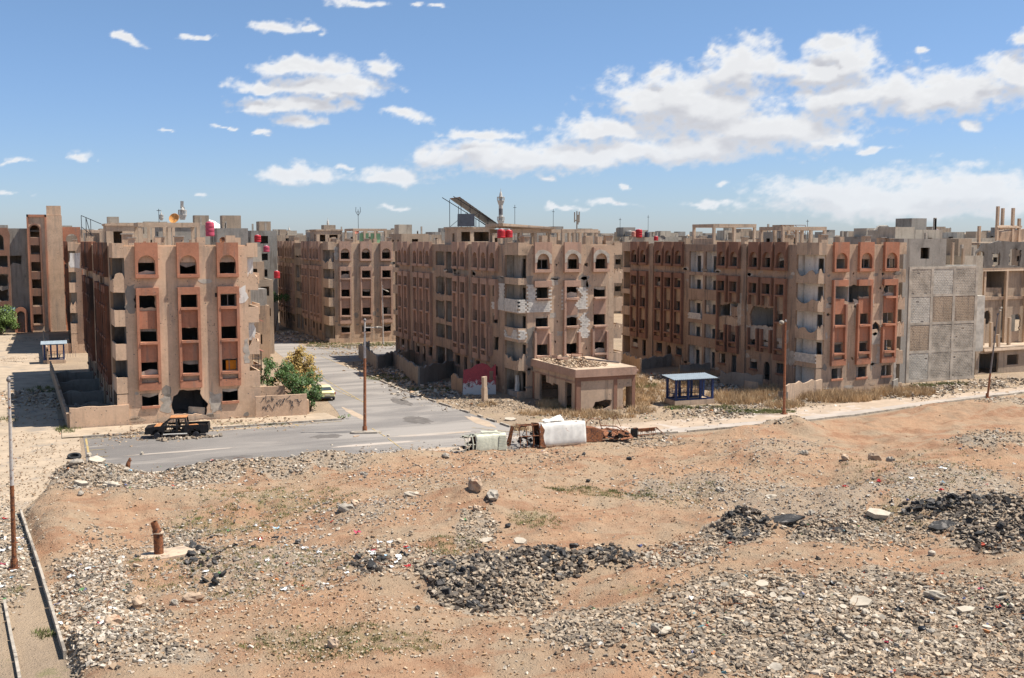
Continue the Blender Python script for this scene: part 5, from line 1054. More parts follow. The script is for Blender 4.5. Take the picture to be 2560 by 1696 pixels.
def side_van(name, label, loc, rz, L, cabl, H, D, mat, ribs, rustm, seed):
    """van lying on its side: x along the van, z its width, roof turned to the viewer (-y)"""
    rd = random.Random(seed); root = thing(name, label, 'wrecked van', loc, rz); root.rotation_euler = (R(-8), 0, rz)
    def wob(a): return rd.uniform(-a, a)
    # roof skin, gently buckled
    nx, nz = 22, 8; vs = []; fs = []
    for i in range(nx + 1):
        for j in range(nz + 1):
            x = cabl + (L - cabl) * i / nx; tz = j / nz; z = .06 + (H - .12) * tz; e = (abs(tz - .5) * 2) ** 5 * .13; vs.append((x, e + wob(.006) + .012 * math.sin(x * 2.1 + tz * 3) + .012 * math.sin(x * 9) + .012 * math.sin(i * .9) * (ribs), z))
    for i in range(nx):
        for j in range(nz): a = i * (nz + 1) + j; fs.append((a, a + nz + 1, a + nz + 2, a + 1))
    q = MB(); q.add(vs, fs); o = q.build('roof_panel', M[mat], root); md = o.modifiers.new('thick', 'SOLIDIFY'); md.thickness = .03; smooth(o)
    fn = lambda s, y, t: (s, y, H - .02 - t - .06 * abs(y / D - .5))
    q = MB(); q.panel([(cabl, .12), (L, .12), (L, D), (cabl, D)], [jag([(cabl + .25, .35), (cabl + .95, .35), (cabl + .9, .95), (cabl + .2, .95)], .03, .3), jag([(cabl + 1.2, .35), (cabl + 2.1, .35), (cabl + 2.0, .95), (cabl + 1.2, .95)], .03, .3)] if not ribs else [jag([(cabl + .25, .35), (cabl + .8, .35), (cabl + .8, .9), (cabl + .25, .9)], .03)], fn, 0, .04)
    q.build('body_side', M[mat], root)
    if not ribs: q = MB(); q.panel(jag([(cabl + .02, .1), (cabl + .45, .15), (cabl + .25, .9), (cabl + .4, 1.5), (cabl + .15, H - .1), (cabl + .02, H - .1)], .05, .2, rd), [], lambda s, z, t: (s, t, z), -.02, -.012); q.build('rust_stain', M['rust'], root)
    q = MB(); q.panel([(.12, .1), (D, .1), (D, H - .1), (.12, H - .1)], [rect(.4, D * .5, .35, H - .3)], lambda y, z, t: (L - .02 - t, y, z), 0, .04); q.build('rear_panel', M[mat], root)
    q = MB(); q.box(cabl, L, D - .06, D, .1, H - .1); q.box(cabl + .2, L - .2, .1, D - .1, .02, .06); q.build('floor_pan', M['rust'], root)
    # burnt cab frame
    q = MB()
    for i in range(4):
        x = .08 + (cabl - .1) * i / 3; y0 = .28 - .22 * i / 3; z1 = H - .06 - (3 - i) * .07
        pts = [(x + wob(.04), D, .1), (x + wob(.04), y0 + .15, .1), (x + wob(.03), y0, .35), (x + wob(.05), y0 - .03, z1 * .6), (x + wob(.04), y0 + .05, z1 - .1), (x + wob(.04), y0 + .3, z1), (x, D, z1)]
        q.path(pts, .035 + .025 * (i in (2, 3)), 6)
    for z, y in ((.12, .3), (H * .5, .1), (H - .16, .25), (H - .1, D * .6), (.1, D * .7)): q.path([(.05, y + .12, z), (cabl * .5, y + wob(.1), z + wob(.1)), (cabl + .1, y - .05, z)], .04, 6)
    q.build('cab_frame', M[rustm], root)
    q = MB()
    for i in range(16):
        a = Vector((rd.uniform(.1, cabl + .9), rd.uniform(.3, D), rd.uniform(.1, H - .2))); b = a + Vector((wob(.6), wob(.5), wob(.6))); b.z = max(.05, b.z); q.tube(a, b, .03, n=5)
    for i in range(11): T = Matrix.Translation((rd.uniform(.2, cabl + .4), rd.uniform(.4, D * .8), rd.uniform(.25, H * .6))) @ Matrix.Rotation(rd.uniform(0, 3), 4, 'X') @ Matrix.Rotation(rd.uniform(0, 3), 4, 'Z'); q.box(-.22, .22, -.15, .15, -.04, .04, T=T, j=.06)
    q.build('cab_wreckage', M['char'], root)
    # torn sheet on top
    q = MB(); xs = [cabl + .7 + .35 * i for i in range(6 if not ribs else 5)]; vs = []
    for i, x in enumerate(xs): vs += [(x, .5, H + .04 + wob(.03)), (x + .1, D * .9, H + .12 + wob(.08) + .07 * i * (not ribs))]
    q.add(vs, [(2 * i, 2 * i + 2, 2 * i + 3, 2 * i + 1) for i in range(len(xs) - 1)]); o = q.build('torn_sheet', M[mat], root); md = o.modifiers.new('thick', 'SOLIDIFY'); md.thickness = .03
    if ribs:
        q = MB()
        for i in range(9): q.box(L - .75 + .02 * i, L - .02, -.05, .03, .35 + i * (H - .6) / 9, .44 + i * (H - .6) / 9)
        q.build('louvre', M[mat], root)
    q = MB(); q.lathe([(.12, -.09), (.27, -.09), (.29, -.06), (.29, .06), (.27, .09), (.12, .09)], 14); wm = q.mesh('wheel', M['char'])
    for x in (cabl * .6, L - .8): link('wheel', wm, root, (x, D + .1, H - .25), rot=(0, 0, .2))
    return root
side_van('overturned_van', 'large white van lying on its side with a burnt open cab', (34.3, 78.9, .02), R(-2), 5.9, 1.75, 2.1, 1.75, 'van_white', 0, 'rust', 3)
side_van('overturned_van', 'small pale green van cab lying on its side among debris', (29.2, 78.1, .0), R(-1), 3.5, .95, 1.75, 1.4, 'van_olive', 1, 'van_olive', 7)

def wreck():
    root = thing('car_wreck', 'flattened brown burnt car wreck behind the overturned white van', 'wrecked car', (40.3, 79.1, .1), R(-3)); rd = random.Random(2); w_ = lambda a: rd.uniform(-a, a)
    q = MB(); q.add([(0, 0, .1), (1.5, -.1, .05), (1.7, .05, .9), (.9, .1, 1.2), (0, .2, 1.25), (0, 1.5, 1.3), (1.3, 1.4, 1.1), (2.1, 1.3, .8)], [(0, 1, 2, 3, 4), (4, 3, 6, 5), (3, 2, 7, 6)]); o = q.build('body_panel', M['rust'], root); o.modifiers.new('t', 'SOLIDIFY').thickness = .04
    q = MB(); q.add([(1.9, .1, .3), (2.9, -.1, .15), (3.6, .0, .5), (3.5, 1.0, .8), (2.5, 1.2, .95), (1.8, .9, .9)], [(0, 1, 2, 3, 4, 5)]); q.add([(3.2, -.2, .1), (4.5, .0, .15), (4.4, .9, .6), (3.3, .8, .8)], [(0, 1, 2, 3)]); o = q.build('crumpled_panel', M['rust'], root); o.modifiers.new('t', 'SOLIDIFY').thickness = .05
    q = MB()
    q.path([(.1, .3, 1.2), (.2, .3, 1.75), (.6, .35, 1.95), (1.4, .4, 1.9), (1.65, .4, 1.0)], .035, 6); q.path([(2.9, .8, .9), (2.9, .8, 1.7), (3.1, .8, 2.1), (3.7, .9, 1.0)], .025, 5)
    q.path([(2.0, .2, 1.15), (3.3, .0, .5), (4.2, .2, .3)], .06, 6); q.path([(1.8, 1.0, 1.2), (3.2, .8, 1.1), (4.4, .6, .3)], .05, 6)
    for i in range(40):
        a = Vector((rd.uniform(1.4, 4.3), rd.uniform(0, 1.2), rd.uniform(.1, .8))); q.tube(a, a + Vector((w_(.5), w_(.4), w_(.3))), .03, n=4)
    q.build('bent_frame', M['rust'], root)
    q = MB()
    for i in range(16): T = Matrix.Translation((rd.uniform(1.6, 4.2), rd.uniform(0, 1.2), rd.uniform(.1, .7))) @ Matrix.Rotation(rd.uniform(0, 3), 4, 'X') @ Matrix.Rotation(rd.uniform(0, 3), 4, 'Z'); q.box(-.25, .25, -.16, .16, -.05, .05, T=T, j=.07)
    q.build('engine_scrap', M['char'], root)
    r2 = thing('seat_frame', 'low rusty seat frame lying on the kerb right of the brown wreck', 'scrap', (45.1, 79.5, .15), R(-4))
    q = MB(); q.path([(0, 0, 0), (0, 0, .75), (.3, 0, .8)], .06, 6); q.path([(.3, 0, .7), (2.2, 0, .75), (2.5, .1, .5), (3.0, 0, .1)], .045, 6); q.path([(.4, 0, .15), (2.2, 0, .2)], .04, 6)
    for i in range(9): q.path([(.5 + i * .2, 0, .2), (.5 + i * .2, .03, .72)], .02, 4)
    q.build('bent_rail', M['rust'], r2); q = MB(); q.box(-.15, .35, -.1, .2, 0, .8, j=.08); q.build('bracket', M['char'], r2); q = MB(); q.box(.5, 2.1, .1, .16, .42, .72, j=.03); q.build('back_plate', M['rust'], r2)
wreck()
def mesh_thing(name, label, cat, q, mat, px=None, loc=None, z=0, rz=0, group=None):
    a = gp(*px, z) if px else loc[:2]; zz = (float(hgt(a[0], a[1])) if px and z == 0 else (loc[2] if loc else z)); return q.build(name, M[mat], None, (a[0], a[1], zz), rz, label=label, category=cat, group=group)
q = MB(); q.add([(0, 0, 0), (.45, 0, 0), (.75, 0, 1.6), (.5, 0, 1.75), (.25, 0, .8)], [(0, 1, 2, 3, 4)]); q.add([(0, .06, 0), (.45, .06, 0), (.75, .06, 1.6), (.5, .06, 1.75), (.25, .06, .8)], [(4, 3, 2, 1, 0)]); o = mesh_thing('steel_plate', 'upright jagged rusty plate between the two overturned vans', 'scrap', q, 'rust', (1264, 1117))
# bent rusty standpipe on its concrete block
root = thing('standpipe', 'fat bent rusty pipe rising from a broken concrete block', 'pipe', (*gp(398, 1405), float(hgt(*gp(398, 1405))) + .1))
q = MB(); q.tube((0, 0, 0), (-.02, 0, 1.15), .25, .24, 16); q.tube((-.02, 0, 1.15), (-.12, .02, 1.35), .24, .22, 16); q.build('pipe', M['rust'], root)
q = MB(); q.tube((-.06, 0, 1.25), (-.22, 0, 1.75), .20, .17, 16, cap=False); q.build('pipe_elbow', M['rust'], root)
q = MB(); q.lathe([(.255, 1.12), (.30, 1.12), (.30, 1.18), (.255, 1.18)], 16); q.build('collar', M['concrete_tan'], root)
q = MB(); q.panel(jag([(-1.2, -.6), (-.3, -1.0), (1.2, -.7), (1.7, .1), (1.2, 1.0), (-.2, .8), (-1.0, .3)], .06, .4), [], lambda s, z, t: (s, z, t), -.75, .02); mesh_thing('concrete_block', 'broken tan concrete block with the rusty standpipe set in it', 'block', q, 'concrete_tan', None, (*[c for c in gp(405, 1405)], float(hgt(*gp(405, 1405))) + .12))
q = MB(); q.tube((0, 0, -.1), (.1, 0, .9), .12, .16, 8); q.tube((.1, 0, .9), (.25, 0, 1.35), .16, .06, 8); q.tube((.15, 0, 1.0), (.35, 0, 1.2), .07, .03, 6); o = mesh_thing('rusty_stump', 'torn rusty post stump sticking up from the rubble bank', 'post', q, 'rust', (318, 1210))
q = MB(); q.lathe([(.34, -.1), (.5, -.12), (.53, -.05), (.53, .05), (.5, .12), (.34, .1), (.34, -.1)], 22); o = mesh_thing('tyre', 'black tyre lying on the dirt left of the asphalt', 'tyre', q, 'rubber', None, (*gp(186, 1146), .14)); o.rotation_euler = (.25, 0, 0)

# ------------------------------------------------------------------ loose blocks, boulders and slabs that can be picked out
def chunk(seed, dims, sub=0, flat=False):
    rnd_ = random.Random(seed); q = MB()
    if flat:
        n = rnd_.randint(5, 7); pts = [(dims[0] / 2 * math.cos(2 * math.pi * i / n + rnd_.uniform(-.25, .25)) * rnd_.uniform(.8, 1.1), dims[1] / 2 * math.sin(2 * math.pi * i / n + rnd_.uniform(-.25, .25)) * rnd_.uniform(.8, 1.1)) for i in range(n)]
        q.panel(pts, [], lambda s, z, t: (s, z, t), -dims[2] / 2, dims[2] / 2); return q
    n = 9; vs = []
    for i in range(5):
        ph = math.pi * (i + .5) / 5
        for k in range(n): a = 2 * math.pi * k / n; r = rnd_.uniform(.72, 1.12); vs.append((dims[0] / 2 * r * math.sin(ph) ** .6 * math.cos(a), dims[1] / 2 * r * math.sin(ph) ** .6 * math.sin(a), dims[2] / 2 * math.cos(ph) * r))
    fs = [(i * n + k, i * n + (k + 1) % n, (i + 1) * n + (k + 1) % n, (i + 1) * n + k) for i in range(4) for k in range(n)] + [tuple(range(n))[::-1], tuple(range(4 * n, 5 * n))]
    q.add(vs, fs); return q
M['boulder'] = plain('boulder', (.40, .29, .20), .35, 1.6, .95, 0, (.34, .17, .10), .55, .8); M['boulder_grey'] = plain('boulder_grey', (.30, .26, .21), .35, 2, .95, 0, (.22, .2, .18), .58, .8)
M['slab_pale'] = plain('slab_pale', (.45, .385, .30), .15, 2, .9, 0, (.40, .34, .27), .6); M['asphalt_chunk'] = plain('asphalt_chunk', (.04, .038, .037), .5, 3, .9, 0, (.19, .17, .15), .53, .8)
LOOSE = [(1187, 1283, (1.0, .8, 1.0), 'boulder', 'boulder', 0, 'upright pinkish boulder at the edge of the bank below the vans'), (1232, 1290, (1.3, .9, .7), 'boulder_grey', 'boulder', 0, 'rounded grey boulder right of the upright pinkish boulder'), (1192, 1306, (.7, .5, .5), 'boulder', 'boulder', 0, 'brown stone below the upright pinkish boulder'),
    (865, 1295, (1.1, .8, .55), 'boulder_grey', 'boulder', 0, 'flat pale boulder at the left of the earth mound'), (888, 1287, (.7, .6, .5), 'boulder', 'boulder', 0, 'small tan boulder beside the flat pale boulder'), (1030, 1262, (1.2, .6, .35), 'slab_pale', 'stone', 0, 'long pale stone on top of the earth mound'),
    (2112, 1167, (.7, .6, .6), 'boulder', 'boulder', 0, 'orange boulder at the rim of the crater'), (2186, 1155, (1.2, .9, 1.0), 'boulder', 'boulder', 0, 'largest brown boulder behind the crater'), (2226, 1160, (.8, .6, .6), 'boulder_grey', 'boulder', 0, 'pale boulder right of the largest brown boulder'), (2010, 1153, (.7, .6, .5), 'boulder_grey', 'boulder', 0, 'grey stone on the left rim of the crater'),
    (1800, 1232, (1.0, .6, .4), 'boulder_grey', 'block', 0, 'grey concrete lump lying alone on the orange slope'), (1928, 1253, (.9, .5, .35), 'slab_pale', 'stone', 0, 'white elongated stone below the crater'), (2195, 1295, (1.6, .8, .3), 'slab_pale', 'slab', 1, 'thick pale slab with a dark underside near the right asphalt heap'),
    (2350, 1325, (1.9, .9, .12), 'asphalt_chunk', 'slab', 1, 'long grey asphalt sheet left of the large dark heap'), (1970, 1328, (1.9, 1.3, .1), 'asphalt_chunk', 'slab', 1, 'large bent grey asphalt plate between the two right heaps'), (2090, 1340, (1.0, .7, .1), 'asphalt_chunk', 'slab', 1, 'smaller grey plate right of the large bent plate'),
    (2150, 1545, (1.15, .8, .14), 'slab_pale', 'slab', 1, 'square cream slab in the middle of the big rubble field'), (1905, 1478, (.7, .5, .12), 'slab_pale', 'slab', 1, 'small cream slab near the top left of the rubble field'), (1812, 1488, (.6, .55, .1), 'boulder_grey', 'slab', 1, 'grey square slab at the upper left of the rubble field'), (1958, 1508, (.6, .4, .1), 'boulder_grey', 'slab', 1, 'grey slab below the small cream slab'),
    (2335, 1515, (1.1, .5, .4), 'slab_pale', 'block', 0, 'large white concrete block toward the right of the rubble field'), (2415, 1550, (.9, .5, .14), 'slab_pale', 'slab', 1, 'tan slab right of the square cream slab'), (2380, 1570, (.6, .35, .2), 'slab_pale', 'block', 0, 'small tan block below the tan slab'), (1663, 1620, (.9, .35, .3), 'slab_pale', 'block', 0, 'long tan block at the left margin of the rubble field'), (1640, 1612, (.5, .4, .4), 'boulder_grey', 'block', 0, 'round grey block beside the long tan block'),
    (1865, 1548, (.7, .5, .12), 'slab_pale', 'slab', 1, 'pinkish cream slab at the left of the rubble field'), (1965, 1565, (.6, .3, .12), 'slab_pale', 'slab', 1, 'pale slab leaning on dark rubble'), (1940, 1692, (.6, .5, .12), 'boulder_grey', 'slab', 1, 'grey slab at the bottom edge of the photograph'), (2000, 1540, (.6, .4, .3), 'asphalt_chunk', 'block', 0, 'black lump in the rubble field'), (2305, 1610, (.45, .4, .3), 'black_bag', 'bag', 0, 'small black bag in the rubble field'),
    (245, 1222, (1.2, 1.0, .2), 'slab_pale', 'slab', 1, 'tall cream slab leaning on the rubble bank at left'), (280, 1245, (1.5, .7, .4), 'slab_pale', 'block', 0, 'pale block in front of the leaning cream slab'), (205, 1245, (1.2, .5, .25), 'slab_pale', 'slab', 1, 'flat slab at the left end of the rubble bank'), (195, 1232, (1.0, .5, .4), 'boulder_grey', 'block', 0, 'grey lump left of the leaning cream slab'),
    (203, 1265, (.8, .4, .3), 'boulder_grey', 'stone', 0, 'small grey stone below the rubble bank'), (210, 1372, (.9, .4, .25), 'boulder', 'stone', 0, 'pinkish long stone on the left slope'), (425, 1198, (1.0, .7, .75), 'black_bag', 'rubbish bag', 0, 'black rubbish bag on top of the rubble bank'), (482, 1506, (1.1, .6, .5), 'boulder', 'boulder', 0, 'tan boulder below the standpipe'), (348, 1512, (.8, .5, .7), 'boulder', 'boulder', 0, 'ragged brown boulder below left of the standpipe'),
    (437, 1520, (.5, .35, .35), 'boulder_grey', 'stone', 0, 'grey stone between the two boulders below the standpipe'), (284, 1610, (.9, .6, .6), 'boulder', 'boulder', 0, 'dusty boulder in the lower left rubble'), (513, 1374, (.4, .3, .35), 'boulder_grey', 'stone', 0, 'light rounded stone right of the standpipe'), (833, 1648, (.7, .4, .5), 'boulder', 'stone', 0, 'orange tinted stone near the bottom left of centre'), (1044, 1552, (.3, .25, .25), 'asphalt_chunk', 'stone', 0, 'small black stone alone on the orange earth'),
    (1435, 1380, (.6, .4, .35), 'asphalt_chunk', 'block', 0, 'black block left of the small centre asphalt heap'), (745, 1360, (.4, .35, .3), 'asphalt_chunk', 'stone', 0, 'black stone on the weedy slope'), (634, 1385, (.35, .3, .3), 'asphalt_chunk', 'stone', 0, 'black stone right of the standpipe'), (2330, 1390, (.55, .4, .35), 'slab_pale', 'block', 0, 'single pale block on the orange track at right'), (910, 1205, (.8, .4, .3), 'boulder_grey', 'stone', 0, 'grey stone below the asphalt edge'), (1115, 1157, (.7, .5, .4), 'boulder_grey', 'boulder', 0, 'pale boulder left of the small van'),
    (1363, 1141, (.7, .45, .35), 'boulder', 'boulder', 0, 'pink stone below the white van'), (1573, 1155, (.5, .35, .3), 'asphalt_chunk', 'block', 0, 'black block on the bank below the brown wreck'), (1460, 1140, (.7, .3, .2), 'asphalt_chunk', 'block', 0, 'dark leaning block below the white van'), (1470, 1207, (.4, .3, .2), 'asphalt_chunk', 'stone', 0, 'small dark stone on the open orange slope'), (1275, 1052, (1.4, .8, .1), 'slab_pale', 'slab', 1, 'pale slab lying at the roadside before the kiosk'),
    (355, 1137, (.35, .3, .3), 'slab_pale', 'stone', 0, 'lone stone on the parking asphalt'), (222, 1143, (.5, .35, .45), 'slab_pale', 'block', 0, 'upright tan block on the yellow line beside the tyre'), (1752, 1022, (.5, .35, .35), 'boulder_grey', 'block', 0, 'grey block before the blue shelter'), (890, 1092, (.9, .3, .12), 'boulder', 'stone', 0, 'brown debris below the middle lamp'), (971, 1091, (.35, .25, .2), 'slab_pale', 'block', 0, 'small block on the road line right of the middle lamp'), (494, 1050, (1.6, .25, 1.3), 'slab_pale', 'slab', 1, 'cream slab leaning behind the burnt pickup'),
    (1300, 1372, (.9, .6, .2), 'slab_pale', 'slab', 1, 'pale flat slab above the centre asphalt heap'), (1215, 1372, (.8, .4, .15), 'slab_pale', 'slab', 1, 'second pale slab above the centre asphalt heap'), (1270, 1268 + 64, (.4, .3, .3), 'asphalt_chunk', 'stone', 0, 'dark stone below the boulders'), (2030, 1290, (.9, .5, .3), 'boulder_grey', 'block', 0, 'grey block above the white rubble patch')]
for i, (px, py, dm, mt, nm, fl, lab) in enumerate(LOOSE):
    a = gp(px, py); z = float(hgt(*a)); q = chunk(i, dm, flat=fl); o = q.build({'stone': 'stone', 'slab': 'broken_slab', 'block': 'concrete_block', 'boulder': 'boulder', 'bag': 'rubbish_bag', 'rubbish bag': 'rubbish_bag'}[nm], M[mt], None, (a[0], a[1], z + dm[2] * .3), random.uniform(0, 6), label=lab, category=nm)
    if fl: o.rotation_euler = (R(-YAW * 0 + random.uniform(10, 30)), random.uniform(-.2, .2), YAW * -1 + random.uniform(-.4, .4)); o.location.z += dm[1] * .12
    if fl and dm[2] > 1: o.rotation_euler = (0, .08, -.3); o.location.z = .6
    elif not fl: smooth(o) if mt in ('black_bag',) else None
# asphalt heaps: the largest pieces one by one, the rest as loose stuff
CH = [chunk(100 + i, (.75, .5, .13 if i % 2 else .3), flat=i % 3 > 0).mesh('asphalt_chunk', M['asphalt_chunk']) for i in range(8)]
HEAPS = [('the large dark heap below centre', [(1125, 1452, 52, 32), (1180, 1480, 52, 24), (1240, 1440, 70, 22), (1350, 1412, 70, 16), (1410, 1430, 50, 18)], 60), ('the small dark heap right of centre', [(1530, 1402, 62, 22)], 22), ('the peaked dark heap left of the grey plate', [(1860, 1330, 62, 36)], 32), ('the wide dark heap at the right edge', [(2490, 1320, 95, 48), (2430, 1285, 60, 22), (2330, 1290, 70, 12)], 75), ('the scattered dark pieces at left of centre', [(930, 1430, 50, 26), (480, 1370, 40, 18), (500, 1420, 50, 18), (530, 1455, 40, 14)], 26)]
for hn, els, cnt in HEAPS:
    for i in range(cnt):
        e = random.choice(els); a_ = random.uniform(0, 6.28); r = math.sqrt(random.random()); p = gp(e[0] + e[2] * r * math.cos(a_), e[1] + e[3] * r * math.sin(a_)); z = float(hgt(*p))
        o = link('asphalt_chunk', CH[i % 8], None, (p[0], p[1], z + .12), rot=(random.gauss(0, .45), random.gauss(0, .45), random.uniform(0, 6)), label='broken black asphalt chunk in ' + hn, category='asphalt chunk', group='asphalt chunks of ' + hn); s_ = random.uniform(.35, .95); o.scale = (s_, s_, s_)
BC = [chunk(200 + i, (.55, .4, .14 if i % 2 else .28), flat=i % 2).mesh('concrete_chunk', M['slab_pale' if i % 3 else 'boulder_grey']) for i in range(8)]
for hn, els, cnt in [('the big rubble field at lower right', [(2170, 1570, 380, 100)], 110), ('the rubble bank along the asphalt', [(240, 1230, 130, 18), (480, 1200, 110, 16), (680, 1185, 90, 14)], 45), ('the pale rubble patch at right', [(2150, 1320, 150, 35)], 30), ('the grey rubble patch right of centre', [(1690, 1392, 90, 26)], 22), ('the stony mound at far right', [(2480, 1100, 80, 26)], 22)]:
    for i in range(cnt):
        e = random.choice(els); a_ = random.uniform(0, 6.28); r = math.sqrt(random.random()); p = gp(e[0] + e[2] * r * math.cos(a_), e[1] + e[3] * r * math.sin(a_)); z = float(hgt(*p))
        o = link('concrete_chunk', BC[i % 8], None, (p[0], p[1], z + .08), rot=(random.gauss(0, .35), random.gauss(0, .35), random.uniform(0, 6)), label='broken concrete chunk in ' + hn, category='concrete chunk', group='concrete chunks of ' + hn); s_ = random.uniform(.3, .9); o.scale = (s_, s_, s_)

# the countless small pieces
def scatter(name, zones, smin, smax, pal, power=2.6, flat=.45, trash=0.0, mat='rock', seed=1, lift=.25):
    rnd = np.random.default_rng(seed); Vs = []; Cs = []
    for cx, cy, rx, ry, n in zones:
        a = rnd.uniform(0, 6.283, n); r = np.sqrt(rnd.random(n)) * (1 + rnd.normal(0, .12, n)); r = r * (1 + np.abs(rnd.normal(0, .22, n)) * (rnd.random(n) < .4)); px = cx + rx * r * np.cos(a); py = cy + ry * r * np.sin(a)
        sy, cy_ = math.sin(YAW), math.cos(YAW); da, db = (px - 1280) / F_PX, -(py - 848) / F_PX; dy = CT + db * ST; dz = -ST + db * CT; t = -CAM_H / dz
        X = (da * cy_ + dy * sy) * t; Y = (-da * sy + dy * cy_) * t; k = (Y < vlim(X) - .1) & (X > ulim(Y) - (3 if cx < 60 else .0)) & (Y > 28.5); X, Y = X[k], Y[k]; m_ = len(X)
        V, s = chips(m_, rnd, smin, smax, power, flat); Z = hgt(X, Y); V = V + np.stack([X, Y, Z + s * lift * flat], 1)[:, None]; Vs.append(V); Cs.append(colours(pal, m_, rnd, trash))
    link(name, chip_mesh(name, np.concatenate(Vs), np.concatenate(Cs), mat), kind='stuff')
scatter('rubble', [(2170, 1575, 500, 130, 40000), (1850, 1500, 170, 50, 6250), (1480, 1590, 140, 58, 6250), (2150, 1660, 520, 60, 15000)], .020, .27, 'pale', 6.0, .36, .008, seed=2)
scatter('rubble', [(250, 1225, 165, 24, 3250), (500, 1203, 125, 18, 2250), (680, 1187, 105, 17, 1875), (850, 1175, 70, 14, 625), (225, 1480, 105, 75, 3750), (330, 1560, 95, 36, 1500), (230, 1660, 250, 45, 3250), (20, 1380, 55, 130, 4250), (260, 1370, 70, 40, 875), (440, 1340, 60, 30, 750), (300, 1230, 220, 30, 3250), (230, 1540, 120, 130, 3750)], .025, .23, 'white', 3.6, .4, .015, seed=3)
scatter('rubble', [(1190, 1345, 55, 42, 1125), (1260, 1480, 130, 40, 2000), (1000, 1410, 100, 45, 1500), (2150, 1330, 190, 45, 4000), (1690, 1395, 115, 36, 1625), (1790, 1350, 65, 32, 875), (2480, 1105, 100, 32, 1875), (2520, 1010, 100, 14, 1000), (1950, 1065, 70, 13, 875), (1640, 1112, 110, 12, 375), (1300, 1150, 180, 25, 625), (1020, 1130, 60, 10, 375)], .025, .25, 'pale', 3.4, .4, .01, seed=4)
scatter('rubble', [(2030, 1240, 280, 60, 3250), (2400, 1230, 200, 70, 3000), (1700, 1215, 160, 45, 1500), (1930, 1140, 150, 45, 1250), (900, 1290, 160, 35, 1250), (650, 1430, 270, 80, 4500), (450, 1350, 110, 50, 1125), (1060, 1200, 180, 35, 1125), (700, 1300, 300, 60, 2000)], .022, .20, 'mix', 3.6, .45, .012, seed=5)
scatter('asphalt_rubble', [(1130, 1450, 75, 42, 810), (1190, 1480, 70, 32, 450), (1240, 1440, 80, 24, 450), (1350, 1412, 75, 17, 404), (1410, 1430, 55, 20, 224), (1530, 1402, 68, 24, 378), (1860, 1330, 66, 40, 630), (2490, 1320, 105, 55, 1440), (2420, 1288, 80, 24, 450), (930, 1430, 55, 28, 134), (500, 1400, 60, 40, 126), (2060, 1335, 60, 24, 134), (430, 1200, 30, 8, 54), (2320, 1290, 90, 14, 144)], .03, .34, 'dark', 2.1, .36, seed=6, lift=.6)
scatter('rubble', [(1150, 1450, 90, 45, 900), (1260, 1450, 110, 35, 900), (1400, 1425, 70, 18, 350), (1530, 1402, 70, 24, 350), (1860, 1335, 70, 38, 450), (2480, 1325, 110, 50, 1100), (2060, 1335, 70, 24, 300)], .03, .26, 'pale', 2.6, .45, .01, seed=9, lift=1.1)
scatter('stones', [(1280, 1400, 1350, 300, 26000), (1500, 1180, 900, 90, 8000), (500, 1600, 600, 110, 5000)], .018, .15, 'earth', 4.2, .55, .003, 'gravel_rock', seed=7)

yardrub([(40, 1000), (70, 1050), (60, 1100), (90, 1150), (130, 1190), (60, 1200), (40, 1250), (110, 1010), (150, 1130), (30, 900), (60, 850), (100, 1230)], 1500, .16, 'tan', 41)
yardrub([(940, 1150), (1010, 1140), (1080, 1138), (1140, 1140), (1200, 1125), (1280, 1118), (1560, 1095), (1640, 1090)], 900, .28, 'mix', 42)
yardrub([(400, 1195), (300, 1200), (600, 1178), (800, 1160), (900, 1150), (1240, 1100), (1340, 1085), (1500, 1068), (1700, 1052)], 900, .14, 'tan', 43)
# twisted reinforcing bars, rags and plastic caught in the rubble
rd = random.Random(31); q = MB()
for i in range(150):
    e = rd.choice([(2170, 1570, 420, 100), (2170, 1570, 420, 100), (480, 1210, 300, 20), (230, 1500, 90, 80), (2150, 1320, 150, 35), (1000, 1410, 100, 40), (1690, 1390, 90, 26), (2400, 1240, 150, 60)]); a_ = rd.uniform(0, 6.28); r = math.sqrt(rd.random()); p = gp(e[0] + e[2] * r * math.cos(a_), e[1] + e[3] * r * math.sin(a_)); z = float(hgt(*p)) + .05
    pts = [Vector((p[0], p[1], z))]; d = Vector((rd.gauss(0, 1), rd.gauss(0, 1), rd.uniform(0, .8))).normalized()
    for k in range(4): pts.append(pts[-1] + d * rd.uniform(.1, .4)); d = (d + Vector((rd.gauss(0, .4), rd.gauss(0, .4), rd.gauss(-.15, .3)))).normalized(); pts[-1].z = max(pts[-1].z, z)
    q.path(pts, .014, 4)
q.build('reinforcing_bars', M['rust'], kind='stuff')
for k, (mt, n_) in enumerate((('black_bag', 40), ('tank_cap', 60), ('pink_tank', 8), ('tail', 14), ('blue_paint', 10))):
    q = MB()
    for i in range(n_):
        e = rd.choice([(2170, 1570, 420, 100), (500, 1210, 320, 18), (230, 1520, 90, 110), (20, 1380, 40, 100), (1000, 1410, 100, 40), (2300, 1250, 200, 60), (700, 1400, 250, 90)]); a_ = rd.uniform(0, 6.28); r = math.sqrt(rd.random()); p = gp(e[0] + e[2] * r * math.cos(a_), e[1] + e[3] * r * math.sin(a_)); z = float(hgt(*p)) + .04; s = rd.uniform(.08, .3)
        vs = []
        for iy in range(4):
            for ix in range(4): vs.append((p[0] + (ix - 1.5) * s * .4 + rd.gauss(0, s * .1), p[1] + (iy - 1.5) * s * .35 + rd.gauss(0, s * .1), z + abs(rd.gauss(0, s * .28))))
        q.add(vs, [(iy * 4 + ix, iy * 4 + ix + 1, iy * 4 + ix + 5, iy * 4 + ix + 4) for iy in range(3) for ix in range(3)])
    q.build('rags_and_plastic', M[mt], kind='stuff')
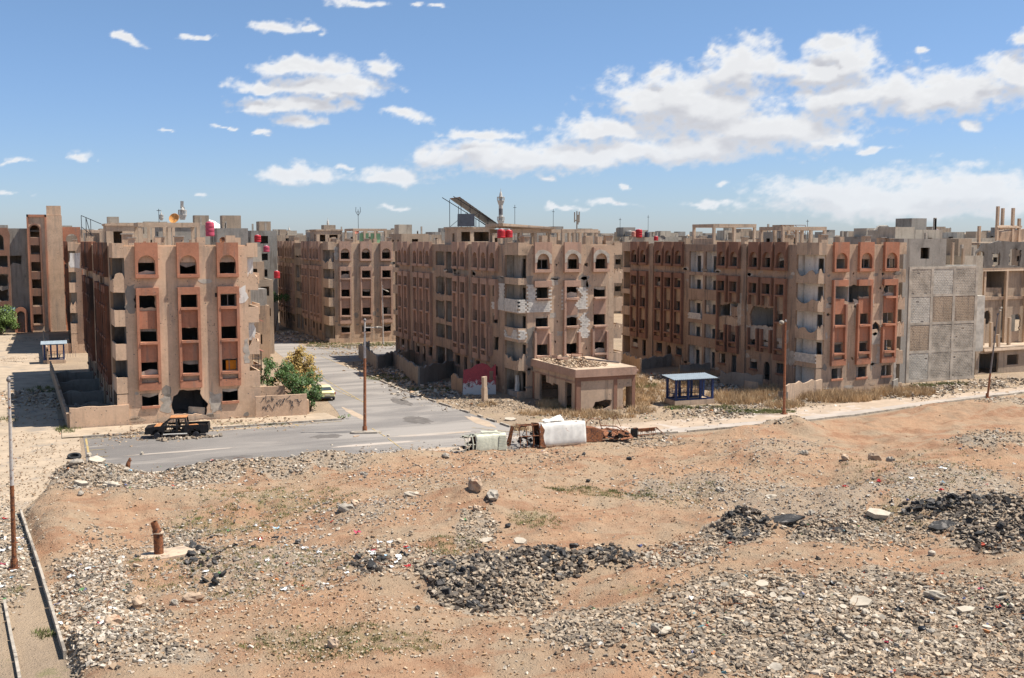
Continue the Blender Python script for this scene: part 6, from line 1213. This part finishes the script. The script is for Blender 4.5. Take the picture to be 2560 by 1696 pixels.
# ------------------------------------------------------------------ plants
def leaves(q, c, r, n, sz, rd, flat=1.0):
    for _ in range(n):
        d = Vector((rd.gauss(0, 1), rd.gauss(0, 1), rd.gauss(0, 1))).normalized() * r * rd.uniform(.55, 1.05); d.z *= flat; p = Vector(c) + d
        a = Vector((rd.gauss(0, 1), rd.gauss(0, 1), rd.gauss(0, 1))).normalized(); b = a.orthogonal().normalized(); s = sz * rd.uniform(.6, 1.3)
        q.add([p, p + a * s * .5 + b * s * .3, p + a * s, p + a * s * .5 - b * s * .3], [(0, 1, 2, 3)])
def bush(name, label, cat, px, blobs, n, sz, mat, seed=1, trunk=None):
    rd = random.Random(seed); a = gp(*px); root = thing(name, label, cat, (a[0], a[1], 0)); q = MB()
    for x, y, z, r in blobs:
        for _ in range(max(3, int(r * 9))):
            c = Vector((x, y, z)) + Vector((rd.gauss(0, 1), rd.gauss(0, 1), rd.gauss(0, .8))) * r * .42; leaves(q, c, r * .36, max(8, int(n * r / 9)), sz, rd)
    q.build('crown', M[mat], root); q = MB()
    for x, y, z, r in blobs: m_ = Vector((x * .4, y * .4, z * .45)); q.tube((0, 0, -.05), m_, .10, .07, 6); q.tube(m_, (x, y, z), .07, .03, 6)
    q.build('trunk', M['bark'], root)
bush('fig_tree', 'dense dark green bushy tree behind the graffiti wall', 'tree', (775, 1028), [(-.4, .2, 1.5, 1.3), (.5, -.2, 2.4, 1.2), (-1.2, .8, 3.0, 1.2), (-2.0, 1.6, 3.3, 1.1), (-3.0, 2.3, 3.4, .9), (-.4, .8, 3.5, .9), (-1.7, 2.6, 4.2, 1.0), (.7, .6, 1.4, 1.0), (-3.4, 3.2, 4.6, .8), (-4.4, 3.4, 3.6, .6), (-1.4, .2, 1.9, 1.0)], 420, .24, 'leaf', 2)
bush('fig_tree', 'small green shrub at the side of the nearest block beneath the iron cage', 'shrub', (668, 985), [(0, 0, 1.2, .9), (.3, 0, 2.6, .8), (.1, .3, 3.6, .6)], 380, .24, 'leaf', 5)
bush('conifer', 'golden dry feathery conifer rising behind the green bushy tree', 'tree', (748, 985), [(0, 0, 1.2, 1.9), (.4, 0, 2.1, 1.8), (-.4, .1, 2.9, 1.6), (.2, 0, 3.6, 1.3), (0, 0, 4.3, 1.0), (.05, 0, 4.9, .6), (1.1, 0, 1.7, 1.2), (-1.1, 0, 2.0, 1.1), (.8, .2, 2.9, .9)], 420, .26, 'leaf_gold', 6)
bush('tree', 'green tree cut off by the left edge beneath the blue graffiti', 'tree', (2, 838), [(0, 0, 2.2, 1.9), (1.3, 0, 2.8, 1.7), (-1, 0, 3.4, 1.8), (.6, 0, 4.0, 1.6), (2.2, 0, 1.8, 1.2)], 260, .34, 'leaf_pale', 8)
bush('roof_shrub', 'green shrub growing over the low roof behind the nearest block', 'shrub', (686, 836), [(0, 0, 6.6, 1.3), (1.6, .3, 6.9, 1.2)], 260, .3, 'leaf', 9)
bush('weed_clump', 'green weed clump at the street corner right of the graffiti wall', 'weed', (852, 1049), [(0, 0, .25, .4), (.5, .1, .2, .35)], 260, .16, 'leaf_pale', 10)
def blades(name, zones, mat, seed, h=(.15, .6), w=.018, label=None):
    rnd = np.random.default_rng(seed); P = []
    for cx, cy, rx, ry, n, hs in zones:
        a = rnd.uniform(0, 6.283, n); r = np.sqrt(rnd.random(n)); px = cx + rx * r * np.cos(a); py = cy + ry * r * np.sin(a); nt = max(1, n // 14); k = rnd.integers(0, nt, n)
        for i in range(n):
            j = k[i]; u, v = gp(px[j], py[j]); P.append((u + rnd.normal(0, .12), v + rnd.normal(0, .12), hs))
    P = np.array(P); n = len(P); Z = hgt(P[:, 0], P[:, 1]) - .02; hh = rnd.uniform(h[0], h[1], n) * P[:, 2]; an = rnd.uniform(0, 6.28, n); ln = rnd.normal(0, .35, (n, 2)) * hh[:, None]
    ww = w * rnd.uniform(.6, 1.6, n); A = np.stack([P[:, 0] - np.cos(an) * ww, P[:, 1] - np.sin(an) * ww, Z], 1); B = np.stack([P[:, 0] + np.cos(an) * ww, P[:, 1] + np.sin(an) * ww, Z], 1); Cc = np.stack([P[:, 0] + ln[:, 0], P[:, 1] + ln[:, 1], Z + hh], 1)
    me = bpy.data.meshes.new(name); V = np.stack([A, B, Cc], 1).reshape(-1, 3); me.from_pydata(V.tolist(), [], np.arange(n * 3).reshape(-1, 3).tolist()); me.materials.append(M[mat]); link(name, me, kind='stuff')
blades('dry_grass', [(2090, 998, 110, 10, 6500, 1.6), (2260, 985, 80, 9, 4000, 1.4), (1960, 1015, 50, 8, 1500, 1.2), (1420, 1036, 130, 6, 2600, .9), (1500, 1044, 90, 5, 1500, .9), (1570, 1000, 70, 26, 4200, .9), (1650, 985, 100, 26, 4500, .9), (1850, 1000, 90, 14, 4500, 1.5), (1380, 1014, 36, 10, 1500, 1.1), (1215, 1014, 26, 6, 350, .9), (1600, 1030, 40, 6, 1000, .9), (1730, 950, 60, 16, 2000, 1.6), (1900, 985, 50, 14, 2500, 1.5), (1560, 955, 60, 14, 2500, 1.5), (1300, 1075, 20, 4, 300, 1.0)], 'straw', 3, (.2, .75), .022)
blades('green_grass', [(860, 865, 95, 5, 3500, .8), (960, 862, 40, 5, 1500, .8), (800, 857, 60, 4, 1500, .8), (1900, 1030, 90, 5, 3500, .7), (1000, 945, 90, 9, 3500, .7), (1080, 975, 60, 8, 1800, .7), (1600, 965, 50, 6, 2200, .8), (560, 1062, 160, 3, 1400, .6), (1800, 1020, 60, 5, 1200, .8), (2380, 962, 40, 3, 1200, 1.0), (2310, 968, 30, 3, 900, 1.4), (20, 1050, 30, 10, 300, .7), (170, 1075, 30, 10, 900, .8), (100, 975, 40, 8, 900, .8), (1430, 1020, 60, 5, 800, .6), (1700, 1020, 40, 4, 900, .8)], 'grass', 4, (.12, .45), .02)
blades('weeds', [(1500, 1235, 150, 12, 2500, .35), (1340, 1310, 70, 22, 1200, .35), (700, 1260, 200, 35, 3500, .35), (560, 1310, 150, 30, 2500, .35), (2280, 1290, 110, 30, 1500, .35), (1130, 1375, 90, 22, 1200, .35), (860, 1640, 260, 40, 3500, .3), (600, 1430, 280, 70, 4500, .35), (2300, 1180, 200, 60, 3000, .35), (110, 1588, 34, 12, 260, .5), (40, 1480, 26, 12, 150, .5), (1700, 1230, 120, 25, 1500, .35)], 'grass', 5, (.1, .5), .016)

# ------------------------------------------------------------------ roof equipment
def tank(label, loc, r, h, mat, name='water_tank', bands=3, legs=False):
    root = thing(name, label, 'water tank', loc); q = MB(); pr = [(r * .9, 0), (r, .06)]
    for i in range(bands): z0 = .1 + (h - .3) * i / bands; dz = (h - .3) / bands; pr += [(r, z0), (r * 1.0, z0 + dz * .7), (r * .93, z0 + dz * .85)]
    pr += [(r, h - .18), (r * .8, h - .04), (r * .35, h)]; q.lathe(pr, 18); smooth(q.build('barrel', M[mat], root)); q = MB(); q.lathe([(r * .3, h), (r * .3, h + .08), (r * .1, h + .1)], 12); q.build('lid', M['tank_cap' if mat != 'black_tank' else 'metal_dark'], root)
tk = [(525, 585, 106.5, .43, 1.45, 'pink_tank', 'tall faded pink tank on the roof of the nearest block'), (1253, 590, 116, .45, .95, 'red_tank', 'left of two bright red tanks on the roof of the central block'), (1272, 589, 116.5, .42, .85, 'red_tank', 'right of two bright red tanks on the roof of the central block'), (644, 596, 190, .6, 1.3, 'red_tank', 'red tank with white front on a distant grey house'), (666, 622, 172, .5, 1.0, 'pink_tank', 'pink tank below the distant grey houses'),
      (692, 686, 158, .45, 1.1, 'red_tank', 'red tank high on a ruined house behind the street'), (1597, 583, 250, .8, 1.9, 'red_tank', 'large red tank on the cream house between the blocks'), (1574, 584, 250, 1.1, 1.3, 'house_grey', 'wide grey tank on the cream house between the blocks'), (1617, 586, 250, .55, 1.3, 'black_tank', 'dark rounded tank right of the large red tank'), (1584, 585, 248, .5, 1.2, 'awning', 'orange tank between the grey and the red tank'),
      (2332, 655, 131, .55, 1.0, 'pink_tank', 'burst magenta tank on the roof of the grey block building'), (2342, 585, 160, .65, 1.3, 'red_tank', 'small red tank on the high grey house at right'), (1640, 596, 240, .5, 1.0, 'red_tank', 'tiny red tank beside a satellite dish'), (1122, 601, 140, .35, .8, 'red_tank', 'small red tank under the penthouse of the central block')]
for px, py, dep, r, h, mt, lb in tk: a = at(px, py, dep); tank(lb, (a[0], a[1], a[2] - h * .55 if dep > 130 else a[2] - .25), r, h, mt)
def solar():
    root = thing('solar_frame', 'large tilted dark solar panel on a steel frame above the central block', 'solar panel', (B3.location.x, B3.location.y, 0)); z0 = ROOF + 2.72
    q = MB(); p = [(1.0, 20.6, z0 + 3.6), (1.4, 25.4, z0 + 3.6), (6.6, 25.4, z0 + .25), (6.2, 20.6, z0 + .25)]; n = 10
    q.add(p, [(0, 1, 2, 3)]); o = q.build('panel_sheet', M['panel_dark'], root); o.modifiers.new('t', 'SOLIDIFY').thickness = .06
    q = MB()
    for i in range(13): t = i / 12; a = Vector(p[0]).lerp(Vector(p[3]), t) + Vector((0, -.05, .05)); b = Vector(p[1]).lerp(Vector(p[2]), t) + Vector((0, .05, .05)); q.tube(a, b, .045, n=4)
    q.build('slat', M['rust'], root); q = MB()
    for x, k in ((1.2, 3.5), (2.4, 2.7), (3.6, 1.9), (4.8, 1.1)):
        for y in (20.8, 25): q.tube((x, y, z0), (x, y, z0 + k), .04, n=5)
    for y in (20.8, 25): q.tube((.2, y, z0 + 3.75), (6.4, y, z0 + .2), .05, n=5); q.tube((1.2, y, z0), (3.6, y, z0 + 1.9), .03, n=5); q.tube((2.4, y, z0 + 1.5), (4.8, y, z0), .03, n=5)
    q.build('frame', M['metal_dark'], root)
    q = MB(); q.box(1.0, 2.9, 20.5, 21.6, z0 + .05, z0 + 1.6, j=.03); a = q.build('dark_cistern', M['black_tank'], None, (B3.location.x, B3.location.y, 0), label='square dark cistern beneath the tilted solar panel', category='water tank')
solar()
def rods(label, loc, pts, name='roof_rack', mat='metal_dark', r=.05, cat='frame'):
    q = MB()
    for p in pts: q.path(p, r, 5)
    q.build(name, M[mat], None, loc, label=label, category=cat)
a = at(205, 595, 150); rods('thin sloping steel rack on the roofs at left', a, [[(0, 0, 0), (0, 0, 3.1), (6.0, .5, .4)], [(1.2, 0, 0), (1.2, 0, 2.6)], [(.6, 0, 0), (.6, 0, 2.8), (1.2, 0, .2)], [(3.4, 0, 0), (3.4, 0, 1.6), (4.6, 0, 0)], [(0, 0, 1.5), (1.5, 0, .2)], [(3.4, 0, .9), (5, 0, .6)]])
def dish(label, px, py, dep, r, mat='dish', yaw=-.5):
    a = at(px, py, dep); root = thing('satellite_dish', label, 'satellite dish', a, yaw); q = MB(); q.lathe([(.02, 0), (r * .5, .05 * r), (r * .8, .14 * r), (r, .26 * r), (r * 1.03, .24 * r), (r * .8, .10 * r), (.02, -.04)], 18); o = q.build('reflector', M[mat], root, (0, 0, 0)); o.rotation_euler = (R(68), 0, 0)
    q = MB(); q.tube((0, .1, -1.2 * r), (0, .1, 0), .05, n=5); q.build('mast', M['metal_dark'], root); q = MB(); q.tube((0, 0, -.6 * r), (.15, -.9 * r, 0), .03, n=4); q.build('feed_arm', M['metal_dark'], root)
dish('orange rusted satellite dish on the roofs left of the minaret', 436, 547, 130, .62); dish('small brown dish on the roofs right of the pink tank', 557, 601, 130, .38, 'rust'); dish('tiny dish beside the green cloth on the pinkish block', 892, 580, 185, .4, 'awning'); dish('dish beside the tiny red tank', 1656, 597, 240, .7, 'greywall')
a = at(1442, 590, 210); rods('telephone aerial with three panels on the skyline right of the minaret', a, [[(0, 0, -2), (0, 0, 4.8)], [(-.5, 0, 2.6), (-.5, 0, 4.6)], [(.5, 0, 2.6), (.5, 0, 4.7)], [(.25, 0, 2.2), (.25, 0, 4.1)], [(-.5, 0, 3), (.5, 0, 3)]], 'antenna_mast', 'greywall', .13, 'antenna')
for i, (px, py, dep, h, lb) in enumerate([(1287, 580, 200, 5, 'thin aerial just right of the tall minaret'), (896, 585, 200, 4.5, 'forked aerial above the green cloth'), (1383, 585, 220, 5, 'hair thin aerial behind the central block'), (1550, 590, 240, 4, 'aerial above the cream house'), (398, 565, 160, 2.5, 'bent aerial rod on the nearest roofs'), (2018, 590, 200, 3, 'thin aerial on the far right skyline'), (1620, 590, 260, 5, 'tall aerial near the red tanks')]):
    a = at(px, py, dep); rods(lb, a, [[(0, 0, -1.5), (0, 0, h)], [(-.3, 0, h * .9), (.3, 0, h * .9)]] + ([[(0, 0, h * .75), (-.45, 0, h * .9), (-.4, 0, h * 1.1)], [(0, 0, h * .75), (.45, 0, h * .9), (.4, 0, h * 1.1)]] if i == 1 else []), 'aerial', 'metal_dark', .045, 'aerial')
a = at(1995, 603, 150); rods('see through wire lattice beside the right hand roof frame', a, [[(0, 0, 0), (-3, 0, 2.2), (1.2, 0, 2.2), (1.2, 0, 0)], [(-2.2, 0, 1.6), (1.2, 0, 1.0)], [(-1.5, 0, 2.2), (.2, 0, 0)], [(-.5, 0, 2.2), (1.0, 0, 0)], [(-2.4, 0, 2.2), (-.6, 0, .4)], [(-1.2, 0, .9), (1.2, 0, 1.9)]], 'wire_rack', 'rust', .04)

# ------------------------------------------------------------------ minarets, dome
def minaret(label, px, ptop, pbase, dep, w, bands=False, broken=False, z0=0):
    b = at(px, pbase, dep); t = at(px, ptop, dep); root = thing('minaret', label, 'minaret', (b[0], b[1], 0)); H = t[2]; q = MB()
    zb = b[2] - 6
    if bands:
        zz = 0; k = 0
        while zz < H * .84: q.lathe([(w * (1 - .25 * zz / H), zz), (w * (1 - .25 * (zz + 1.9) / H), zz + 1.9)], 8, k % 2); zz += 1.903; k += 1
        q.build('shaft', [M['striped_a'], M['striped_b']], root)
    else: q.lathe([(w, 0), (w * .85, H * .80)], 8); q.build('shaft', M['striped_a'], root)
    hb = [.47, .80] if bands else [.66]
    hb = {True: [(b[2] + (H - b[2]) * .32), (b[2] + (H - b[2]) * .74)]}.get(bands, [b[2] + (H - b[2]) * .45])
    for z in hb:
        q = MB(); q.lathe([(w * .8, z - w * 1.6), (w * 1.35, z - .1), (w * 1.4, z), (w * 1.4, z + .15), (w * .8, z + .18)], 8); o = q.build('balcony', M['striped_a'], root); q = MB()
        for i in range(12): a = 2 * math.pi * i / 12; q.tube((w * 1.3 * math.cos(a), w * 1.3 * math.sin(a), z + .15), (w * 1.3 * math.cos(a), w * 1.3 * math.sin(a), z + 1.1), .06, n=4)
        q.lathe([(w * 1.22, z + 1.1), (w * 1.38, z + 1.1), (w * 1.38, z + 1.25), (w * 1.22, z + 1.25)], 12); q.build('railing', M['striped_a'], o)
    q = MB(); zt = hb[-1]
    if broken: q.lathe([(w * .72, zt), (w * .7, H - 2.2), (w * .5, H - 1.6), (w * .25, H - 1.3)], 8); q.box(-.3, .2, -.2, .3, H - 1.4, H, j=.2); q.box(w * .3, w * .6, -.2, .2, H - 2.4, H - 1.2, j=.1); q.build('shattered_top', M['striped_a'], root)
    else: q.lathe([(w * .6, zt), (w * .58, H - 3.2), (w * .7, H - 3.1), (w * .72, H - 2.6), (w * .5, H - 1.6), (w * .1, H - .7)], 8); q.tube((0, 0, H - .8), (0, 0, H), .07, n=5); q.build('cap', M['striped_a'], root)
minaret('tall minaret with black and white bands and two balconies behind the central block', 1252, 472, 590, 330, .85, True)
minaret('shattered stone minaret with a damaged top above the nearest block', 457, 505, 565, 260, .72, False, True)
minaret('slim white minaret left of the shattered one', 404, 525, 562, 420, .62); minaret('thin dark minaret on the skyline behind the pinkish block', 820, 545, 590, 520, .8); minaret('faint small minaret on the skyline left of the pinkish block', 723, 565, 595, 560, .8)
root = thing('mosque_dome', 'pale dome beside the shattered minaret', 'dome', (*at(512, 570, 300)[:2], 0)); zc = at(512, 575, 300)[2]; q = MB(); q.lathe([(5.2, zc - 3), (5.2, zc - .8), (5.0, zc), (4.2, zc + 1.4), (2.8, zc + 2.4), (1.2, zc + 2.9), (.1, zc + 3.0)], 20); smooth(q.build('dome', M['white_stone'], root)); q = MB(); q.box(-6, 6, -6, 6, 0, zc - 2.9); q.build('base', M['house_cream'], root)

# ------------------------------------------------------------------ houses behind
def house(label, px0, px1, ptop, dep, mat, depth=9, rot=0, seed=1, group=None, detail=True, name='house', floors=3.1):
    rd = random.Random(seed); a = at((px0 + px1) / 2, ptop, dep); w = abs(px1 - px0) / F_PX * dep * .93; h = max(3, a[2]); c = Vector((a[0], a[1]))
    root = thing(name, label, 'house', (c.x - w / 2, c.y, 0), rot, group)
    fn = lambda s, z, t: (s, t, z); hol = []
    if detail:
        n = max(1, int(w / 3.4)); z = h - 2.4
        while z > max(0.5, h - 13):
            for i in range(n):
                if rd.random() < .7: x = w * (i + .5) / n; hh = rd.uniform(1.0, 1.5); ww = rd.uniform(.45, .8); hol.append(rect(x - ww, x + ww, z, z + hh))
            z -= floors
    q = MB(); q.panel(rect(0, w, 0, h), hol, fn, 0, .25); q.panel(rect(.25, depth, 0, h), [rect(y, y + 1.2, z, z + 1.2) for y in (2, 5.5) for z in (h - 2.4, h - 5.5) if y + 1.5 < depth and h > 8] if detail else [], lambda s, z, t: (t, s, z), 0, .25)
    q.box(w - .25, w, .25, depth, 0, h); q.box(.25, w - .25, depth - .25, depth, 0, h); q.build('wall', M[mat], root)
    q = MB(); q.box(.1, w - .1, .1, depth - .1, h - .75, h - .5); 
    if detail: q.box(.25, w - .25, 3.5, 3.7, 0, h - .76)
    q.build('roof_slab', M['slab'], root)
    if detail and w > 3:
        q = MB(); x = rd.uniform(0, w * .5); ww = min(w - x, rd.uniform(2.2, 4)); q.box(x, x + ww, 2, 5, h - .5, h + rd.uniform(1.2, 2.4)); q.build('stair_house', M[rd.choice(['house_cream', 'house_grey', 'house_tan'])], root)
        for i in range(rd.randint(1, 4)): x = rd.uniform(.1, w - .4); y = rd.choice((.3, depth - .6)); q = MB(); q.box(x, x + .3, y, y + .3, h - .5, h + rd.uniform(.6, 1.6)); q.build('starter_column', M['concrete'], root)
    return root
H_ = [(540, 622, 571, 190, 'house_grey', 'windowless grey blockwork house above the nearest block roof'), (626, 694, 577, 200, 'house_grey', 'pale grey house with overhanging roof right of the windowless one'), (470, 528, 563, 210, 'house_cream', 'cream rooftop room with dark roof sheet near the dome'), (250, 300, 572, 175, 'house_tan', 'brown house top behind the left roofs'), (300, 345, 566, 180, 'house_tan', 'tan ruined storey left of the concrete pergola'), (345, 470, 585, 185, 'house_cream', 'low cream roofs seen through the pergola on the nearest block'),
      (1553, 1645, 592, 250, 'house_cream', 'long cream house under the water tanks between the blocks'), (1650, 1690, 590, 300, 'house_cream', 'small cream house right of the tank house'), (1190, 1215, 568, 170, 'house_grey', 'grey parapet behind the solar frame'), (1215, 1260, 578, 190, 'house_tan', 'tan roof wall near the tall minaret'),
      (1820, 1960, 590, 300, 'house_grey', 'low grey roofs between the two roof frames of the right hand block'), (1965, 2010, 580, 200, 'house_grey', 'grey box seen through the right roof frame'), (2240, 2388, 597, 128, 'house_grey', 'tall grey house behind the blockwork building'), (2275, 2370, 575, 142, 'house_cream', 'cream top storey above the tall grey house'), (2170, 2235, 592, 170, 'house_grey', 'grey house with broken parapet right of the right hand block'),
      (2385, 2420, 600, 150, 'house_grey', 'narrow grey house between the tall grey house and the ruin'), (2395, 2470, 640, 135, 'house_cream', 'layered cream storeys in front of the skyline at right'), (2420, 2480, 596, 330, 'house_grey', 'distant unfinished grey storey at far right'), (605, 662, 655, 165, 'wall_brown', 'ruined house with arches behind the nearest block'), (640, 684, 700, 160, 'house_tan', 'pale house front with narrow arches behind the street'), (605, 676, 765, 152, 'wall_brown', 'low porch building below the ruined houses'),
      (1000, 1075, 585, 220, 'house_tan', 'tan roofs between the pinkish and the central block'), (945, 1000, 592, 300, 'house_grey', 'grey roof with curved sheet right of the pinkish block'), (1330, 1400, 588, 220, 'house_grey', 'dark roof clutter behind the tilted canopy'), (130, 200, 590, 215, 'house_tan', 'orange brown house top behind the tower')]
for i, (a0, a1, pt, dp, mt, lb) in enumerate(H_): house(lb, a0, a1, pt, dp, mt, seed=i)
# canopy frame right of block 4 and low porch roof
a = at(2200, 605, 160); rods('bare canopy frame with torn sheet on the skyline right of the right hand block', (a[0], a[1], a[2]), [[(-1.2, 0, 0), (-1.2, 0, 1.6), (-.3, 0, 2.3), (1.2, 0, 2.35), (2.2, 0, 1.8), (2.2, 0, -.5)], [(-1.2, 0, 1.6), (2.2, 0, 1.8)], [(1.2, 2, 2.3), (1.2, 2, -1)]], 'canopy_frame', 'concrete', .14)
rd = random.Random(77); GR = 'distant houses along the skyline'
for i in range(150):
    dp = rd.choice([rd.uniform(230, 420), rd.uniform(350, 900)]); px = rd.uniform(-150, 2750); w = rd.uniform(8, 24) / dp * F_PX; top = rd.uniform(588, 603) if rd.random() < .8 else rd.uniform(580, 590)
    mt = rd.choice(['house_cream', 'house_grey', 'house_tan', 'house_grey']); lb = 'small distant %s flat roofed house on the skyline %s' % (mt[6:], ['above the far left tower', 'above the nearest block', 'above the pinkish block', 'above the central block', 'between the central and right hand blocks', 'above the right hand block', 'above the grey block building', 'at the far right'][min(7, max(0, int(sum(px > k for k in (200, 640, 980, 1440, 1650, 2100, 2400)))))])
    house(lb, px, px + w, top, dp, mt, 8, seed=1000 + i, group=lb.replace('house on', 'houses on'), detail=dp < 480, name='distant_house')
# ridge of low hills and the endless far roofs
rnd = np.random.default_rng(9); n = 5200; dpt = rnd.uniform(700, 2600, n); th = rnd.uniform(-.62, .62, n) + YAW; V, s = chips(n, rnd, 8, 26, 1.3, .5); V = V * np.array([1, 1, .8]); cc = colours('tan', n, rnd) * .9 + .04
link('far_town', chip_mesh('far_town', V + np.stack([dpt * np.sin(th), dpt * np.cos(th), 6 + dpt * .0042 * rnd.uniform(.6, 1.2, n)], 1)[:, None], cc, 'rock'), kind='stuff')
